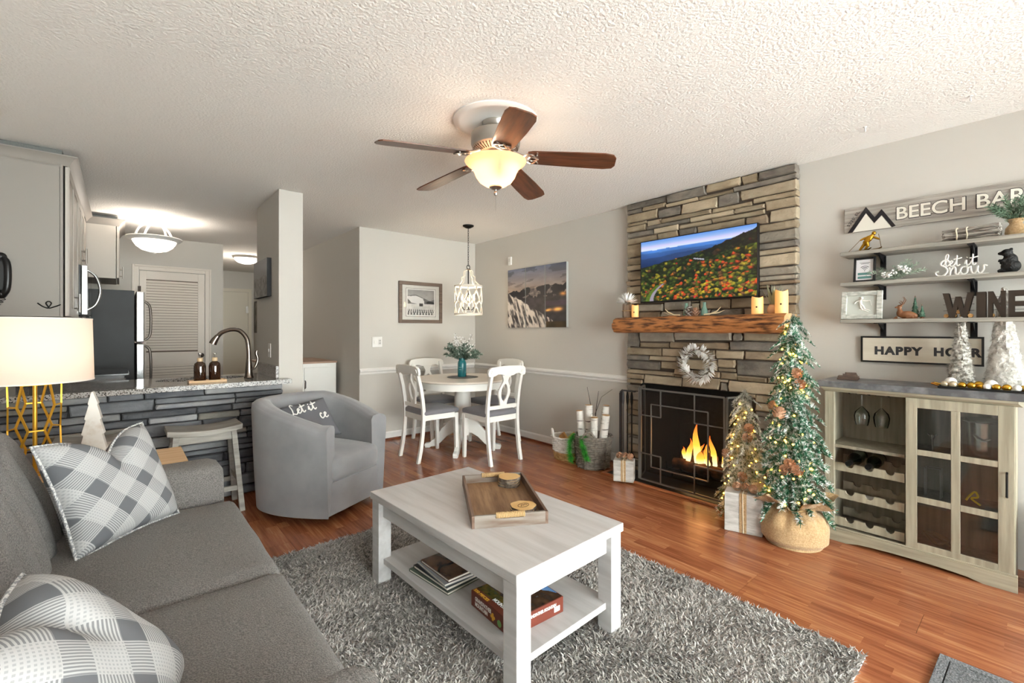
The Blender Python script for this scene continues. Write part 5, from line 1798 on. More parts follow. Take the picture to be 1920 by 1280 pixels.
for y0, y1 in ((.91, 1.755), (1.765, 2.605)):
    mb = MB()
    f_ = back_fn(y0, y1)
    mb.grid(f_, 60, 20)
    mb.grid(lambda u, v: (-.40 + .0 * v, y0 + (y1 - y0) * u, .43 + .50 * v), 60, 20)
    k = 61
    n0 = 61 * 21
    for i in range(60):
        mb.f.append((20 * k + i, 20 * k + i + 1, n0 + 20 * k + i + 1, n0 + 20 * k + i))
    for j in range(20):
        mb.f.append((j * k, (j + 1) * k, n0 + (j + 1) * k, n0 + j * k))
        mb.f.append((j * k + 60, (j + 1) * k + 60, n0 + (j + 1) * k + 60, n0 + j * k + 60))
    mb.build('back_cushion', SOFA, sofa, angle=80)
for x_ in (-.44, .33):
    for y_ in (.78, 2.74): MB().lathe([(.018, 0), (.026, .07), (0, .07)], 12, c=(x_, y_, 0)).build('foot', pm('dark_wood_foot', '#2e2019', .5), sofa)


def plaid_mat():
    m = bpy.data.materials.new('woven_plaid')
    m.use_nodes = True
    n, l = m.node_tree.nodes, m.node_tree.links
    b = n['Principled BSDF']
    b.inputs['Roughness'].default_value = .9
    tc = n.new('ShaderNodeTexCoord')
    mp = n.new('ShaderNodeMapping')
    mp.inputs['Rotation'].default_value = (0, R(38), 0)
    l.new(tc.outputs['Object'], mp.inputs['Vector'])
    sp = n.new('ShaderNodeSeparateXYZ')
    l.new(mp.outputs[0], sp.inputs[0])

    def mth(op, a, b_=None, clamp=False):
        q = n.new('ShaderNodeMath')
        q.operation = op
        q.use_clamp = clamp
        for i, x in enumerate((a, b_)):
            if x is None: continue
            if isinstance(x, (int, float)): q.inputs[i].default_value = x
            else: l.new(x, q.inputs[i])
        return q.outputs[0]
    U, V = sp.outputs[0], sp.outputs[2]
    cell = .125
    u = mth('FRACT', mth('ADD', mth('DIVIDE', U, cell), 40.0))
    v = mth('FRACT', mth('ADD', mth('DIVIDE', V, cell), 40.3))
    a = mth('LESS_THAN', u, .42)
    c = mth('LESS_THAN', v, .42)
    na = mth('SUBTRACT', 1.0, a)
    nc = mth('SUBTRACT', 1.0, c)
    st = lambda x, f: mth('GREATER_THAN', mth('SINE', mth('MULTIPLY', x, f)), 0.0)
    s1 = st(U, 950)
    s2 = st(V, 950)
    dots = mth('MULTIPLY', st(U, 800), st(V, 800))
    dark = mth('MULTIPLY', a, c)
    f = mth('ADD', mth('ADD', mth('MULTIPLY', mth('MULTIPLY', a, nc), mth('MULTIPLY', s2, .75)), mth('MULTIPLY', mth('MULTIPLY', na, c), mth('MULTIPLY', s1, .75))),
            mth('ADD', mth('MULTIPLY', mth('MULTIPLY', na, nc), mth('MULTIPLY', dots, .35)), dark), True)
    mx = n.new('ShaderNodeMix')
    mx.data_type = 'RGBA'
    mx.inputs['A'].default_value = C('#b4b4b4')
    mx.inputs['B'].default_value = C('#64666a')
    l.new(f, mx.inputs['Factor'])
    l.new(mx.outputs['Result'], b.inputs['Base Color'])
    bp = n.new('ShaderNodeBump')
    bp.inputs['Strength'].default_value = .2
    bp.inputs['Distance'].default_value = .002
    l.new(f, bp.inputs['Height'])
    l.new(bp.outputs[0], b.inputs['Normal'])
    return m


PLAID = plaid_mat()


def pillow(name, lab, loc, rz, tilt, roll, w_, T, chop, mat, piping=None, cat='pillow'):
    p = thing(name, lab, cat, loc)
    p.rotation_euler = (Matrix.Rotation(rz, 3, 'Z') @ Matrix.Rotation(tilt, 3, 'X') @ Matrix.Rotation(roll, 3, 'Y')).to_euler()

    def outline(u, v):
        """u, v in -1..1 -> x, z with pinched sides and a chop at the top"""
        x_ = w_ / 2 * u * (1 - .07 * (1 - v * v))
        z_ = w_ / 2 * v * (1 - .07 * (1 - u * u))
        d = chop * math.exp(-((u - .05) / .34) ** 2) * max(0, (v + .4) / 1.4) ** 1.6
        z_ -= d
        x_ += .25 * d * (1 if u < .05 else -1) * (1 - math.exp(-((u - .05) / .2) ** 2))
        return x_, z_ + w_ / 2 * .96

    def side(sgn):
        def fn(a, b_):
            u, v = 2 * a - 1, 2 * b_ - 1
            x_, z_ = outline(u, v)
            th = T * (max(0, (1 - u ** 4)) * max(0, (1 - v ** 4))) ** .55
            g = math.exp(-((u - .05) / .16) ** 2) * max(0, v) ** 1.2
            th *= 1 - .55 * g * (1 if chop else 0)
            th += .006 * mnoise.noise(Vector((u * 2.5, v * 2.5, sgn + w_))) * (1 - u * u) * (1 - v * v)
            return (x_, sgn * th, z_)
        return fn
    mb = MB().grid(side(-1), 36, 36).grid(side(1), 36, 36)
    mb.build('cover', mat, p, merge=True, angle=90)
    if piping:
        loop = [(-1 + 2 * k / 20, -1) for k in range(20)] + [(1, -1 + 2 * k / 20) for k in range(20)] + [(1 - 2 * k / 20, 1) for k in range(20)] + [(-1, 1 - 2 * k / 20) for k in range(20)]
        pts = []
        for u, v in loop:
            x_, z_ = outline(u, v)
            pts.append((x_, 0, z_))
        MB().tube(pts, .0055, 6, closed=True).build('piping', piping, p)
    return p


PIPE = pm('white_rope_piping', '#cfcecb', .9, var=(160, '#8b8c8f', (1, 1, 1), .45, .55))
pillow('throw_pillow', 'grey and white plaid throw pillow leaning in the far sofa corner', (.035, 2.36, .468), R(44), -R(24), 0, .435, .085, .085, PLAID, PIPE)
pillow('throw_pillow', 'nearest grey and white plaid throw pillow at the bottom left corner', (.05, 1.115, .475), R(76), R(-42), 0, .40, .10, .03, PLAID, PIPE)

# barrel armchair
ARM = pm('grey_microfibre', '#8f8e90', .85, var=(5, '#807f82', (1, 1, 1), .35, .7, 4), bump=(300, .12), sheen=.35, spec=.25)
ac = thing('barrel_armchair', 'grey upholstered barrel swivel chair beside the breakfast bar', 'armchair', (1.094, 3.445, 0), R(26.8))
PL_ = [(-.285, -.365), (-.325, -.25), (-.36, -.10), (-.372, .05), (-.345, .20), (-.265, .325), (-.14, .39), (0, .41), (.14, .39), (.265, .325), (.345, .20), (.372, .05), (.36, -.10), (.325, -.25), (.285, -.365)]
plan = [Vector((p.x, p.y)) for p in catmull([(a, b_, 0) for a, b_ in PL_], 5)]


def shell_at(t):
    i = t * (len(plan) - 1)
    k = min(int(i), len(plan) - 2)
    p = plan[k].lerp(plan[k + 1], i - k)
    d = (plan[min(k + 1, len(plan) - 1)] - plan[max(k, 0)]).normalized()
    nrm = Vector((-d.y, d.x))  # outward (path runs clockwise from the front left)
    if nrm.dot(p) < 0: nrm = -nrm
    return p, nrm


def shell(u, v):
    p, nrm = shell_at(u)
    top = .645 + .14 * max(0, min(1, (p.y + .30) / .55)) ** .9
    th = .105
    sec = [(-.015, .055), (-.006, .20), (.004, .40), (.016, top - .06), (.012, top - .02), (-.012, top), (-.06, top + .006), (-th + .008, top - .006), (-th - .004, top - .03), (-th - .002, top - .10), (-th, .40), (-th, .22)]
    i = v * (len(sec) - 1)
    k = min(int(i), len(sec) - 2)
    f = i - k
    o_ = sec[k][0] * (1 - f) + sec[k + 1][0] * f
    z = sec[k][1] * (1 - f) + sec[k + 1][1] * f
    q = p + nrm * o_
    return (q.x, q.y, z)


mb = MB().grid(shell, 70, 33)
for e_ in (0, 1):
    mb.add([shell(e_, j / 33) for j in range(34)], [tuple(range(34))])
mb.build('tub_shell', ARM, ac, merge=True, angle=50)
softbox(MB(), (0, -.04, .352), (.235, .325, .085), .05, .03, 14, .01).build('seat_cushion', ARM, ac, merge=True)
MB().box(-.27, .27, -.345, .25, .055, .275).build('front_panel', ARM, ac, smooth=False, bevel=.012)
MB().lathe([(0, 0), (.24, 0), (.25, .01), (.24, .055), (0, .055)], 32).build('swivel_base', BLACKP, ac)
sp_ = pillow('script_pillow', 'dark grey pillow with white script lettering sitting in the barrel armchair', (0, 0, 0), 0, 0, 0, .34, .06, 0, pm('dark_grey_pillow', '#68686c', .9, bump=(300, .3)))
cth, sth = math.cos(R(26.8)), math.sin(R(26.8))
lx, ly = .045, .03
sp_.location = (1.094 + lx * cth - ly * sth, 3.445 + lx * sth + ly * cth, .462)
sp_.rotation_euler = (Matrix.Rotation(R(26.8 - 22), 3, 'Z') @ Matrix.Rotation(R(-38), 3, 'X') @ Matrix.Rotation(R(-9), 3, 'Y')).to_euler()
WTX = pm('white_embroidery', '#f2f0ec', .8)
for word, size, x0, z0 in (('Let it', .084, -.13, .222), ('ce', .09, .045, .135)):
    st, wd = script_strokes(word, size)
    for s_ in st:
        pts = []
        for q in catmull(s_):
            X_, Z_ = x0 + q[0], z0 + q[1]
            u, v = X_ / .17, (Z_ - .163) / .17
            th = .06 * (max(0, 1 - u ** 4) * max(0, 1 - v ** 4)) ** .55
            pts.append((X_, -th - .003, Z_))
        MB().tube(pts, .0048, 6).build('script_stroke', WTX, sp_)

# coffee table
WW = woodmat('whitewashed_wood', '#c6c4c3', '#b3b0ae', 'y', 5, .5, bump=.12, stretch=12, lo=.4, hi=.75)
RUGZ = .012
ct_ = thing('coffee_table', 'whitewashed rectangular coffee table with lower shelf on the rug', 'coffee table', (1.283, 1.685, RUGZ), R(2.0))
TZ = .46 - RUGZ
MB().box(-.31, .31, -.54, .54, TZ - .036, TZ).build('table_top', WW, ct_, smooth=False, bevel=.003)
for sx_ in (-1, 1):
    for sy_ in (-1, 1):
        MB().box(-.034, .034, -.034, .034, 0, TZ - .036).build('leg', WW, ct_, smooth=False, bevel=.002, loc=(sx_ * .268, sy_ * .498, 0))
for sx_ in (-1, 1): MB().box(sx_ * .268 - .01, sx_ * .268 + .01, -.475, .475, TZ - .115, TZ - .036).build('apron', WW, ct_, smooth=False)
for sy_ in (-1, 1): MB().box(-.245, .245, sy_ * .498 - .01, sy_ * .498 + .01, TZ - .115, TZ - .036).build('apron', WW, ct_, smooth=False)
SFZ = .125
MB().box(-.275, .275, -.505, .505, SFZ - .028, SFZ).build('lower_shelf', WW, ct_, smooth=False, bevel=.002)
SHT = RUGZ + SFZ

# serving tray
ty = thing('serving_tray', 'rustic wooden serving tray with rope handles on the coffee table', 'tray', (1.362, 1.672, .46), R(59.6 - 90))
TW = woodmat('distressed_tray_wood', '#6d4d31', '#9a7a58', 'y', 8, .55, stretch=10)
TWS = woodmat('grey_tray_side', '#6a5546', '#8d857c', 'x', 9, .6, stretch=8)
a_, b2 = .155, .265
MB().box(-a_, a_, -b2, b2, 0, .012).build('base', TW, ty, smooth=False)
for sx_ in (-1, 1): MB().box(sx_ * a_ - .006, sx_ * a_ + .006, -b2 - .006, b2 + .006, 0, .052).build('side', woodmat('brown_tray_side', '#634a3a', '#80695a', 'y', 9, .6, stretch=8), ty, smooth=False, bevel=.001)
for sy_ in (-1, 1):
    MB().box(-a_ + .006, a_ - .006, sy_ * b2 - .006, sy_ * b2 + .006, 0, .036).box(-a_ + .006, -.055, sy_ * b2 - .006, sy_ * b2 + .006, .036, .052).box(.055, a_ - .006, sy_ * b2 - .006, sy_ * b2 + .006, .036, .052).build('end', TWS, ty, smooth=False)
    hd = MB()
    for k in range(22): hd.tube([(-.058 + .116 * k / 21 + .0, sy_ * b2 + .0105 * math.cos(q * PI / 4), .048 + .0105 * math.sin(q * PI / 4)) for q in range(8)], .0032, 5, closed=True)
    hd.tube([(-.06, sy_ * b2, .048), (.06, sy_ * b2, .048)], .0085, 8)
    hd.build('rope_handle', pm('pale_rope', '#b5976b', .9), ty, fix=False)
BARKC = pm('coaster_bark', '#4e4036', .9, bump=(70, .9), var=(50, '#7d7265', (1, 1, 1)))
SLICE = pm('wood_slice', '#d3a868', .55, var=(9, '#e0bd84', (1, 1, 1)), bump=(30, .1))
for (lx, ly, n_, lab, mark) in ((.075, .20, 4, 'stack of bark-edged wood slice coasters at the far end of the tray', False), (.075, -.17, 3, 'stack of bark-edged wood slice coasters at the near end of the tray, with burnt emblem', True)):
    th_ = R(59.6 - 90)
    s_ = thing('coaster_stack', lab, 'coasters', (1.362 + lx * math.cos(th_) - ly * math.sin(th_), 1.672 + lx * math.sin(th_) + ly * math.cos(th_), .472), 0, 'wood slice coasters')
    for k in range(n_):
        z0 = k * .0112
        rr = [.056 + .0025 * math.sin(3 * q + k) + .0015 * math.sin(7 * q) for q in [2 * PI * j / 36 for j in range(36)]]
        ring = lambda z, f: [(rr[j] * f * math.cos(2 * PI * j / 36), rr[j] * f * math.sin(2 * PI * j / 36), z) for j in range(36)]
        cst_ = MB().add(ring(z0, 1) + ring(z0 + .0105, 1), [(j, (j + 1) % 36, 36 + (j + 1) % 36, 36 + j) for j in range(36)]).build('coaster', BARKC, s_)
        MB().add(ring(z0 + .0105, 1) + ring(z0 + .0001, 1), [tuple(range(36)), tuple(reversed(range(36, 72)))]).build('slice_face', SLICE, cst_, smooth=False)
    if mark:
        q = MB()
        pts = [(-.016, .0, 0), (-.006, .012, 0), (.002, .002, 0), (.01, .010, 0), (.018, -.002, 0)]
        q.tube([(x_, y_ - .004, n_ * .0112 - .0001) for x_, y_, z_ in pts], .0013, 5)
        q.tube([(.028 * math.cos(t / 3), .019 * math.sin(t / 3), n_ * .0112 - .0001) for t in range(19)], .0009, 5, closed=True)
        q.build('burnt_emblem', pm('burnt_mark', '#3a2414', .8), s_)

# books on the shelf of the table
th_ = R(2.0)
place = lambda lx, ly: (1.283 + lx * math.cos(th_) - ly * math.sin(th_), 1.685 + lx * math.sin(th_) + ly * math.cos(th_))
PAGE = pm('book_pages', '#d9d4c8', .8)


def cover_img(U, V):
    base = lerp3((.16, .11, .08), (.48, .34, .24), vnoise(U, V, 4, 17, 4))
    br_ = np.abs(V - (.35 + .4 * U + .08 * np.sin(9 * U))) < .035
    br2 = np.abs(U - (.7 - .25 * V)) < .022
    return np.where((br_ | br2)[..., None], np.array([.10, .07, .06]), base)


zz = SHT
for k, (w_, d_, h_, rz, colr, lab) in enumerate(((.215, .29, .012, 4, '#4b5a4c', 'bottom green-covered magazine of the stack on the table shelf'), (.205, .27, .014, 1, '#20242a', 'dark hardback book second from the bottom of the table shelf stack'),
                                                (.20, .255, .011, -4, '#8c9093', 'pale grey magazine second from the top of the table shelf stack'), (.185, .235, .012, -1, '#5a3c2a', 'topmost brown photo-cover book of the stack on the table shelf'))):
    x_, y_ = place(-.125 + .006 * k, .135 - .004 * k)
    b = thing('book', lab, 'book', (x_, y_, zz), R(2 + rz), 'books on the table shelf')
    cm = pm('cover_' + ['green', 'black', 'grey', 'brown'][k], colr, .35)
    MB().box(-w_ / 2 + .003, w_ / 2 - .003, -d_ / 2 + .003, d_ / 2 - .003, .0015, h_ - .0015).build('pages', PAGE, b, smooth=False)
    MB().box(-w_ / 2, w_ / 2, -d_ / 2, d_ / 2, 0, .0015).box(-w_ / 2, w_ / 2, -d_ / 2, d_ / 2, h_ - .0015, h_).box(-w_ / 2, w_ / 2, d_ / 2 - .002, d_ / 2, 0, h_).build('cover', cm, b, smooth=False)
    if k == 3: picture('cover_photo', Matrix.Identity(4), (0, 0, h_ + .0004), w_ - .004, d_ - .004, 60, 70, cover_img, printmat('glossy_print', .25), b)
    zz += h_ + .0003

# jigsaw box
x_, y_ = place(-.065, -.28)
pz = thing('puzzle_box', 'brown jigsaw puzzle box with mountain cover on the table shelf', 'puzzle box', (x_, y_, SHT), R(-3))
PBX = pm('puzzle_box_brown', '#6b2d1c', .45)
w_, d_, h_ = .27, .265, .062
MB().box(-w_ / 2, w_ / 2, -d_ / 2, d_ / 2, 0, h_).build('box', PBX, pz, smooth=False, bevel=.0015)


def puzzle_img(U, V):
    sky = lerp3((.80, .88, .95), (.42, .62, .86), V)
    rock = lerp3((.13, .09, .07), (.42, .31, .22), vnoise(U, V, 9, 31, 4))
    rdg = .35 + .9 * (U - .15) + .10 * (vnoise(U, U * 0, 7, 3) - .5)
    out = np.where((V < rdg)[..., None], rock, sky)
    low = V < .16 + .1 * vnoise(U, V, 5, 2)
    out = np.where(low[..., None], lerp3((.14, .20, .08), (.50, .36, .14), vnoise(U, V, 20, 5)), out)
    return out


picture('cover_art', Matrix.Rotation(-PI / 2, 4, 'Z'), (0.012, 0, h_ + .0006), d_ - .01, w_ - .032, 70, 64, puzzle_img, printmat('glossy_print', .25), pz)
m_l = Matrix(((0, 0, -1, 0), (-1, 0, 0, 0), (0, 1, 0, 0), (0, 0, 0, 1)))
m_f = M_ON_YWALL
m_t = Matrix.Rotation(-PI / 2, 4, 'Z')
WIN = pm('white_ink', '#f3f1ec', .5)
YIN = pm('yellow_ink', '#e8b23a', .5)
text_fit('GRANDFATHER', m_l, (-w_ / 2 - .0006, .045, .041), .115, .017, WIN, pz, ext=.0005, bold=.02)
text_fit('MOUNTAIN', m_l, (-w_ / 2 - .0006, .058, .020), .088, .017, WIN, pz, ext=.0005, bold=.02)
text_fit('550 PIECES', m_t, (-w_ / 2 + .013, .075, h_ + .0008), .10, .014, YIN, pz, ext=.0004, bold=.02)
text_fit('MOUNTAIN', m_t, (-.10, -.03, h_ + .0014), .10, .018, WIN, pz, ext=.0004, bold=.02)
text_fit('GRANDFATHER MOUNTAIN', m_f, (.02, -d_ / 2 - .0006, .042), .15, .013, WIN, pz, ext=.0005, bold=.02)
MB().box(.085, .115, -d_ / 2 - .001, -d_ / 2, .014, .034).build('barcode_panel', WIN, pz, smooth=False)
MB().lathe([(0, 0), (.013, .0), (.013, .0008), (0, .0008)], 20, m=Matrix.Rotation(-PI / 2, 4, 'Y'), c=(-w_ / 2 - .0003, -.065, .022)).build('green_seal', pm('green_ink', '#7fb86a', .5), pz)
jg = MB()
for (a, b_) in ((0, 0), (.009, 0), (-.009, 0), (0, .009), (0, -.009)):
    jg.lathe([(0, 0), (.0062, 0), (.0062, .0008), (0, .0008)], 12, m=Matrix.Rotation(-PI / 2, 4, 'Y'), c=(-w_ / 2 - .0003, -.022 + a, .026 + b_))
jg.build('jigsaw_emblem', YIN, pz)

# shag rug
def shag_rug():
    x0, x1, y0, y1 = .30, 2.19, .45, 2.77
    root = thing('shag_rug', 'thick grey shag rug under the coffee table', 'rug', (0, 0, 0))
    MB().box(x0, x1, y0, y1, .0005, RUGZ).build('backing', pm('rug_backing', '#b0aca8', .95), root, smooth=False)
    rs = np.random.RandomState(1)
    N = 150000
    b = np.zeros((N, 3))
    b[:, 0] = rs.uniform(x0, x1, N)
    b[:, 1] = rs.uniform(y0, y1, N)
    b[:, 2] = RUGZ - .003
    # combed direction varies slowly over the rug
    ang = 2 * PI * vnoise(b[:, 0] / 2.4, b[:, 1] / 2.4, 9, 3, 2) * 1.6 + rs.normal(0, 1.5, N)
    lean = rs.uniform(.35, 1.0, N)
    L_ = rs.uniform(.016, .03, N)
    d = np.stack([np.cos(ang) * lean, np.sin(ang) * lean, np.ones(N) * .75], 1)
    d /= np.linalg.norm(d, axis=1)[:, None]
    a2 = rs.uniform(0, 2 * PI, N)
    s = np.stack([np.cos(a2), np.sin(a2), np.zeros(N)], 1) * rs.uniform(.0018, .0034, N)[:, None]
    mid = b + d * (L_ * .55)[:, None]
    d2 = d.copy()
    d2[:, 2] -= .45
    d2 /= np.linalg.norm(d2, axis=1)[:, None]
    tip = mid + d2 * (L_ * .5)[:, None]
    V = np.stack([b - s, b + s, mid + s * 1.1, mid - s * 1.1, tip], 1).reshape(-1, 3)
    me = bpy.data.meshes.new('pile')
    me.vertices.add(N * 5)
    me.vertices.foreach_set('co', V.astype(np.float32).ravel())
    i0 = np.arange(N) * 5
    loops = np.stack([i0, i0 + 1, i0 + 2, i0 + 3, i0 + 3, i0 + 2, i0 + 4], 1).ravel()
    me.loops.add(len(loops))
    me.loops.foreach_set('vertex_index', loops.astype(np.int32))
    me.polygons.add(N * 2)
    ls_ = np.stack([np.arange(N) * 7, np.arange(N) * 7 + 4], 1).ravel()
    me.polygons.foreach_set('loop_start', ls_.astype(np.int32))
    me.update(calc_edges=True)
    me.validate()
    at = me.color_attributes.new('print', 'FLOAT_COLOR', 'POINT')
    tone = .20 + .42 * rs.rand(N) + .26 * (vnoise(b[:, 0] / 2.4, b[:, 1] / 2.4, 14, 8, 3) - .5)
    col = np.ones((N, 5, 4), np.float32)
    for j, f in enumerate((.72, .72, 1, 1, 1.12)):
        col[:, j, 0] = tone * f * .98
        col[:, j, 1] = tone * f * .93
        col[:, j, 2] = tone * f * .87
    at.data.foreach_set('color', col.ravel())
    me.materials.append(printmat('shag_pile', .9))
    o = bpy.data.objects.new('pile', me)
    COL.objects.link(o)
    o.parent = root
    o['kind'] = 'stuff'


shag_rug()
dm = thing('entry_mat', 'ribbed charcoal door mat at the bottom right corner', 'mat', (2.43, .265, 0), R(-1))
MB().box(-.55, 0, -.75, 0, .0005, .008).build('backing', pm('mat_rubber', '#2a2a2c', .8), dm, smooth=False)
MATG = pm('charcoal_mat_pile', '#5a5c5f', .95, var=(160, '#8b8d90', (1, 1, 1)), bump=(200, .8))
mb = MB()
for k in range(52):
    y_ = -.04 - k * .0092
    mb.tube([(y_ + .0015 * math.sin(t * 1.7 + k), -.035 - .68 * t / 24, .010 + .0016 * math.sin(t * 2.9 + k * 2)) for t in range(25)], .0042, 6)
mb.build('rib', MATG, dm, fix=False)['kind'] = 'stuff'
MB().box(-.03, 0, -.75, 0, .008, .012).box(-.55, -.03, -.03, 0, .008, .012).box(-.55, -.03, -.75, -.72, .008, .012).build('border', MATG, dm, smooth=False, bevel=.003)

# end table, lamp, wooden tree
ET = .60
et = thing('end_table', 'pale wood end table behind the far sofa arm', 'side table', (-.13, 3.075, 0))
PW_ = woodmat('pale_maple', '#cda678', '#dcb98d', 'x', 5, .5)
MB().box(-.40, .395, -.19, .19, ET - .03, ET).build('table_top', PW_, et, smooth=False, bevel=.004)
for sx_ in (-1, 1):
    for sy_ in (-1, 1): MB().bar((sx_ * .36, sy_ * .16, 0), (sx_ * .36, sy_ * .16, ET - .03), .035).build('leg', PW_, et, smooth=False)
MB().box(-.36, .36, -.16, .16, .16, .18).build('lower_shelf', PW_, et, smooth=False)

lp = thing('table_lamp', 'table lamp with gold geometric wire base and white drum shade', 'lamp', (-.305, 3.06, ET))
LH = .425
RB = .088
rods = []
dl = R(13)
for k in range(6):
    a0 = 2 * PI * k / 6 + .15
    sg_ = 1 if k % 2 else -1
    zs_ = [(LH, 0, 1), (LH - .10, sg_ * dl, 1), (LH - .21, -sg_ * dl, 1), (LH - .32, sg_ * dl, 1), (.012, 0, .95)]
    pts = [(RB * f * math.cos(a0 + d_), RB * f * math.sin(a0 + d_), z) for z, d_, f in zs_]
    mb = MB()
    for i in range(4): mb.bar(pts[i], pts[i + 1], .008, .006, (math.cos(a0), math.sin(a0), 0))
    mb.build('wire_strut', BRASSY, lp, smooth=False)
    rods.append(pts)
hb = MB()
for k in range(6):
    n_ = (k + 1) % 6
    hb.bar(rods[k][0], rods[n_][0], .008, .007)
    hb.bar(rods[k][4], rods[n_][4], .008, .007)
    if k % 2: hb.bar(rods[k][1], rods[n_][1], .006).bar(rods[k][3], rods[n_][3], .006)
    else: hb.bar(rods[k][2], rods[n_][2], .006)
    hb.bar(rods[k][0], (0, 0, LH), .006)
    hb.bar(rods[k][4], (0, 0, .012), .006)
hb.build('wire_ring', BRASSY, lp, smooth=False)
MB().tube([(0, 0, 0), (0, 0, LH + .03)], .008, 12).build('stem', BRASSY, lp)
MB().lathe([(.02, LH), (.022, LH + .02), (.014, LH + .03), (.014, LH + .07), (0, LH + .07)], 16).build('socket', BRASSY, lp)


def shade_mat():
    m = bpy.data.materials.new('white_linen_shade')
    m.use_nodes = True
    n, l = m.node_tree.nodes, m.node_tree.links
    b = n['Principled BSDF']
    b.inputs['Base Color'].default_value = C('#f3e9e0')
    b.inputs['Roughness'].default_value = .9
    t = n.new('ShaderNodeBsdfTranslucent')
    t.inputs[0].default_value = C('#fbe6d4')
    mx = n.new('ShaderNodeMixShader')
    mx.inputs[0].default_value = .55
    l.new(b.outputs[0], mx.inputs[1])
    l.new(t.outputs[0], mx.inputs[2])
    l.new(mx.outputs[0], n['Material Output'].inputs[0])
    return m


MB().lathe([(.205, LH + .008), (.198, LH + .305)], 64, capb=False, capt=False).build('drum_shade', shade_mat(), lp)
MB().lathe([(.2065, LH + .008), (.2065, LH + .014)], 64, capb=False, capt=False).lathe([(.1995, LH + .299), (.1995, LH + .305)], 64, capb=False, capt=False).build('shade_hem', pm('hem_linen', '#efe5da', .9), lp)
sp2 = MB()
for k in range(3):
    a = 2 * PI * k / 3 + .4
    sp2.tube([(0, 0, LH + .30), (.1 * math.cos(a), .1 * math.sin(a), LH + .296), (.198 * math.cos(a), .198 * math.sin(a), LH + .302)], .003, 6)
sp2.tube([(0, 0, LH + .07), (.045, -.02, LH + .16), (.04, -.018, LH + .25), (0, 0, LH + .30)], .0025, 6).tube([(0, 0, LH + .07), (-.045, .02, LH + .16), (-.04, .018, LH + .25), (0, 0, LH + .30)], .0025, 6)
sp2.build('harp', BLACKM, lp)
MB().sphere((0, 0, LH + .125), .03, 14, 10, (1, 1, 1.25)).build('bulb', emission('lamp_bulb', '#ffe0b8', 2.0), lp)
point_light('table_lamp_light', (-.305, 3.06, ET + LH + .16), 1.8, (1, .87, .74), .05)
# black bow ornament on the counter behind the shade
o = MB().tube(catmull([(-.05, 0, .03), (-.025, 0, .008), (0, 0, 0), (-.012, 0, .03), (0, 0, .042), (.012, 0, .03), (0, 0, 0), (.025, 0, .008), (.055, 0, .024)]), .0035, 8).build('wire_hook', BLACKM, loc=(-.35, 4.118, 1.415))
tag(o, 'black curled wire hook on the tall cabinet panel above the lampshade', 'hook')

wt = thing('wooden_tree', 'flat white wooden tree cut-out with jagged edge on the end table', 'tree figurine', (-.105, 3.11, ET), R(-8))
ol = [(-.058, 0), (.058, 0), (.045, .07), (.052, .075), (.036, .15), (.044, .155), (.027, .225), (.033, .23), (.016, .30), (.02, .305), (.0, .365), (-.006, .365)]
ol += [(-.02, .305), (-.016, .30), (-.033, .23), (-.027, .225), (-.044, .155), (-.036, .15), (-.052, .075), (-.045, .07)]
MB().prism([(a, -.019, b_) for a, b_ in ol], (0, .038, 0)).build('board', pm('white_barn_paint', '#ddd9d3', .7, var=(30, '#c9bdb0', (1, 1, 1), .5, .8)), wt, smooth=False, bevel=.002)

# ------------------------------------------------------------------ ceiling fan
FC = (1.586, 1.991)
fan = thing('ceiling_fan', 'five-blade ceiling fan with brushed nickel motor and frosted bowl light', 'ceiling fan', (FC[0], FC[1], HC))
MB().lathe([(.235, 0), (.235, -.006), (.215, -.014), (.195, -.014), (.185, -.010), (.06, -.012), (0, -.012)], 56).build('medallion', TRIMW, fan)
MB().lathe([(.075, -.012), (.075, -.02), (.06, -.045), (.045, -.06), (0, -.06)], 32).build('canopy', CHROME, fan)
MB().lathe([(.02, -.05), (.02, -.085), (0, -.085)], 16).build('down_rod', CHROME, fan)
MB().lathe([(.05, -.062), (.12, -.068), (.137, -.08), (.137, -.135), (.132, -.142), (.132, -.150), (.115, -.165), (.08, -.178), (.06, -.185), (0, -.185)], 48).build('motor_housing', pm('nickel_housing', '#a9a49d', .35, .9), fan)
sl = MB()
for k in range(40):
    a = 2 * PI * k / 40
    sl.bar((.124 * math.cos(a), .124 * math.sin(a), -.1585), (.088 * math.cos(a), .088 * math.sin(a), -.1755), .006, .004)
sl.build('motor_vent', pm('dark_vent', '#3a3029', .5, .6), fan, smooth=False)
MB().lathe([(.055, -.18), (.065, -.19), (.065, -.215), (.05, -.225), (0, -.225)], 32).build('switch_housing', CHROME, fan)
BLW = woodmat('walnut_fan_blade', '#472818', '#6c3f28', 'x', 7, .35, stretch=12)
blade = None
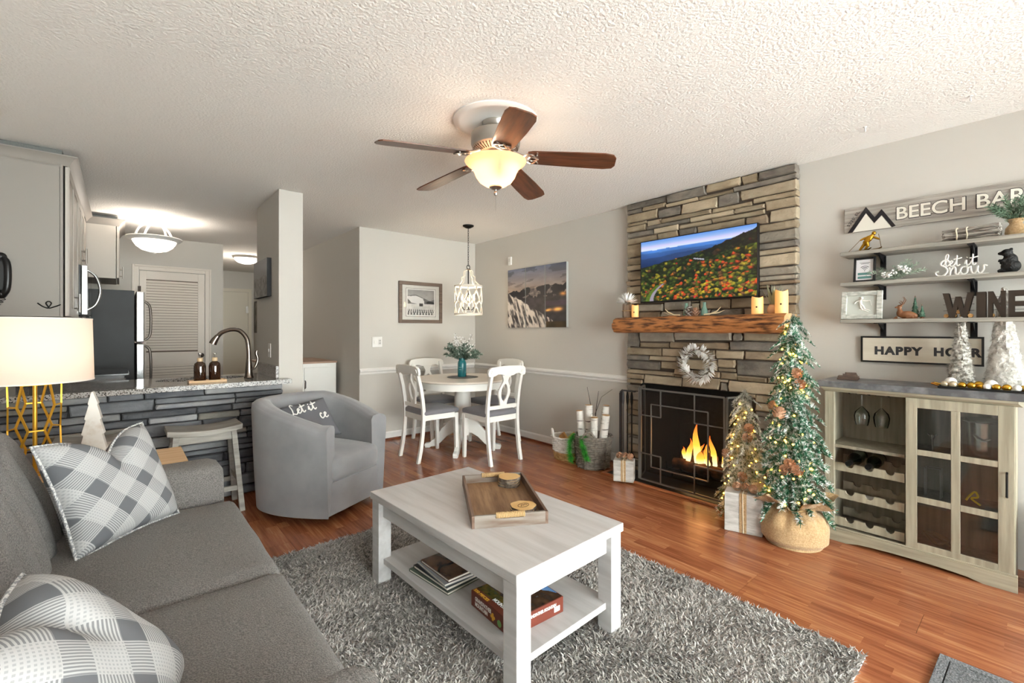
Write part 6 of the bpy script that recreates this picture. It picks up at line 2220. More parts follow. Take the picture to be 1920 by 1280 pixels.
for k in range(5):
    ang = R(169.8 - 72 * k)
    pts = [(.185, -.052), (.21, -.06), (.45, -.070), (.60, -.072), (.645, -.062), (.66, -.035), (.66, .035), (.645, .062), (.60, .072), (.45, .070), (.21, .06), (.185, .052)]
    if blade is None:
        m_ = Matrix.Translation((0, 0, -.195)) @ Matrix.Rotation(R(5.0), 4, 'Y') @ Matrix.Rotation(R(-12), 4, 'X')
        b_ = MB().prism([m_ @ Vector((x_, y_, -.003)) for x_, y_ in pts], (m_.to_3x3() @ Vector((0, 0, .007)))).build('blade', BLW, fan, smooth=False, bevel=.0015)
        ir = MB()
        ir.tube([(.10, 0, -.178), (.135, 0, -.195), (.165, 0, -.205), (.20, 0, -.212)], [.010, .009, .008, .007], 8)
        for s_ in (-1, 1):
            ir.tube(catmull([m_ @ Vector(q) for q in ((.155, 0, -.008), (.17, s_ * .03, -.008), (.195, s_ * .045, -.008), (.215, s_ * .035, -.008), (.225, s_ * .02, -.008), (.235, s_ * .04, -.008))]), .005, 6)
            ir.tube(catmull([m_ @ Vector(q) for q in ((.185, 0, -.008), (.20, s_ * .018, -.008), (.222, s_ * .012, -.008), (.24, 0, -.008))]), .0045, 6)
        i_ = ir.build('blade_iron', CHROME, b_)
        blade = b_
        b_.rotation_euler = (0, 0, ang)
    else:
        dup(blade, rotz=ang, parent=fan)
BOWL = bpy.data.materials.new('frosted_glass_bowl')
BOWL.use_nodes = True
_n, _l = BOWL.node_tree.nodes, BOWL.node_tree.links
_b = _n['Principled BSDF']
_b.inputs['Base Color'].default_value = C('#e0b698')
_b.inputs['Roughness'].default_value = .35
_b.inputs['Emission Color'].default_value = C('#ffdcb0')
_b.inputs['Emission Strength'].default_value = .12
_t = _n.new('ShaderNodeBsdfTranslucent')
_t.inputs[0].default_value = C('#d69c76')
_m = _n.new('ShaderNodeMixShader')
_m.inputs[0].default_value = .5
_l.new(_b.outputs[0], _m.inputs[1])
_l.new(_t.outputs[0], _m.inputs[2])
_l.new(_m.outputs[0], _n['Material Output'].inputs[0])
MB().lathe([(.172, -.228), (.165, -.238), (.145, -.252), (.128, -.268), (.118, -.29), (.108, -.315), (.09, -.34), (.06, -.36), (.02, -.37), (.0, -.371)], 56, capb=False).build('glass_bowl', BOWL, fan)
MB().lathe([(.035, -.366), (.036, -.372), (.022, -.382), (.010, -.386), (.008, -.396), (.012, -.404), (.009, -.414), (0, -.418)], 24).build('finial', CHROME, fan)
MB().tube([(.0, .0, -.418), (.0, .0, -.50)], .0008, 5).build('pull_chain', CHROME, fan)
for k in range(2):
    a = 1.1 + PI * k
    MB().sphere((.06 * math.cos(a), .06 * math.sin(a), -.275), .024, 12, 10, (1, 1, 1.3)).build('bulb', emission('fan_bulb', '#ffe3bd', 3.0), fan)
point_light('fan_light', (FC[0], FC[1], HC - .25), 7.5, (1, .80, .58), .05)

# ------------------------------------------------------------------ dining corner
DC = (2.81, 4.10)
dt = thing('dining_table', 'round white pedestal dining table in the corner', 'dining table', (DC[0], DC[1], 0), R(0))
TOPW = pm('warm_white_table_top', '#e6dccf', .25)
MB().lathe([(0, .742), (.50, .742), (.515, .748), (.518, .758), (.51, .765), (0, .765)], 64).build('table_top', TOPW, dt)
MB().lathe([(.455, .67), (.462, .67), (.462, .742), (.455, .742)], 64, capb=False, capt=False).lathe([(.44, .67), (.455, .67)], 64, capb=False, capt=False).lathe([(.44, .742), (.44, .67)], 64, capb=False, capt=False).build('apron', WHITE, dt)
MB().lathe([(.09, .742), (.10, .73), (.10, .71), (.08, .70), (.078, .66), (.088, .55), (.09, .48), (.085, .42), (.07, .37), (.062, .33), (.075, .31), (.082, .28), (.075, .15), (0, .15)], 32).build('pedestal', WHITE, dt)
for k in range(4):
    a = PI / 4 + k * PI / 2
    m_ = Matrix.Rotation(a, 4, 'Z')
    pr = [(.05, .33), (.09, .33), (.16, .29), (.24, .20), (.30, .11), (.36, .06), (.41, .05), (.42, .03), (.41, 0), (.36, 0), (.345, .015), (.30, .02), (.24, .06), (.17, .13), (.10, .17), (.05, .17)]
    MB().prism([m_ @ Vector((x_, -.024, z_)) for x_, z_ in pr], m_.to_3x3() @ Vector((0, .048, 0))).build('pedestal_foot', WHITE, dt, smooth=False, bevel=.006)


def dining_chair():
    c = thing('dining_chair', '', 'chair', (0, 0, 0), 0, 'white dining chairs around the round table')
    for sx_ in (-1, 1):
        MB().prism([(sx_ * .19 - .02, -.19 - .02, .44), (sx_ * .19 + .02, -.21, .44), (sx_ * .19 + .02, -.17, .44), (sx_ * .19 - .02, -.17, .44)], (0, 0, 0)).v
        lg = MB()
        t0, t1 = .021, .015
        x_ = sx_ * .185
        vs = [(x_ + i * t1, -.195 + j * t1, 0) for i, j in ((-1, -1), (1, -1), (1, 1), (-1, 1))] + [(x_ + i * t0, -.185 + j * t0, .445) for i, j in ((-1, -1), (1, -1), (1, 1), (-1, 1))]
        lg.add(vs, [(0, 3, 2, 1), (4, 5, 6, 7), (0, 1, 5, 4), (1, 2, 6, 5), (2, 3, 7, 6), (3, 0, 4, 7)])
        lg.build('leg', WHITE, c, smooth=False, bevel=.003)
        pts = [(.24, 0), (.215, .12), (.195, .26), (.185, .40), (.185, .50), (.195, .60), (.215, .72), (.245, .84), (.262, .90)]
        w2 = .017
        bm_ = MB()
        ring = []
        for (y_, z_) in pts:
            ring += [(x_ - .016, y_ - w2, z_), (x_ + .016, y_ - w2, z_), (x_ + .016, y_ + w2, z_), (x_ - .016, y_ + w2, z_)]
        fs = [(3, 2, 1, 0), tuple(len(ring) - 4 + q for q in range(4))]
        for i in range(len(pts) - 1):
            for k in range(4):
                l_ = (k + 1) % 4
                fs.append((i * 4 + k, i * 4 + l_, i * 4 + 4 + l_, i * 4 + 4 + k))
        bm_.add(ring, fs)
        bm_.build('back_leg', WHITE, c, bevel=.003, angle=45)
    MB().box(-.165, .165, -.20, -.182, .40, .452).box(-.165, .165, .178, .196, .40, .452).box(-.20, -.182, -.165, .17, .40, .452).box(.182, .20, -.165, .17, .40, .452).build('seat_rail', WHITE, c, smooth=False)
    softbox(MB(), (0, -.012, .472), (.205, .205, .026), .02, .018, 12).build('seat_cushion', pm('grey_seat_fabric', '#77757a', .9, bump=(300, .2), sheen=.2), c, merge=True)
    MB().bar((-.18, .188, .535), (.18, .188, .535), .02, .035).build('lower_back_rail', WHITE, c, smooth=False)
    # crest rail with dipped lower edge, bent
    top = [(-.225, .845), (-.232, .87), (-.225, .905), (-.20, .925), (-.12, .935), (0, .94), (.12, .935), (.20, .925), (.225, .905), (.232, .87), (.225, .845), (.20, .838), (.165, .845), (.13, .862), (.09, .86), (.05, .845), (0, .84), (-.05, .845), (-.09, .86), (-.13, .862), (-.165, .845), (-.20, .838)]
    bend = lambda x_, z_: .238 + .10 * (z_ - .84) + .028 * (1 - (x_ / .23) ** 2)
    n_ = len(top)
    vs = [(x_, bend(x_, z_), z_) for x_, z_ in top] + [(x_, bend(x_, z_) + .024, z_) for x_, z_ in top]
    MB().add(vs, [tuple(reversed(range(n_))), tuple(range(n_, 2 * n_))] + [(k, (k + 1) % n_, n_ + (k + 1) % n_, n_ + k) for k in range(n_)]).build('crest_rail', WHITE, c, angle=50)
    # splat with oval opening
    outer, inner = [], []
    for k in range(25):
        t = k / 24
        z_ = .545 + .305 * t
        w_ = .040 + .034 * math.exp(-((t - .42) / .22) ** 2) - .012 * math.exp(-((t - .80) / .1) ** 2) + .014 * max(0, t - .88) / .12
        outer.append((w_, z_))
    yb = lambda z_: .188 + .055 * ((z_ - .53) / .32) ** 1.4
    sp_ = MB()
    zc, rz_, rx_ = .675, .082, .038
    for s_ in (-1, 1):
        vs, fs = [], []
        for (w_, z_) in outer:
            q = 1 - ((z_ - zc) / rz_) ** 2
            iw = rx_ * math.sqrt(q) if q > 0 else 0
            for yy in (yb(z_) - .009, yb(z_) + .009): vs += [(s_ * iw, yy, z_), (s_ * w_, yy, z_)]
        for i in range(24):
            a = i * 4
            b = a + 4
            fs += [(a, a + 1, b + 1, b), (a + 2, b + 2, b + 3, a + 3), (a + 1, a + 3, b + 3, b + 1), (a, b, b + 2, a + 2)]
        sp_.add(vs, fs)
    sp_.build('splat', WHITE, c, angle=50)
    return c


ch0 = dining_chair()
ch0.location = (2.395, 4.075, 0)
ch0.rotation_euler = (0, 0, R(90))
ch0['label'] = 'white dining chair at the left of the round table, back to the kitchen'
dup(ch0, (2.81, 3.605, 0), R(180), 'nearest white dining chair, its keyhole back facing the room')
dup(ch0, (2.80, 4.60, 0), R(0), 'white dining chair behind the table against the back wall')
dup(ch0, (3.245, 4.12, 0), R(-90), 'white dining chair at the right of the table against the right wall')
o = MB().lathe([(0, 0), (.165, 0), (.17, .002), (.165, .004), (0, .004)], 48).build('placemat', pm('grey_placemat', '#7f7f7c', .8, bump=(120, .5)), loc=(2.83, 4.13, .765))
tag(o, 'round grey placemat under the teal vase', 'placemat')
vs_ = thing('mason_jar_vase', 'teal mason jar vase on the dining table', 'vase', (2.835, 4.15, .769))
TEAL = pm('teal_glaze', '#1d6a72', .25, var=(12, '#2a7f86', (1, 1, 1)))
MB().lathe([(0, 0), (.042, 0), (.047, .008), (.047, .145), (.042, .165), (.034, .175), (.034, .182), (.038, .184), (.038, .205), (.033, .205), (.033, .17), (0, .1)], 32).build('jar', TEAL, vs_)
em = MB()
for (y0, z0, l_) in ((0, .105, .03), (0, .08, .03)): em.tube([(-.047 * math.cos(a) - .0006, .047 * math.sin(a), z0 + .002 * math.sin(a * 30)) for a in [-.9 + .08 * k for k in range(9)]], .0014, 5)
em.build('embossed_line', pm('pale_teal', '#9cc4c2', .5), vs_)
bq = thing('bouquet', 'bouquet of frosted greenery and white berries in the teal vase', 'bouquet', (2.835, 4.15, .935))
rng = random.Random(31)
GR1 = pm('bouquet_green', '#4c6152', .7, var=(40, '#93a79a', (1, 1, 1), .45, .65), rnd=.2)
b0 = None
for i in range(48):
    if b0 is None:
        b0 = o = tuft(90, .17, .035, rng, .15, .003).tube([(0, 0, 0), (.09, 0, -.004), (.17, 0, -.025)], .0022, 5).build('sprig', GR1, bq, smooth=False, fix=False)
    else:
        o = bpy.data.objects.new('sprig', b0.data)
        COL.objects.link(o)
        o.parent = bq
    d = Vector((rng.uniform(-1, 1), rng.uniform(-1, 1), rng.uniform(.05, 1.1))).normalized()
    o.location = d * .02 + Vector((0, 0, .03))
    o.rotation_mode = 'QUATERNION'
    o.rotation_quaternion = d.to_track_quat('X', 'Z')
    k = rng.uniform(.8, 1.3)
    o.scale = (k, k, k)
WB = pm('white_berry', '#f1f0ee', .5)
for i in range(18):
    d = Vector((rng.uniform(-.55, .55), rng.uniform(-.55, .55), 1)).normalized()
    l_ = rng.uniform(.2, .34)
    st = MB().tube([(0, 0, 0), d * l_ * .6, d * l_ + Vector((d.x, d.y, 0)) * .03], .0015, 5).build('berry_stem', TWIG, bq)
    be = MB()
    for j in range(9):
        p = d * l_ * rng.uniform(.55, 1.02) + Vector((rng.uniform(-.02, .02), rng.uniform(-.02, .02), rng.uniform(-.01, .01)))
        be.sphere(p, .0075, 6, 4)
    be.build('berry', WB, st, fix=False)
for i in range(12):
    d = Vector((rng.uniform(-1, .4), rng.uniform(-1, 1), rng.uniform(.2, .8))).normalized()
    MB().sphere(d * rng.uniform(.09, .14) + Vector((0, 0, .03)), .016, 10, 8).build('white_bloom', PETAL, bq)

# pendant
pd = thing('pendant_lantern', 'white lattice drum pendant lantern on a black chain above the table', 'pendant lamp', (2.93, 4.165, HC))
MB().lathe([(.062, 0), (.06, -.012), (.03, -.028), (.012, -.034), (0, -.034)], 28).build('canopy', BLACKM, pd)
chn = MB()
zz = -.036
k = 0
while zz > -.43:
    loop = [((.007 * math.cos(t * PI / 5) if k % 2 else 0), (0 if k % 2 else .007 * math.cos(t * PI / 5)), zz - .014 + .016 * math.sin(t * PI / 5)) for t in range(10)]
    chn.tube(loop, .0022, 5, closed=True)
    zz -= .026
    k += 1
chn.build('chain', BLACKM, pd, fix=False)
MB().tube([(.021 * math.cos(t * PI / 8), 0, -.462 + .021 * math.sin(t * PI / 8)) for t in range(16)], .004, 6, closed=True).build('loop', BLACKM, pd)
MB().lathe([(.028, -.485), (.03, -.49), (.03, -.497), (0, -.497)], 20).build('top_cap', pm('weathered_wood_cap', '#8a7763', .7), pd)
MB().tube([(0, 0, -.49), (0, 0, -.93)], .006, 8).build('centre_rod', BLACKM, pd)
PWH = pm('pendant_white_wood', '#e4ddcf', .6)
RD = .152
ZT, ZB = -.675, -.985
for a in (0, PI / 2, PI, 3 * PI / 2):
    ca, sa = math.cos(a + .4), math.sin(a + .4)
    MB().tube(catmull([(.02 * ca, .02 * sa, -.495), (.055 * ca, .055 * sa, -.51), (.062 * ca, .062 * sa, -.56), (.085 * ca, .085 * sa, -.575), (.09 * ca, .09 * sa, -.62), (RD * ca, RD * sa, ZT)]), .006, 6).build('crown_arm', PWH, pd)
for z_ in (ZT, ZB):
    MB().lathe([(RD - .004, z_ - .009), (RD + .004, z_ - .009), (RD + .004, z_ + .009), (RD - .004, z_ + .009), (RD - .004, z_ - .009)], 56, capb=False, capt=False).build('drum_ring', PWH, pd)
for k in range(20):
    s_ = 1 if k % 2 else -1
    a0 = 2 * PI * (k // 2) / 10
    pts = []
    for t in range(33):
        q = t / 32
        w_ = q * 3.5 * PI
        off = s_ * (PI / 10) * (1 - math.cos(w_)) / 2 * 1.0
        off += s_ * .05 * math.sin(2 * w_)
        pts.append((RD * math.cos(a0 + off), RD * math.sin(a0 + off), ZB + (ZT - ZB) * q))
    MB().tube(pts, .0052, 6).build('lattice_strip', PWH, pd)
for k in range(3):
    a = 2 * PI * k / 3 + .9
    ca, sa = math.cos(a), math.sin(a)
    MB().tube(catmull([(0, 0, -.925), (.03 * ca, .03 * sa, -.94), (.065 * ca, .065 * sa, -.925), (.07 * ca, .07 * sa, -.90)]), .004, 6).build('candle_arm', BLACKM, pd)
    MB().lathe([(.014, -.905), (.011, -.90), (.011, -.84), (0, -.84)], 14, c=(.07 * ca, .07 * sa, 0)).build('candle_sleeve', PWH, pd)
    MB().lathe([(.008, -.84), (.016, -.822), (.015, -.805), (.006, -.775), (0, -.765)], 14, c=(.07 * ca, .07 * sa, 0)).build('bulb', emission('pendant_bulb', '#ffd9a0', 14.0), pd)
point_light('pendant_light', (2.93, 4.165, HC - .80), 5, (1, .80, .58), .03)

# framed print on the back wall
fp_ = thing('framed_print', 'brown-framed black and white ski slope print on the back wall', 'picture', (2.80, 4.995, 1.615))
FRW = woodmat('grey_brown_frame', '#5f5047', '#7a6a5e', 'x', 6, .5)
W2, H2, B2 = .298, .251, .042
fr = MB()
for (x0, x1, z0, z1) in ((-W2, -W2 + B2, -H2, H2), (W2 - B2, W2, -H2, H2), (-W2 + B2, W2 - B2, -H2, -H2 + B2), (-W2 + B2, W2 - B2, H2 - B2, H2)): fr.box(x0, x1, -.024, 0, z0, z1)
fr.build('frame', FRW, fp_, smooth=False, bevel=.004)
MB().box(-W2 + B2, W2 - B2, -.010, -.002, -H2 + B2, H2 - B2).build('mat_board', pm('warm_white_mat', '#d9d6cf', .8), fp_, smooth=False)
MB().box(-.205, .205, -.0112, -.010, -.172, .172).build('inner_line', pm('brown_line', '#4e453e', .7), fp_, smooth=False)
MB().box(-.201, .201, -.0118, -.0112, -.168, .168).build('inner_mat', pm('white_mat', '#e9e7e2', .8), fp_, smooth=False)


def ski_img(U, V):
    sky = lerp3((.78, .77, .76), (.60, .59, .58), V) * (.9 + .2 * vnoise(U, V, 5, 3))[..., None]
    hill = .80 - .45 * np.abs(U - .30) ** 1.1 * (U > .30) - .10 * (.30 - U) * (U < .3)
    far = .58 + .10 * np.sin(U * 5 + 2) * (U > .5)
    mtn = lerp3((.25, .25, .25), (.62, .61, .60), vnoise(U, V, 14, 6, 4))
    out = np.where((V < np.maximum(hill, far))[..., None], mtn, sky)
    slope = (V < hill - .03) & (V > .50 - .2 * (U - .1)) & (U < .62) & (V > .95 - 1.15 * U - .30) & (vnoise(U, V, 8, 9) > .25)
    out = np.where(slope[..., None], np.array([.88, .87, .86]), out)
    out = np.where((V < .45)[..., None], lerp3((.75, .74, .72), (.93, .92, .90), vnoise(U, V, 10, 5)), out)
    lodge = (np.abs(U - .5) < .07) & (V > .36) & (V < .47)
    out = np.where(lodge[..., None], np.array([.28, .27, .26]), out)
    tr_ = (U > .7) & (V > .46) & (V < .58 - .3 * np.abs(U - .82))
    out = np.where(tr_[..., None], np.array([.16, .16, .16]), out)
    for row, (vb, hh_, n_, ph) in enumerate(((.02, .15, 9, .3), (.10, .12, 12, .0), (.17, .09, 14, .5))):
        x_ = (U * n_ + ph) % 1 - .5
        y_ = (V - vb) / hh_
        t_ = (y_ > 0) & (y_ < 1) & (np.abs(x_) < .28 * (1 - y_))
        out = np.where(t_[..., None], np.array([.14, .14, .14]), out)
    return out


picture('print', M_ON_YWALL, (0, -.0122, 0), .366, .31, 150, 124, ski_img, printmat('matte_print', .7), fp_)
MB().box(-W2 + B2, W2 - B2, -.016, -.0145, -H2 + B2, H2 - B2).build('glazing', mixmat('picture_glass', 'glass', '#fdfdfd', .0, .03), fp_, smooth=False)


# mountain triptych on the right wall
def mtn_img(U, V):
    sky = lerp3((.70, .62, .56), (.42, .45, .54), np.clip((V - .62) / .38, 0, 1)) * (.85 + .3 * vnoise(U, V * 3, 4, 2))[..., None]
    out = sky
    cl = (vnoise(U, V * 4, 5, 8) > .58) & (V > .62)
    out = np.where(cl[..., None], out * .8, out)
    r1 = .60 + .10 * vnoise(U, U * 0, 9, 5, 4) + .08 * (U - .5)
    rock = lerp3((.14, .13, .15), (.72, .66, .62), (vnoise(U, V, 16, 21, 4) > .56).astype(float) * vnoise(U, V, 30, 3))
    out = np.where((V < r1)[..., None], rock, out)
    mid = V < .46 + .10 * vnoise(U, U * 0, 6, 9, 4)
    dk = lerp3((.09, .08, .10), (.28, .25, .27), vnoise(U, V, 14, 4, 4))
    out = np.where(mid[..., None], dk, out)
    # snowy near ridge, lower left, falling to the right
    r2 = .44 - .62 * U + .07 * vnoise(U, U * 0, 12, 13, 4)
    streak = vnoise(U * 1.0 + V * .35, V * .25, 34, 6, 3)
    snow = lerp3((.25, .23, .23), (.88, .84, .80), np.clip((streak - .38) / .2, 0, 1))
    out = np.where((V < r2 + .12)[..., None], snow, out)
    # evening town lights on the right
    for (u0, v0, s_) in ((.95, .52, .05), (.74, .28, .04), (.84, .28, .05), (.90, .285, .05), (.70, .27, .03)):
        g = np.exp(-(((U - u0) / s_) ** 2 + ((V - v0) / (s_ * .6)) ** 2))
        out = out + g[..., None] * np.array([.85, .55, .22])
    pur = (U > .66) & (V < .42) & (V > .34)
    out = np.where(pur[..., None], out * .8 + np.array([.10, .05, .10]), out)
    gnd = (U > .68) & (V < .10)
    out = np.where(gnd[..., None], lerp3((.16, .12, .06), (.35, .27, .14), vnoise(U, V, 10, 3)), out)
    return out


yl = [(4.275, 3.958), (3.950, 3.632), (3.624, 3.308)]
for k, (ya, yb_) in enumerate(yl):
    t = thing('canvas_panel', ['left', 'middle', 'right'][k] + ' canvas of the three-panel snowy mountain picture on the right wall', 'picture', (3.628, (ya + yb_) / 2, 1.658), 0, 'mountain triptych')
    w_, h_ = ya - yb_, .70
    MB().box(-.03, 0, -w_ / 2, w_ / 2, -h_ / 2, h_ / 2).build('stretcher', pm('canvas_edge', '#b9bcb8', .8), t, smooth=False)
    u0, u1 = (4.275 - ya) / (4.275 - 3.308), (4.275 - yb_) / (4.275 - 3.308)
    picture('canvas_print', M_ON_XWALL, (-.0304, 0, 0), w_ - .001, h_ - .001, 56, 110, lambda U, V, u0=u0, u1=u1: mtn_img(u0 + (u1 - u0) * U, V), printmat('satin_canvas', .45), t)
# switch, thermostat
sw = thing('outlet_plate', 'white two-gang wall plate below the framed print', 'wall plate', (2.238, 5.0, 1.142))
MB().box(-.06, .06, -.007, 0, -.06, .06).build('plate', TRIMW, sw, smooth=False, bevel=.003)
MB().box(-.035, -.018, -.011, -.007, -.015, .015).build('toggle', WHITE, sw, smooth=False)
MB().box(.016, .046, -.0095, -.007, -.034, .034).build('outlet', pm('outlet_face', '#d8d6d2', .5), sw, smooth=False)
MB().box(.023, .027, -.0105, -.0095, .008, .02).box(.035, .039, -.0105, -.0095, .008, .02).box(.023, .027, -.0105, -.0095, -.02, -.008).box(.035, .039, -.0105, -.0095, -.02, -.008).build('slot', BLACKP, sw, smooth=False)
al = thing('motion_sensor', 'small white sensor box high on the right wall near the corner', 'sensor', (3.63, 4.26, 2.125))
MB().box(-.022, 0, -.028, .028, -.05, .05).build('casing', TRIMW, al, smooth=False, bevel=.004)
MB().box(-.0235, -.022, -.016, .016, -.012, .03).build('lens', pm('sensor_lens', '#d4d2cc', .3), al, smooth=False)

# ------------------------------------------------------------------ kitchen
GRAN = bpy.data.materials.new('speckled_granite')
GRAN.use_nodes = True
_n, _l = GRAN.node_tree.nodes, GRAN.node_tree.links
_b = _n['Principled BSDF']
_tc = _n.new('ShaderNodeTexCoord')
_v = _n.new('ShaderNodeTexVoronoi')
_v.inputs['Scale'].default_value = 170
_l.new(_tc.outputs['Object'], _v.inputs['Vector'])
_cr = _n.new('ShaderNodeValToRGB')
_e = _cr.color_ramp.elements
_e[0].color = C('#2f2c2b')
_e[0].position = .12
_e[1].color = C('#aba7a3')
_e[1].position = .55
_q = _cr.color_ramp.elements.new(.32)
_q.color = C('#87807a')
_sp = _n.new('ShaderNodeSeparateColor')
_l.new(_v.outputs['Color'], _sp.inputs[0])
_l.new(_sp.outputs[0], _cr.inputs[0])
_l.new(_cr.outputs[0], _b.inputs['Base Color'])
_b.inputs['Roughness'].default_value = .10
_b.inputs['Specular IOR Level'].default_value = .22

KZ = .88
pn = thing('kitchen_peninsula', 'breakfast bar base clad in grey ledge stone', 'kitchen counter', (0, 0, 0))
MB().box(-.598, 1.0, 4.085, 4.098, .0, KZ - .036).box(-.598, .983, 4.098, 4.28, 0, KZ - .036).box(-.598, .983, 4.66, 4.72, 0, KZ - .036).box(-.598, .18, 4.28, 4.66, 0, KZ - .036).box(.82, .983, 4.28, 4.66, 0, KZ - .036).box(.18, .82, 4.28, 4.66, 0, .6).build('cabinet_body', pm('peninsula_mortar', '#2b2b2c', .95), pn, smooth=False)
rng = random.Random(17)
for s in PENINSULA_STONES.split(';'):
    a, b_, c_, d_, k = s.split(',')
    a, b_, c_, d_ = (int(q) / 100 for q in (a, b_, c_, d_))
    stone('stone', STONE[k], pn, max(a, -.595), b_, c_, min(d_, KZ - .038), lambda u, z, d: (u, 4.085 - d, z), rng.uniform(.014, .045), rng)
cnt_ = thing('granite_countertop', 'polished speckled granite worktop on the breakfast bar', 'countertop', (0, 0, 0))
SK = (.50, 4.47, .30, .17)
bm = bmesh.new()
outer = [(-.598, 3.955), (1.045, 3.955), (1.05, 3.962), (1.05, 4.095), (.983, 4.095), (.983, 4.75), (-.598, 4.75)]
vo = [bm.verts.new((x_, y_, KZ)) for x_, y_ in outer]
eo = [bm.edges.new((vo[i], vo[(i + 1) % len(vo)])) for i in range(len(vo))]
vi = [bm.verts.new((SK[0] + SK[2] * math.cos(2 * PI * k / 40), SK[1] + SK[3] * math.sin(2 * PI * k / 40), KZ)) for k in range(40)]
ei = [bm.edges.new((vi[i], vi[(i + 1) % 40])) for i in range(40)]
bmesh.ops.triangle_fill(bm, edges=eo + ei, use_beauty=True)
r_ = bmesh.ops.extrude_face_region(bm, geom=list(bm.faces))
bmesh.ops.translate(bm, verts=[q for q in r_['geom'] if isinstance(q, bmesh.types.BMVert)], vec=(0, 0, -.034))
bmesh.ops.recalc_face_normals(bm, faces=bm.faces)
me = bpy.data.meshes.new('slab')
bm.to_mesh(me)
bm.free()
me.materials.append(GRAN)
o = bpy.data.objects.new('slab', me)
COL.objects.link(o)
o.parent = cnt_
MB().box(.963, .9845, 4.10, 4.75, KZ, KZ + .10).build('backsplash', GRAN, cnt_, smooth=False, bevel=.002)
sk_ = thing('sink', 'dark oval undermount sink behind the soap bottles', 'sink', (SK[0], SK[1], 0))
MB().lathe([(0, KZ - .19), (.75, KZ - .185), (.92, KZ - .15), (1.0, KZ - .036), (1.02, KZ - .035)], 40, sx=SK[2], sy=SK[3], capb=False, capt=False).build('basin', pm('dark_steel_basin', '#4a4a4c', .3, .9), sk_)
MB().lathe([(0, KZ - .186), (.04, KZ - .186), (.04, KZ - .182), (0, KZ - .18)], 20).build('drain', STEEL, sk_)
fc = thing('kitchen_faucet', 'tall brushed nickel gooseneck faucet on the breakfast bar', 'faucet', (.80, 4.27, KZ))
NK = pm('faucet_nickel', '#8e857d', .25, 1.0)
MB().lathe([(.034, 0), (.036, .006), (.030, .02), (.026, .06), (.022, .12), (.018, .16)], 24).build('body', NK, fc)
sp_pts = catmull([(0, 0, .15), (-.002, .0, .24), (-.015, .01, .33), (-.06, .03, .39), (-.12, .055, .40), (-.18, .08, .375), (-.215, .095, .33)])
MB().tube(sp_pts, [.0165] * len(sp_pts), 14).build('spout', NK, fc)
MB().tube([(-.205, .09, .35), (-.225, .10, .315), (-.238, .105, .285)], [.018, .025, .028], 16).build('spray_head', NK, fc)
MB().tube(catmull([(.015, 0, .07), (.04, -.012, .085), (.058, -.015, .13), (.062, -.012, .165), (.052, -.01, .20), (.056, -.01, .225)]), .011, 10).build('lever', NK, fc)
st_ = thing('soap_tray', 'small wooden tray under the two soap bottles', 'tray', (.50, 4.16, KZ))
MB().box(-.115, .115, -.05, .05, 0, .008).build('base', PW_, st_, smooth=False, bevel=.003)
MB().box(-.12, .12, -.055, -.048, 0, .017).box(-.12, .12, .048, .055, 0, .017).box(-.12, -.113, -.048, .048, 0, .017).box(.113, .12, -.048, .048, 0, .017).build('rim', PW_, st_, smooth=False)
AMB = pm('amber_glass', '#2e1608', .06, spec=.8, coat=.5)
for dx, lab in ((-.047, 'left amber glass soap pump bottle by the sink'), (.047, 'right amber glass soap pump bottle by the sink')):
    b = thing('soap_bottle', lab, 'soap bottle', (.50 + dx, 4.16, KZ + .008), 0, 'amber soap bottles')
    MB().lathe([(0, 0), (.036, 0), (.039, .006), (.039, .115), (.034, .135), (.018, .148), (.016, .155), (0, .155)], 24).build('bottle', AMB, b)
    MB().lathe([(.019, .15), (.019, .174), (.015, .178), (0, .178)], 18).build('collar', pm('cream_plastic', '#cdb28d', .5), b)
    MB().tube([(0, 0, .178), (0, 0, .205)], .0045, 8).lathe([(.012, .203), (.013, .208), (.010, .216), (0, .217)], 14).build('pump', CHROME, b)
    MB().tube([(0, 0, .21), (-.01, -.03, .212), (-.011, -.04, .206)], .004, 8).build('nozzle', CHROME, b)

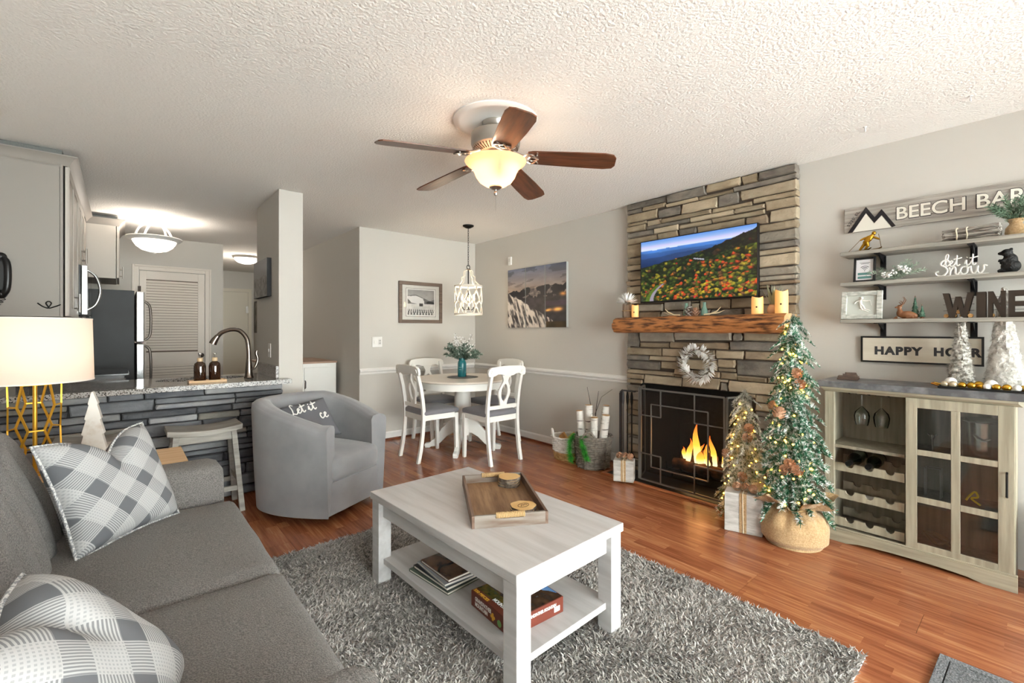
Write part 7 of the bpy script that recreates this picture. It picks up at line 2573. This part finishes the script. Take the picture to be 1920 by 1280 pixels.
# bar stools
def stool(lab, loc):
    s = thing('saddle_stool', lab, 'stool', loc, 0, 'grey saddle stools')
    GW_ = woodmat('grey_stool_wood', '#8b867e', '#a9a49b', 'x', 7, .6, stretch=12)
    sx_, sy_ = .215, .135
    mb = MB()

    def sf(sgn):
        return lambda u, v: ((2 * u - 1) * sx_, (2 * v - 1) * sy_, .575 + .022 * abs(2 * u - 1) ** 2 + sgn)
    n_ = 16
    mb.grid(sf(.018), n_, 4).grid(sf(-.018), n_, 4)
    k = (n_ + 1) * 5
    for i in range(n_):
        mb.f.append((i, i + 1, k + i + 1, k + i))
        mb.f.append((4 * (n_ + 1) + i, 4 * (n_ + 1) + i + 1, k + 4 * (n_ + 1) + i + 1, k + 4 * (n_ + 1) + i))
    for j in range(4):
        mb.f.append((j * (n_ + 1), (j + 1) * (n_ + 1), k + (j + 1) * (n_ + 1), k + j * (n_ + 1)))
        mb.f.append((j * (n_ + 1) + n_, (j + 1) * (n_ + 1) + n_, k + (j + 1) * (n_ + 1) + n_, k + j * (n_ + 1) + n_))
    mb.build('seat', GW_, s, bevel=.004, angle=50)
    for a in (-1, 1):
        for b_ in (-1, 1):
            MB().bar((a * .21, b_ * .145, 0), (a * .165, b_ * .095, .575), .034, .034, (0, 1, 0)).build('leg', GW_, s, smooth=False, bevel=.003)
    for b_ in (-1, 1):
        MB().bar((-.165, b_ * .095, .535), (.165, b_ * .095, .535), .02, .05).build('apron', GW_, s, smooth=False)
        MB().bar((-.195, b_ * .13, .17), (.195, b_ * .13, .17), .02, .032).build('stretcher', GW_, s, smooth=False)
    for a in (-1, 1):
        MB().bar((a * .19, -.125, .23), (a * .19, .125, .23), .02, .032).build('stretcher', GW_, s, smooth=False)
    return s


stool('grey wooden saddle stool at the breakfast bar left of the armchair', (.44, 3.83, 0))
stool('grey wooden saddle stool at the breakfast bar behind the wooden tree', (-.095, 3.85, 0))

# wall cabinets
def bar_pull(parent, p, l_, axis='z'):
    x_, y_, z_ = p
    MB().tube([(x_ + .03, y_, z_ - l_ / 2), (x_ + .03, y_, z_ + l_ / 2)], .006, 10).tube([(x_, y_, z_ - l_ * .3), (x_ + .03, y_, z_ - l_ * .3)], .004, 8).tube([(x_, y_, z_ + l_ * .3), (x_ + .03, y_, z_ + l_ * .3)], .004, 8).build('handle', CHROME, parent)


def crown(parent, path, z0, z1, out):
    """cove crown moulding along an open path (outer edge of the cabinet), built up and outwards"""
    sec = [(0, 0), (.004, .006), (.008, .012), (out * .25, (z1 - z0) * .35), (out * .55, (z1 - z0) * .65), (out * .9, (z1 - z0) * .85), (out, z1 - z0 - .006), (out, z1 - z0), (0, z1 - z0)]
    mb = MB()
    pts = [Vector((x_, y_)) for x_, y_ in path]
    rings = []
    for i, p in enumerate(pts):
        d0 = (pts[i] - pts[i - 1]).normalized() if i else (pts[1] - pts[0]).normalized()
        d1 = (pts[i + 1] - pts[i]).normalized() if i < len(pts) - 1 else d0
        n0, n1 = Vector((d0.y, -d0.x)), Vector((d1.y, -d1.x))
        m_ = (n0 + n1)
        m_ = m_ / max(.2, m_.dot(n0)) if m_.length > 1e-6 else n0
        rings.append([(p.x + m_.x * o_, p.y + m_.y * o_, z0 + h) for o_, h in sec])
    n_ = len(sec)
    vs = [q for r in rings for q in r]
    fs = []
    for i in range(len(pts) - 1):
        for k in range(n_):
            l_ = (k + 1) % n_
            fs.append((i * n_ + k, i * n_ + l_, (i + 1) * n_ + l_, (i + 1) * n_ + k))
    fs += [tuple(range(n_)), tuple(reversed(range((len(pts) - 1) * n_, len(pts) * n_)))]
    mb.add(vs, fs)
    return mb.build('crown_moulding', CABGREY, parent, angle=30)


uc = thing('upper_cabinet', 'tall grey wall cabinet with plain end panel at the upper left', 'cabinet', (0, 0, 0))
MB().box(-.598, -.285, 4.13, 4.98, 1.36, 2.345).build('body', CABGREY, uc, smooth=False)
MB().box(-.598, -.300, 4.122, 4.13, 1.36, 2.325).build('end_panel', CABGREY, uc, smooth=False, bevel=.002)
MB().box(-.298, -.285, 4.118, 4.13, 1.36, 2.345).build('end_stile', CABGREY, uc, smooth=False)
for y0, y1 in ((4.135, 4.55), (4.556, 4.975)):
    d_ = MB().box(-.277, -.262, y0, y1, 1.365, 2.335).build('door', CABDOOR, uc, smooth=False, bevel=.002)
    f = MB()
    for (a, b_, c_, e_) in ((y0, y0 + .06, 1.365, 2.335), (y1 - .06, y1, 1.365, 2.335), (y0 + .06, y1 - .06, 1.365, 1.425), (y0 + .06, y1 - .06, 2.275, 2.335)): f.box(-.262, -.256, a, b_, c_, e_)
    f.build('door_frame', CABDOOR, d_, smooth=False, bevel=.002)
    bar_pull(d_, (-.256, y1 - .03 if y0 < 4.3 else y0 + .03, 1.47), .13)
MB().box(-.598, -.29, 4.14, 4.98, 2.345, 2.438).build('gap_shade_filler', DARKGAP if False else pm('shadow_grey_filler', '#6f716f', .9, bump=(60, .5)), uc, smooth=False)  # slab in the gap above the crown, the gap's shadow painted into its grey
crown(uc, [(-.598, 4.122), (-.258, 4.122), (-.258, 4.98)], 2.335, 2.395, .045)

mc = thing('upper_cabinet', 'short grey wall cabinet above the microwave', 'cabinet', (0, 0, 0))
MB().box(-.598, -.285, 4.985, 5.745, 1.80, 2.345).build('body', CABGREY, mc, smooth=False)
for y0, y1 in ((4.99, 5.36), (5.366, 5.74)):
    d_ = MB().box(-.277, -.262, y0, y1, 1.805, 2.335).build('door', CABDOOR, mc, smooth=False, bevel=.002)
    f = MB()
    for (a, b_, c_, e_) in ((y0, y0 + .06, 1.805, 2.335), (y1 - .06, y1, 1.805, 2.335), (y0 + .06, y1 - .06, 1.805, 1.865), (y0 + .06, y1 - .06, 2.275, 2.335)): f.box(-.262, -.256, a, b_, c_, e_)
    f.build('door_frame', CABDOOR, d_, smooth=False, bevel=.002)
    bar_pull(d_, (-.256, y1 - .03 if y0 < 5.2 else y0 + .03, 1.91), .13)
crown(mc, [(-.258, 4.981), (-.258, 5.745)], 2.335, 2.395, .045)
MB().box(-.598, -.29, 4.985, 5.745, 2.345, 2.438).build('gap_shade_filler', pm('shadow_grey_filler', '#6f716f', .9), mc, smooth=False)
nc_ = thing('upper_cabinet', 'narrow grey wall cabinet between microwave and refrigerator', 'cabinet', (0, 0, 0))
MB().box(-.598, -.285, 5.75, 6.10, 1.36, 2.345).build('body', CABGREY, nc_, smooth=False)
d_ = MB().box(-.277, -.262, 5.755, 6.095, 1.365, 2.335).build('door', CABDOOR, nc_, smooth=False, bevel=.002)
bar_pull(d_, (-.262, 6.06, 1.47), .13)
crown(nc_, [(-.258, 5.746), (-.258, 6.10)], 2.335, 2.395, .045)
of = thing('fridge_cabinet', 'warm grey cabinet hung above the refrigerator', 'cabinet', (0, 0, 0))
MB().box(-.598, -.04, 6.12, 6.95, 1.80, 2.335).build('body', CABDOOR, of, smooth=False)
for y0, y1 in ((6.125, 6.53), (6.536, 6.945)):
    d_ = MB().box(-.034, -.016, y0, y1, 1.805, 2.33).build('door', CABDOOR, of, smooth=False, bevel=.002)
    bar_pull(d_, (-.016, y0 + .04 if y0 > 6.3 else y1 - .04, 1.90), .12)
crown(of, [(-.27, 6.12), (-.016, 6.12), (-.016, 6.95)], 2.33, 2.395, .05)
MB().box(-.59, -.03, 6.14, 6.94, 2.335, 2.425).build('gap_shade_filler', pm('shadow_grey_filler', '#6f716f', .9), of, smooth=False)
mw_ = thing('microwave', 'stainless over-range microwave with curved handle', 'microwave', (0, 0, 0))
MB().box(-.598, -.245, 4.99, 5.74, 1.40, 1.795).build('body', BLACKP, mw_, smooth=False)
dr_ = MB().box(-.24, -.205, 4.99, 5.55, 1.40, 1.795).build('door', STEEL, mw_, smooth=False, bevel=.003)
MB().box(-.205, -.2035, 5.06, 5.48, 1.46, 1.74).build('window', pm('black_glass', '#08090a', .06), dr_, smooth=False)
MB().tube(catmull([(-.205, 5.04, 1.44), (-.155, 5.04, 1.49), (-.13, 5.04, 1.60), (-.155, 5.04, 1.71), (-.205, 5.04, 1.76)]), .011, 10).build('handle', STEEL, dr_)
MB().box(-.24, -.206, 5.555, 5.74, 1.40, 1.795).build('control_panel', pm('black_glass', '#08090a', .06), mw_, smooth=False)
fg = thing('refrigerator', 'black-sided refrigerator with stainless doors', 'refrigerator', (0, 0, 0))
FBK = pm('black_fridge_side', '#0c0d0e', .5, var=(3.5, '#1d1f22', (1, 1, 1), .35, .7, 4))
MB().box(-.56, .105, 6.13, 6.90, .03, 1.685).build('body', FBK, fg, smooth=False, bevel=.004)
MB().box(-.54, .09, 6.15, 6.88, 0, .03).build('kick_base', BLACKP, fg, smooth=False)
for z0, z1, nm in ((.05, 1.135, 'lower_door'), (1.15, 1.68, 'freezer_door')):
    d_ = MB().box(.115, .185, 6.125, 6.90, z0, z1).build(nm, STEEL, fg, smooth=False, bevel=.012)
    a, b_ = (z1 - .52, z1 - .02) if nm == 'lower_door' else (z0 + .02, z1 - .1)
    MB().tube(catmull([(.185, 6.18, a), (.23, 6.18, a + .05), (.24, 6.18, (a + b_) / 2), (.23, 6.18, b_ - .05), (.185, 6.18, b_)]), .012, 10).build('handle', pm('dark_steel_handle', '#6b645e', .3, .9), d_)
rg = thing('kitchen_range', 'black range with glass cooktop under the microwave', 'stove', (0, 0, 0))
MB().box(-.598, .02, 4.99, 5.74, 0, .90).build('body', BLACKP, rg, smooth=False)
MB().box(-.598, .05, 4.985, 5.745, .90, .915).build('cooktop', pm('black_cooktop_glass', '#1a1b1d', .12), rg, smooth=False, bevel=.003)
MB().box(-.598, -.53, 4.99, 5.74, .915, 1.10).build('back_guard', pm('dark_steel_guard', '#3a3b3d', .3, .6), rg, smooth=False)
MB().box(.02, .05, 5.0, 5.73, .18, .76).build('oven_door', STEEL, rg, smooth=False, bevel=.004)
MB().tube([(.05, 5.05, .72), (.09, 5.05, .72), (.09, 5.68, .72), (.05, 5.68, .72)], .011, 8).build('oven_handle', STEEL, rg)
bc2 = thing('base_cabinet', 'grey kitchen base cabinet run along the left wall', 'cabinet', (0, 0, 0))
MB().box(-.598, .0, 4.752, 4.98, .0, KZ - .04).box(-.598, .0, 5.75, 6.11, 0, KZ - .04).build('body', CABGREY, bc2, smooth=False)
MB().box(-.598, .03, 4.753, 4.983, KZ - .04, KZ).box(-.598, .03, 5.748, 6.115, KZ - .04, KZ).build('worktop', GRAN, bc2, smooth=False)
# wall phone
ph = thing('corded_phone', 'black corded handset phone on the cabinet end panel', 'phone', (-.56, 4.122, 1.60))
MB().box(-.035, .03, -.03, 0, -.09, .10).build('cradle', BLACKP, ph, smooth=False, bevel=.008)
MB().tube(catmull([(.02, -.055, -.115), (.038, -.07, -.08), (.044, -.075, 0), (.038, -.07, .08), (.01, -.05, .12)]), .017, 12).sphere((.012, -.05, .115), .026, 12, 8).sphere((.014, -.05, -.11), .026, 12, 8).build('handset', BLACKP, ph)
cp = [(.02 - .002 * k + .009 * math.cos(k * 1.25), -.03 + .009 * math.sin(k * 1.25), -.14 - .0032 * k) for k in range(50)]
MB().tube([(.02, -.05, -.13)] + cp, .0022, 6).build('coiled_cord', BLACKP, ph)


# ceiling lights
def flush_glow(name, col, s): return emission(name, col, s)


kl = thing('kitchen_ceiling_light', 'white semi-flush ceiling light with glowing bowl in the kitchen', 'ceiling light', (.267, 6.075, HC))
MB().lathe([(.085, 0), (.085, -.012), (.06, -.025), (.045, -.04), (0, -.045)], 32).build('canopy', TRIMW, kl)
for k in range(4):
    a = PI / 2 * k + .5
    ca, sa = math.cos(a), math.sin(a)
    MB().tube(catmull([(.035 * ca, .035 * sa, -.03), (.09 * ca, .09 * sa, -.06), (.15 * ca, .15 * sa, -.12), (.185 * ca, .185 * sa, -.20)]), .010, 8).build('arm', TRIMW, kl)
MB().lathe([(.175, -.195), (.235, -.195), (.24, -.205), (.22, -.225), (.19, -.232), (.175, -.225), (.175, -.195)], 48, capb=False, capt=False).build('rim', TRIMW, kl)
MB().lathe([(.186, -.225), (.18, -.25), (.155, -.29), (.11, -.325), (.05, -.342), (0, -.345)], 48, capb=False).build('glass_bowl', emission('kitchen_bowl_glow', '#fff4e6', 2.6), kl)
MB().lathe([(.014, -.342), (.018, -.35), (.01, -.36), (0, -.362)], 16).build('finial', TRIMW, kl)
point_light('kitchen_light', (.267, 6.075, HC - .23), 17, (1, .90, .78), .07)
hl = thing('hall_ceiling_light', 'flush dome ceiling light in the hallway', 'ceiling light', (1.50, 8.19, HC))
MB().lathe([(.19, 0), (.195, -.015), (.18, -.03), (.165, -.03)], 40, capt=False).build('ring', CHROME, hl)
MB().lathe([(.17, -.028), (.16, -.06), (.12, -.095), (.06, -.115), (0, -.12)], 40, capb=False).build('glass_dome', emission('hall_bowl_glow', '#fff4e6', 2.6), hl)
point_light('hall_light', (1.50, 8.19, HC - .25), 11, (1, .90, .78), .1)

# pillar canvas and switch
pc = thing('small_canvas', 'small grey landscape canvas on the side of the pillar', 'picture', (.984, 4.59, 1.735))
MB().box(-.035, 0, -.255, .255, -.165, .165).build('stretcher', pm('dark_canvas_edge', '#2a2a2c', .7), pc, smooth=False)


def grey_img(U, V):
    g = lerp3((.62, .61, .60), (.40, .40, .41), V)
    h_ = .42 + .2 * vnoise(U, U * 0, 6, 3, 3)
    return np.where((V < h_)[..., None], lerp3((.22, .21, .20), (.62, .60, .58), vnoise(U, V, 12, 7, 3)), g)


picture('canvas_print', M_ON_XWALL, (-.0355, 0, 0), .508, .328, 60, 50, grey_img, printmat('satin_canvas', .45), pc)
sw2 = thing('light_switch', 'white light switch plate on the side of the pillar', 'wall plate', (.985, 4.395, 1.10))
MB().box(-.006, 0, -.04, .04, -.06, .06).build('plate', TRIMW, sw2, smooth=False, bevel=.002)
MB().box(-.012, -.006, -.006, .006, -.012, .012).build('toggle', WHITE, sw2, smooth=False)
hp = thing('hall_picture', 'narrow dark-framed picture on the hallway wall', 'picture', (2.028, 10.02, 1.54))
fr = MB().box(-.02, 0, -.20, .20, -.31, -.28).box(-.02, 0, -.20, .20, .28, .31).box(-.02, 0, -.20, -.17, -.28, .28).box(-.02, 0, .17, .20, -.28, .28)
fr.build('frame', pm('dark_brown_frame', '#3a2f28', .5), hp, smooth=False)
MB().box(-.008, -.001, -.17, .17, -.28, .28).build('print', pm('muted_print', '#8f8a7c', .7, var=(6, '#5d5a50', (1, 1, 1))), hp, smooth=False)
wc = thing('hall_cabinet', 'low white cabinet with wooden top behind the pillar', 'cabinet', (0, 0, 0))
MB().box(1.25, 1.985, 5.60, 6.55, 0, .885).build('body', WHITE, wc, smooth=False, bevel=.003)
MB().box(1.24, 1.99, 5.585, 6.55, .885, .905).build('top', woodmat('tan_cabinet_top', '#9a7a62', '#b39078', 'x', 5, .4), wc, smooth=False)
for x0, x1 in ((1.28, 1.60), (1.615, 1.955)):
    d_ = MB().box(x0, x1, 5.585, 5.599, .06, .84).build('door', WHITE, wc, smooth=False, bevel=.002)
    MB().tube([((x0 if x0 > 1.5 else x1 - .02) + .008, 5.585, .60), ((x0 if x0 > 1.5 else x1 - .02) + .008, 5.565, .61), ((x0 if x0 > 1.5 else x1 - .02) + .008, 5.565, .68), ((x0 if x0 > 1.5 else x1 - .02) + .008, 5.585, .69)], .005, 8).build('handle', BLACKM, d_)
vs2 = thing('dark_vase', 'small dark vase on the white hall cabinet', 'vase', (1.60, 5.78, .905))
MB().lathe([(0, 0), (.025, 0), (.04, .03), (.042, .06), (.025, .10), (.018, .13), (.026, .15), (.02, .15), (0, .1)], 20).build('vessel', pm('dark_green_glaze', '#232823', .35), vs2)
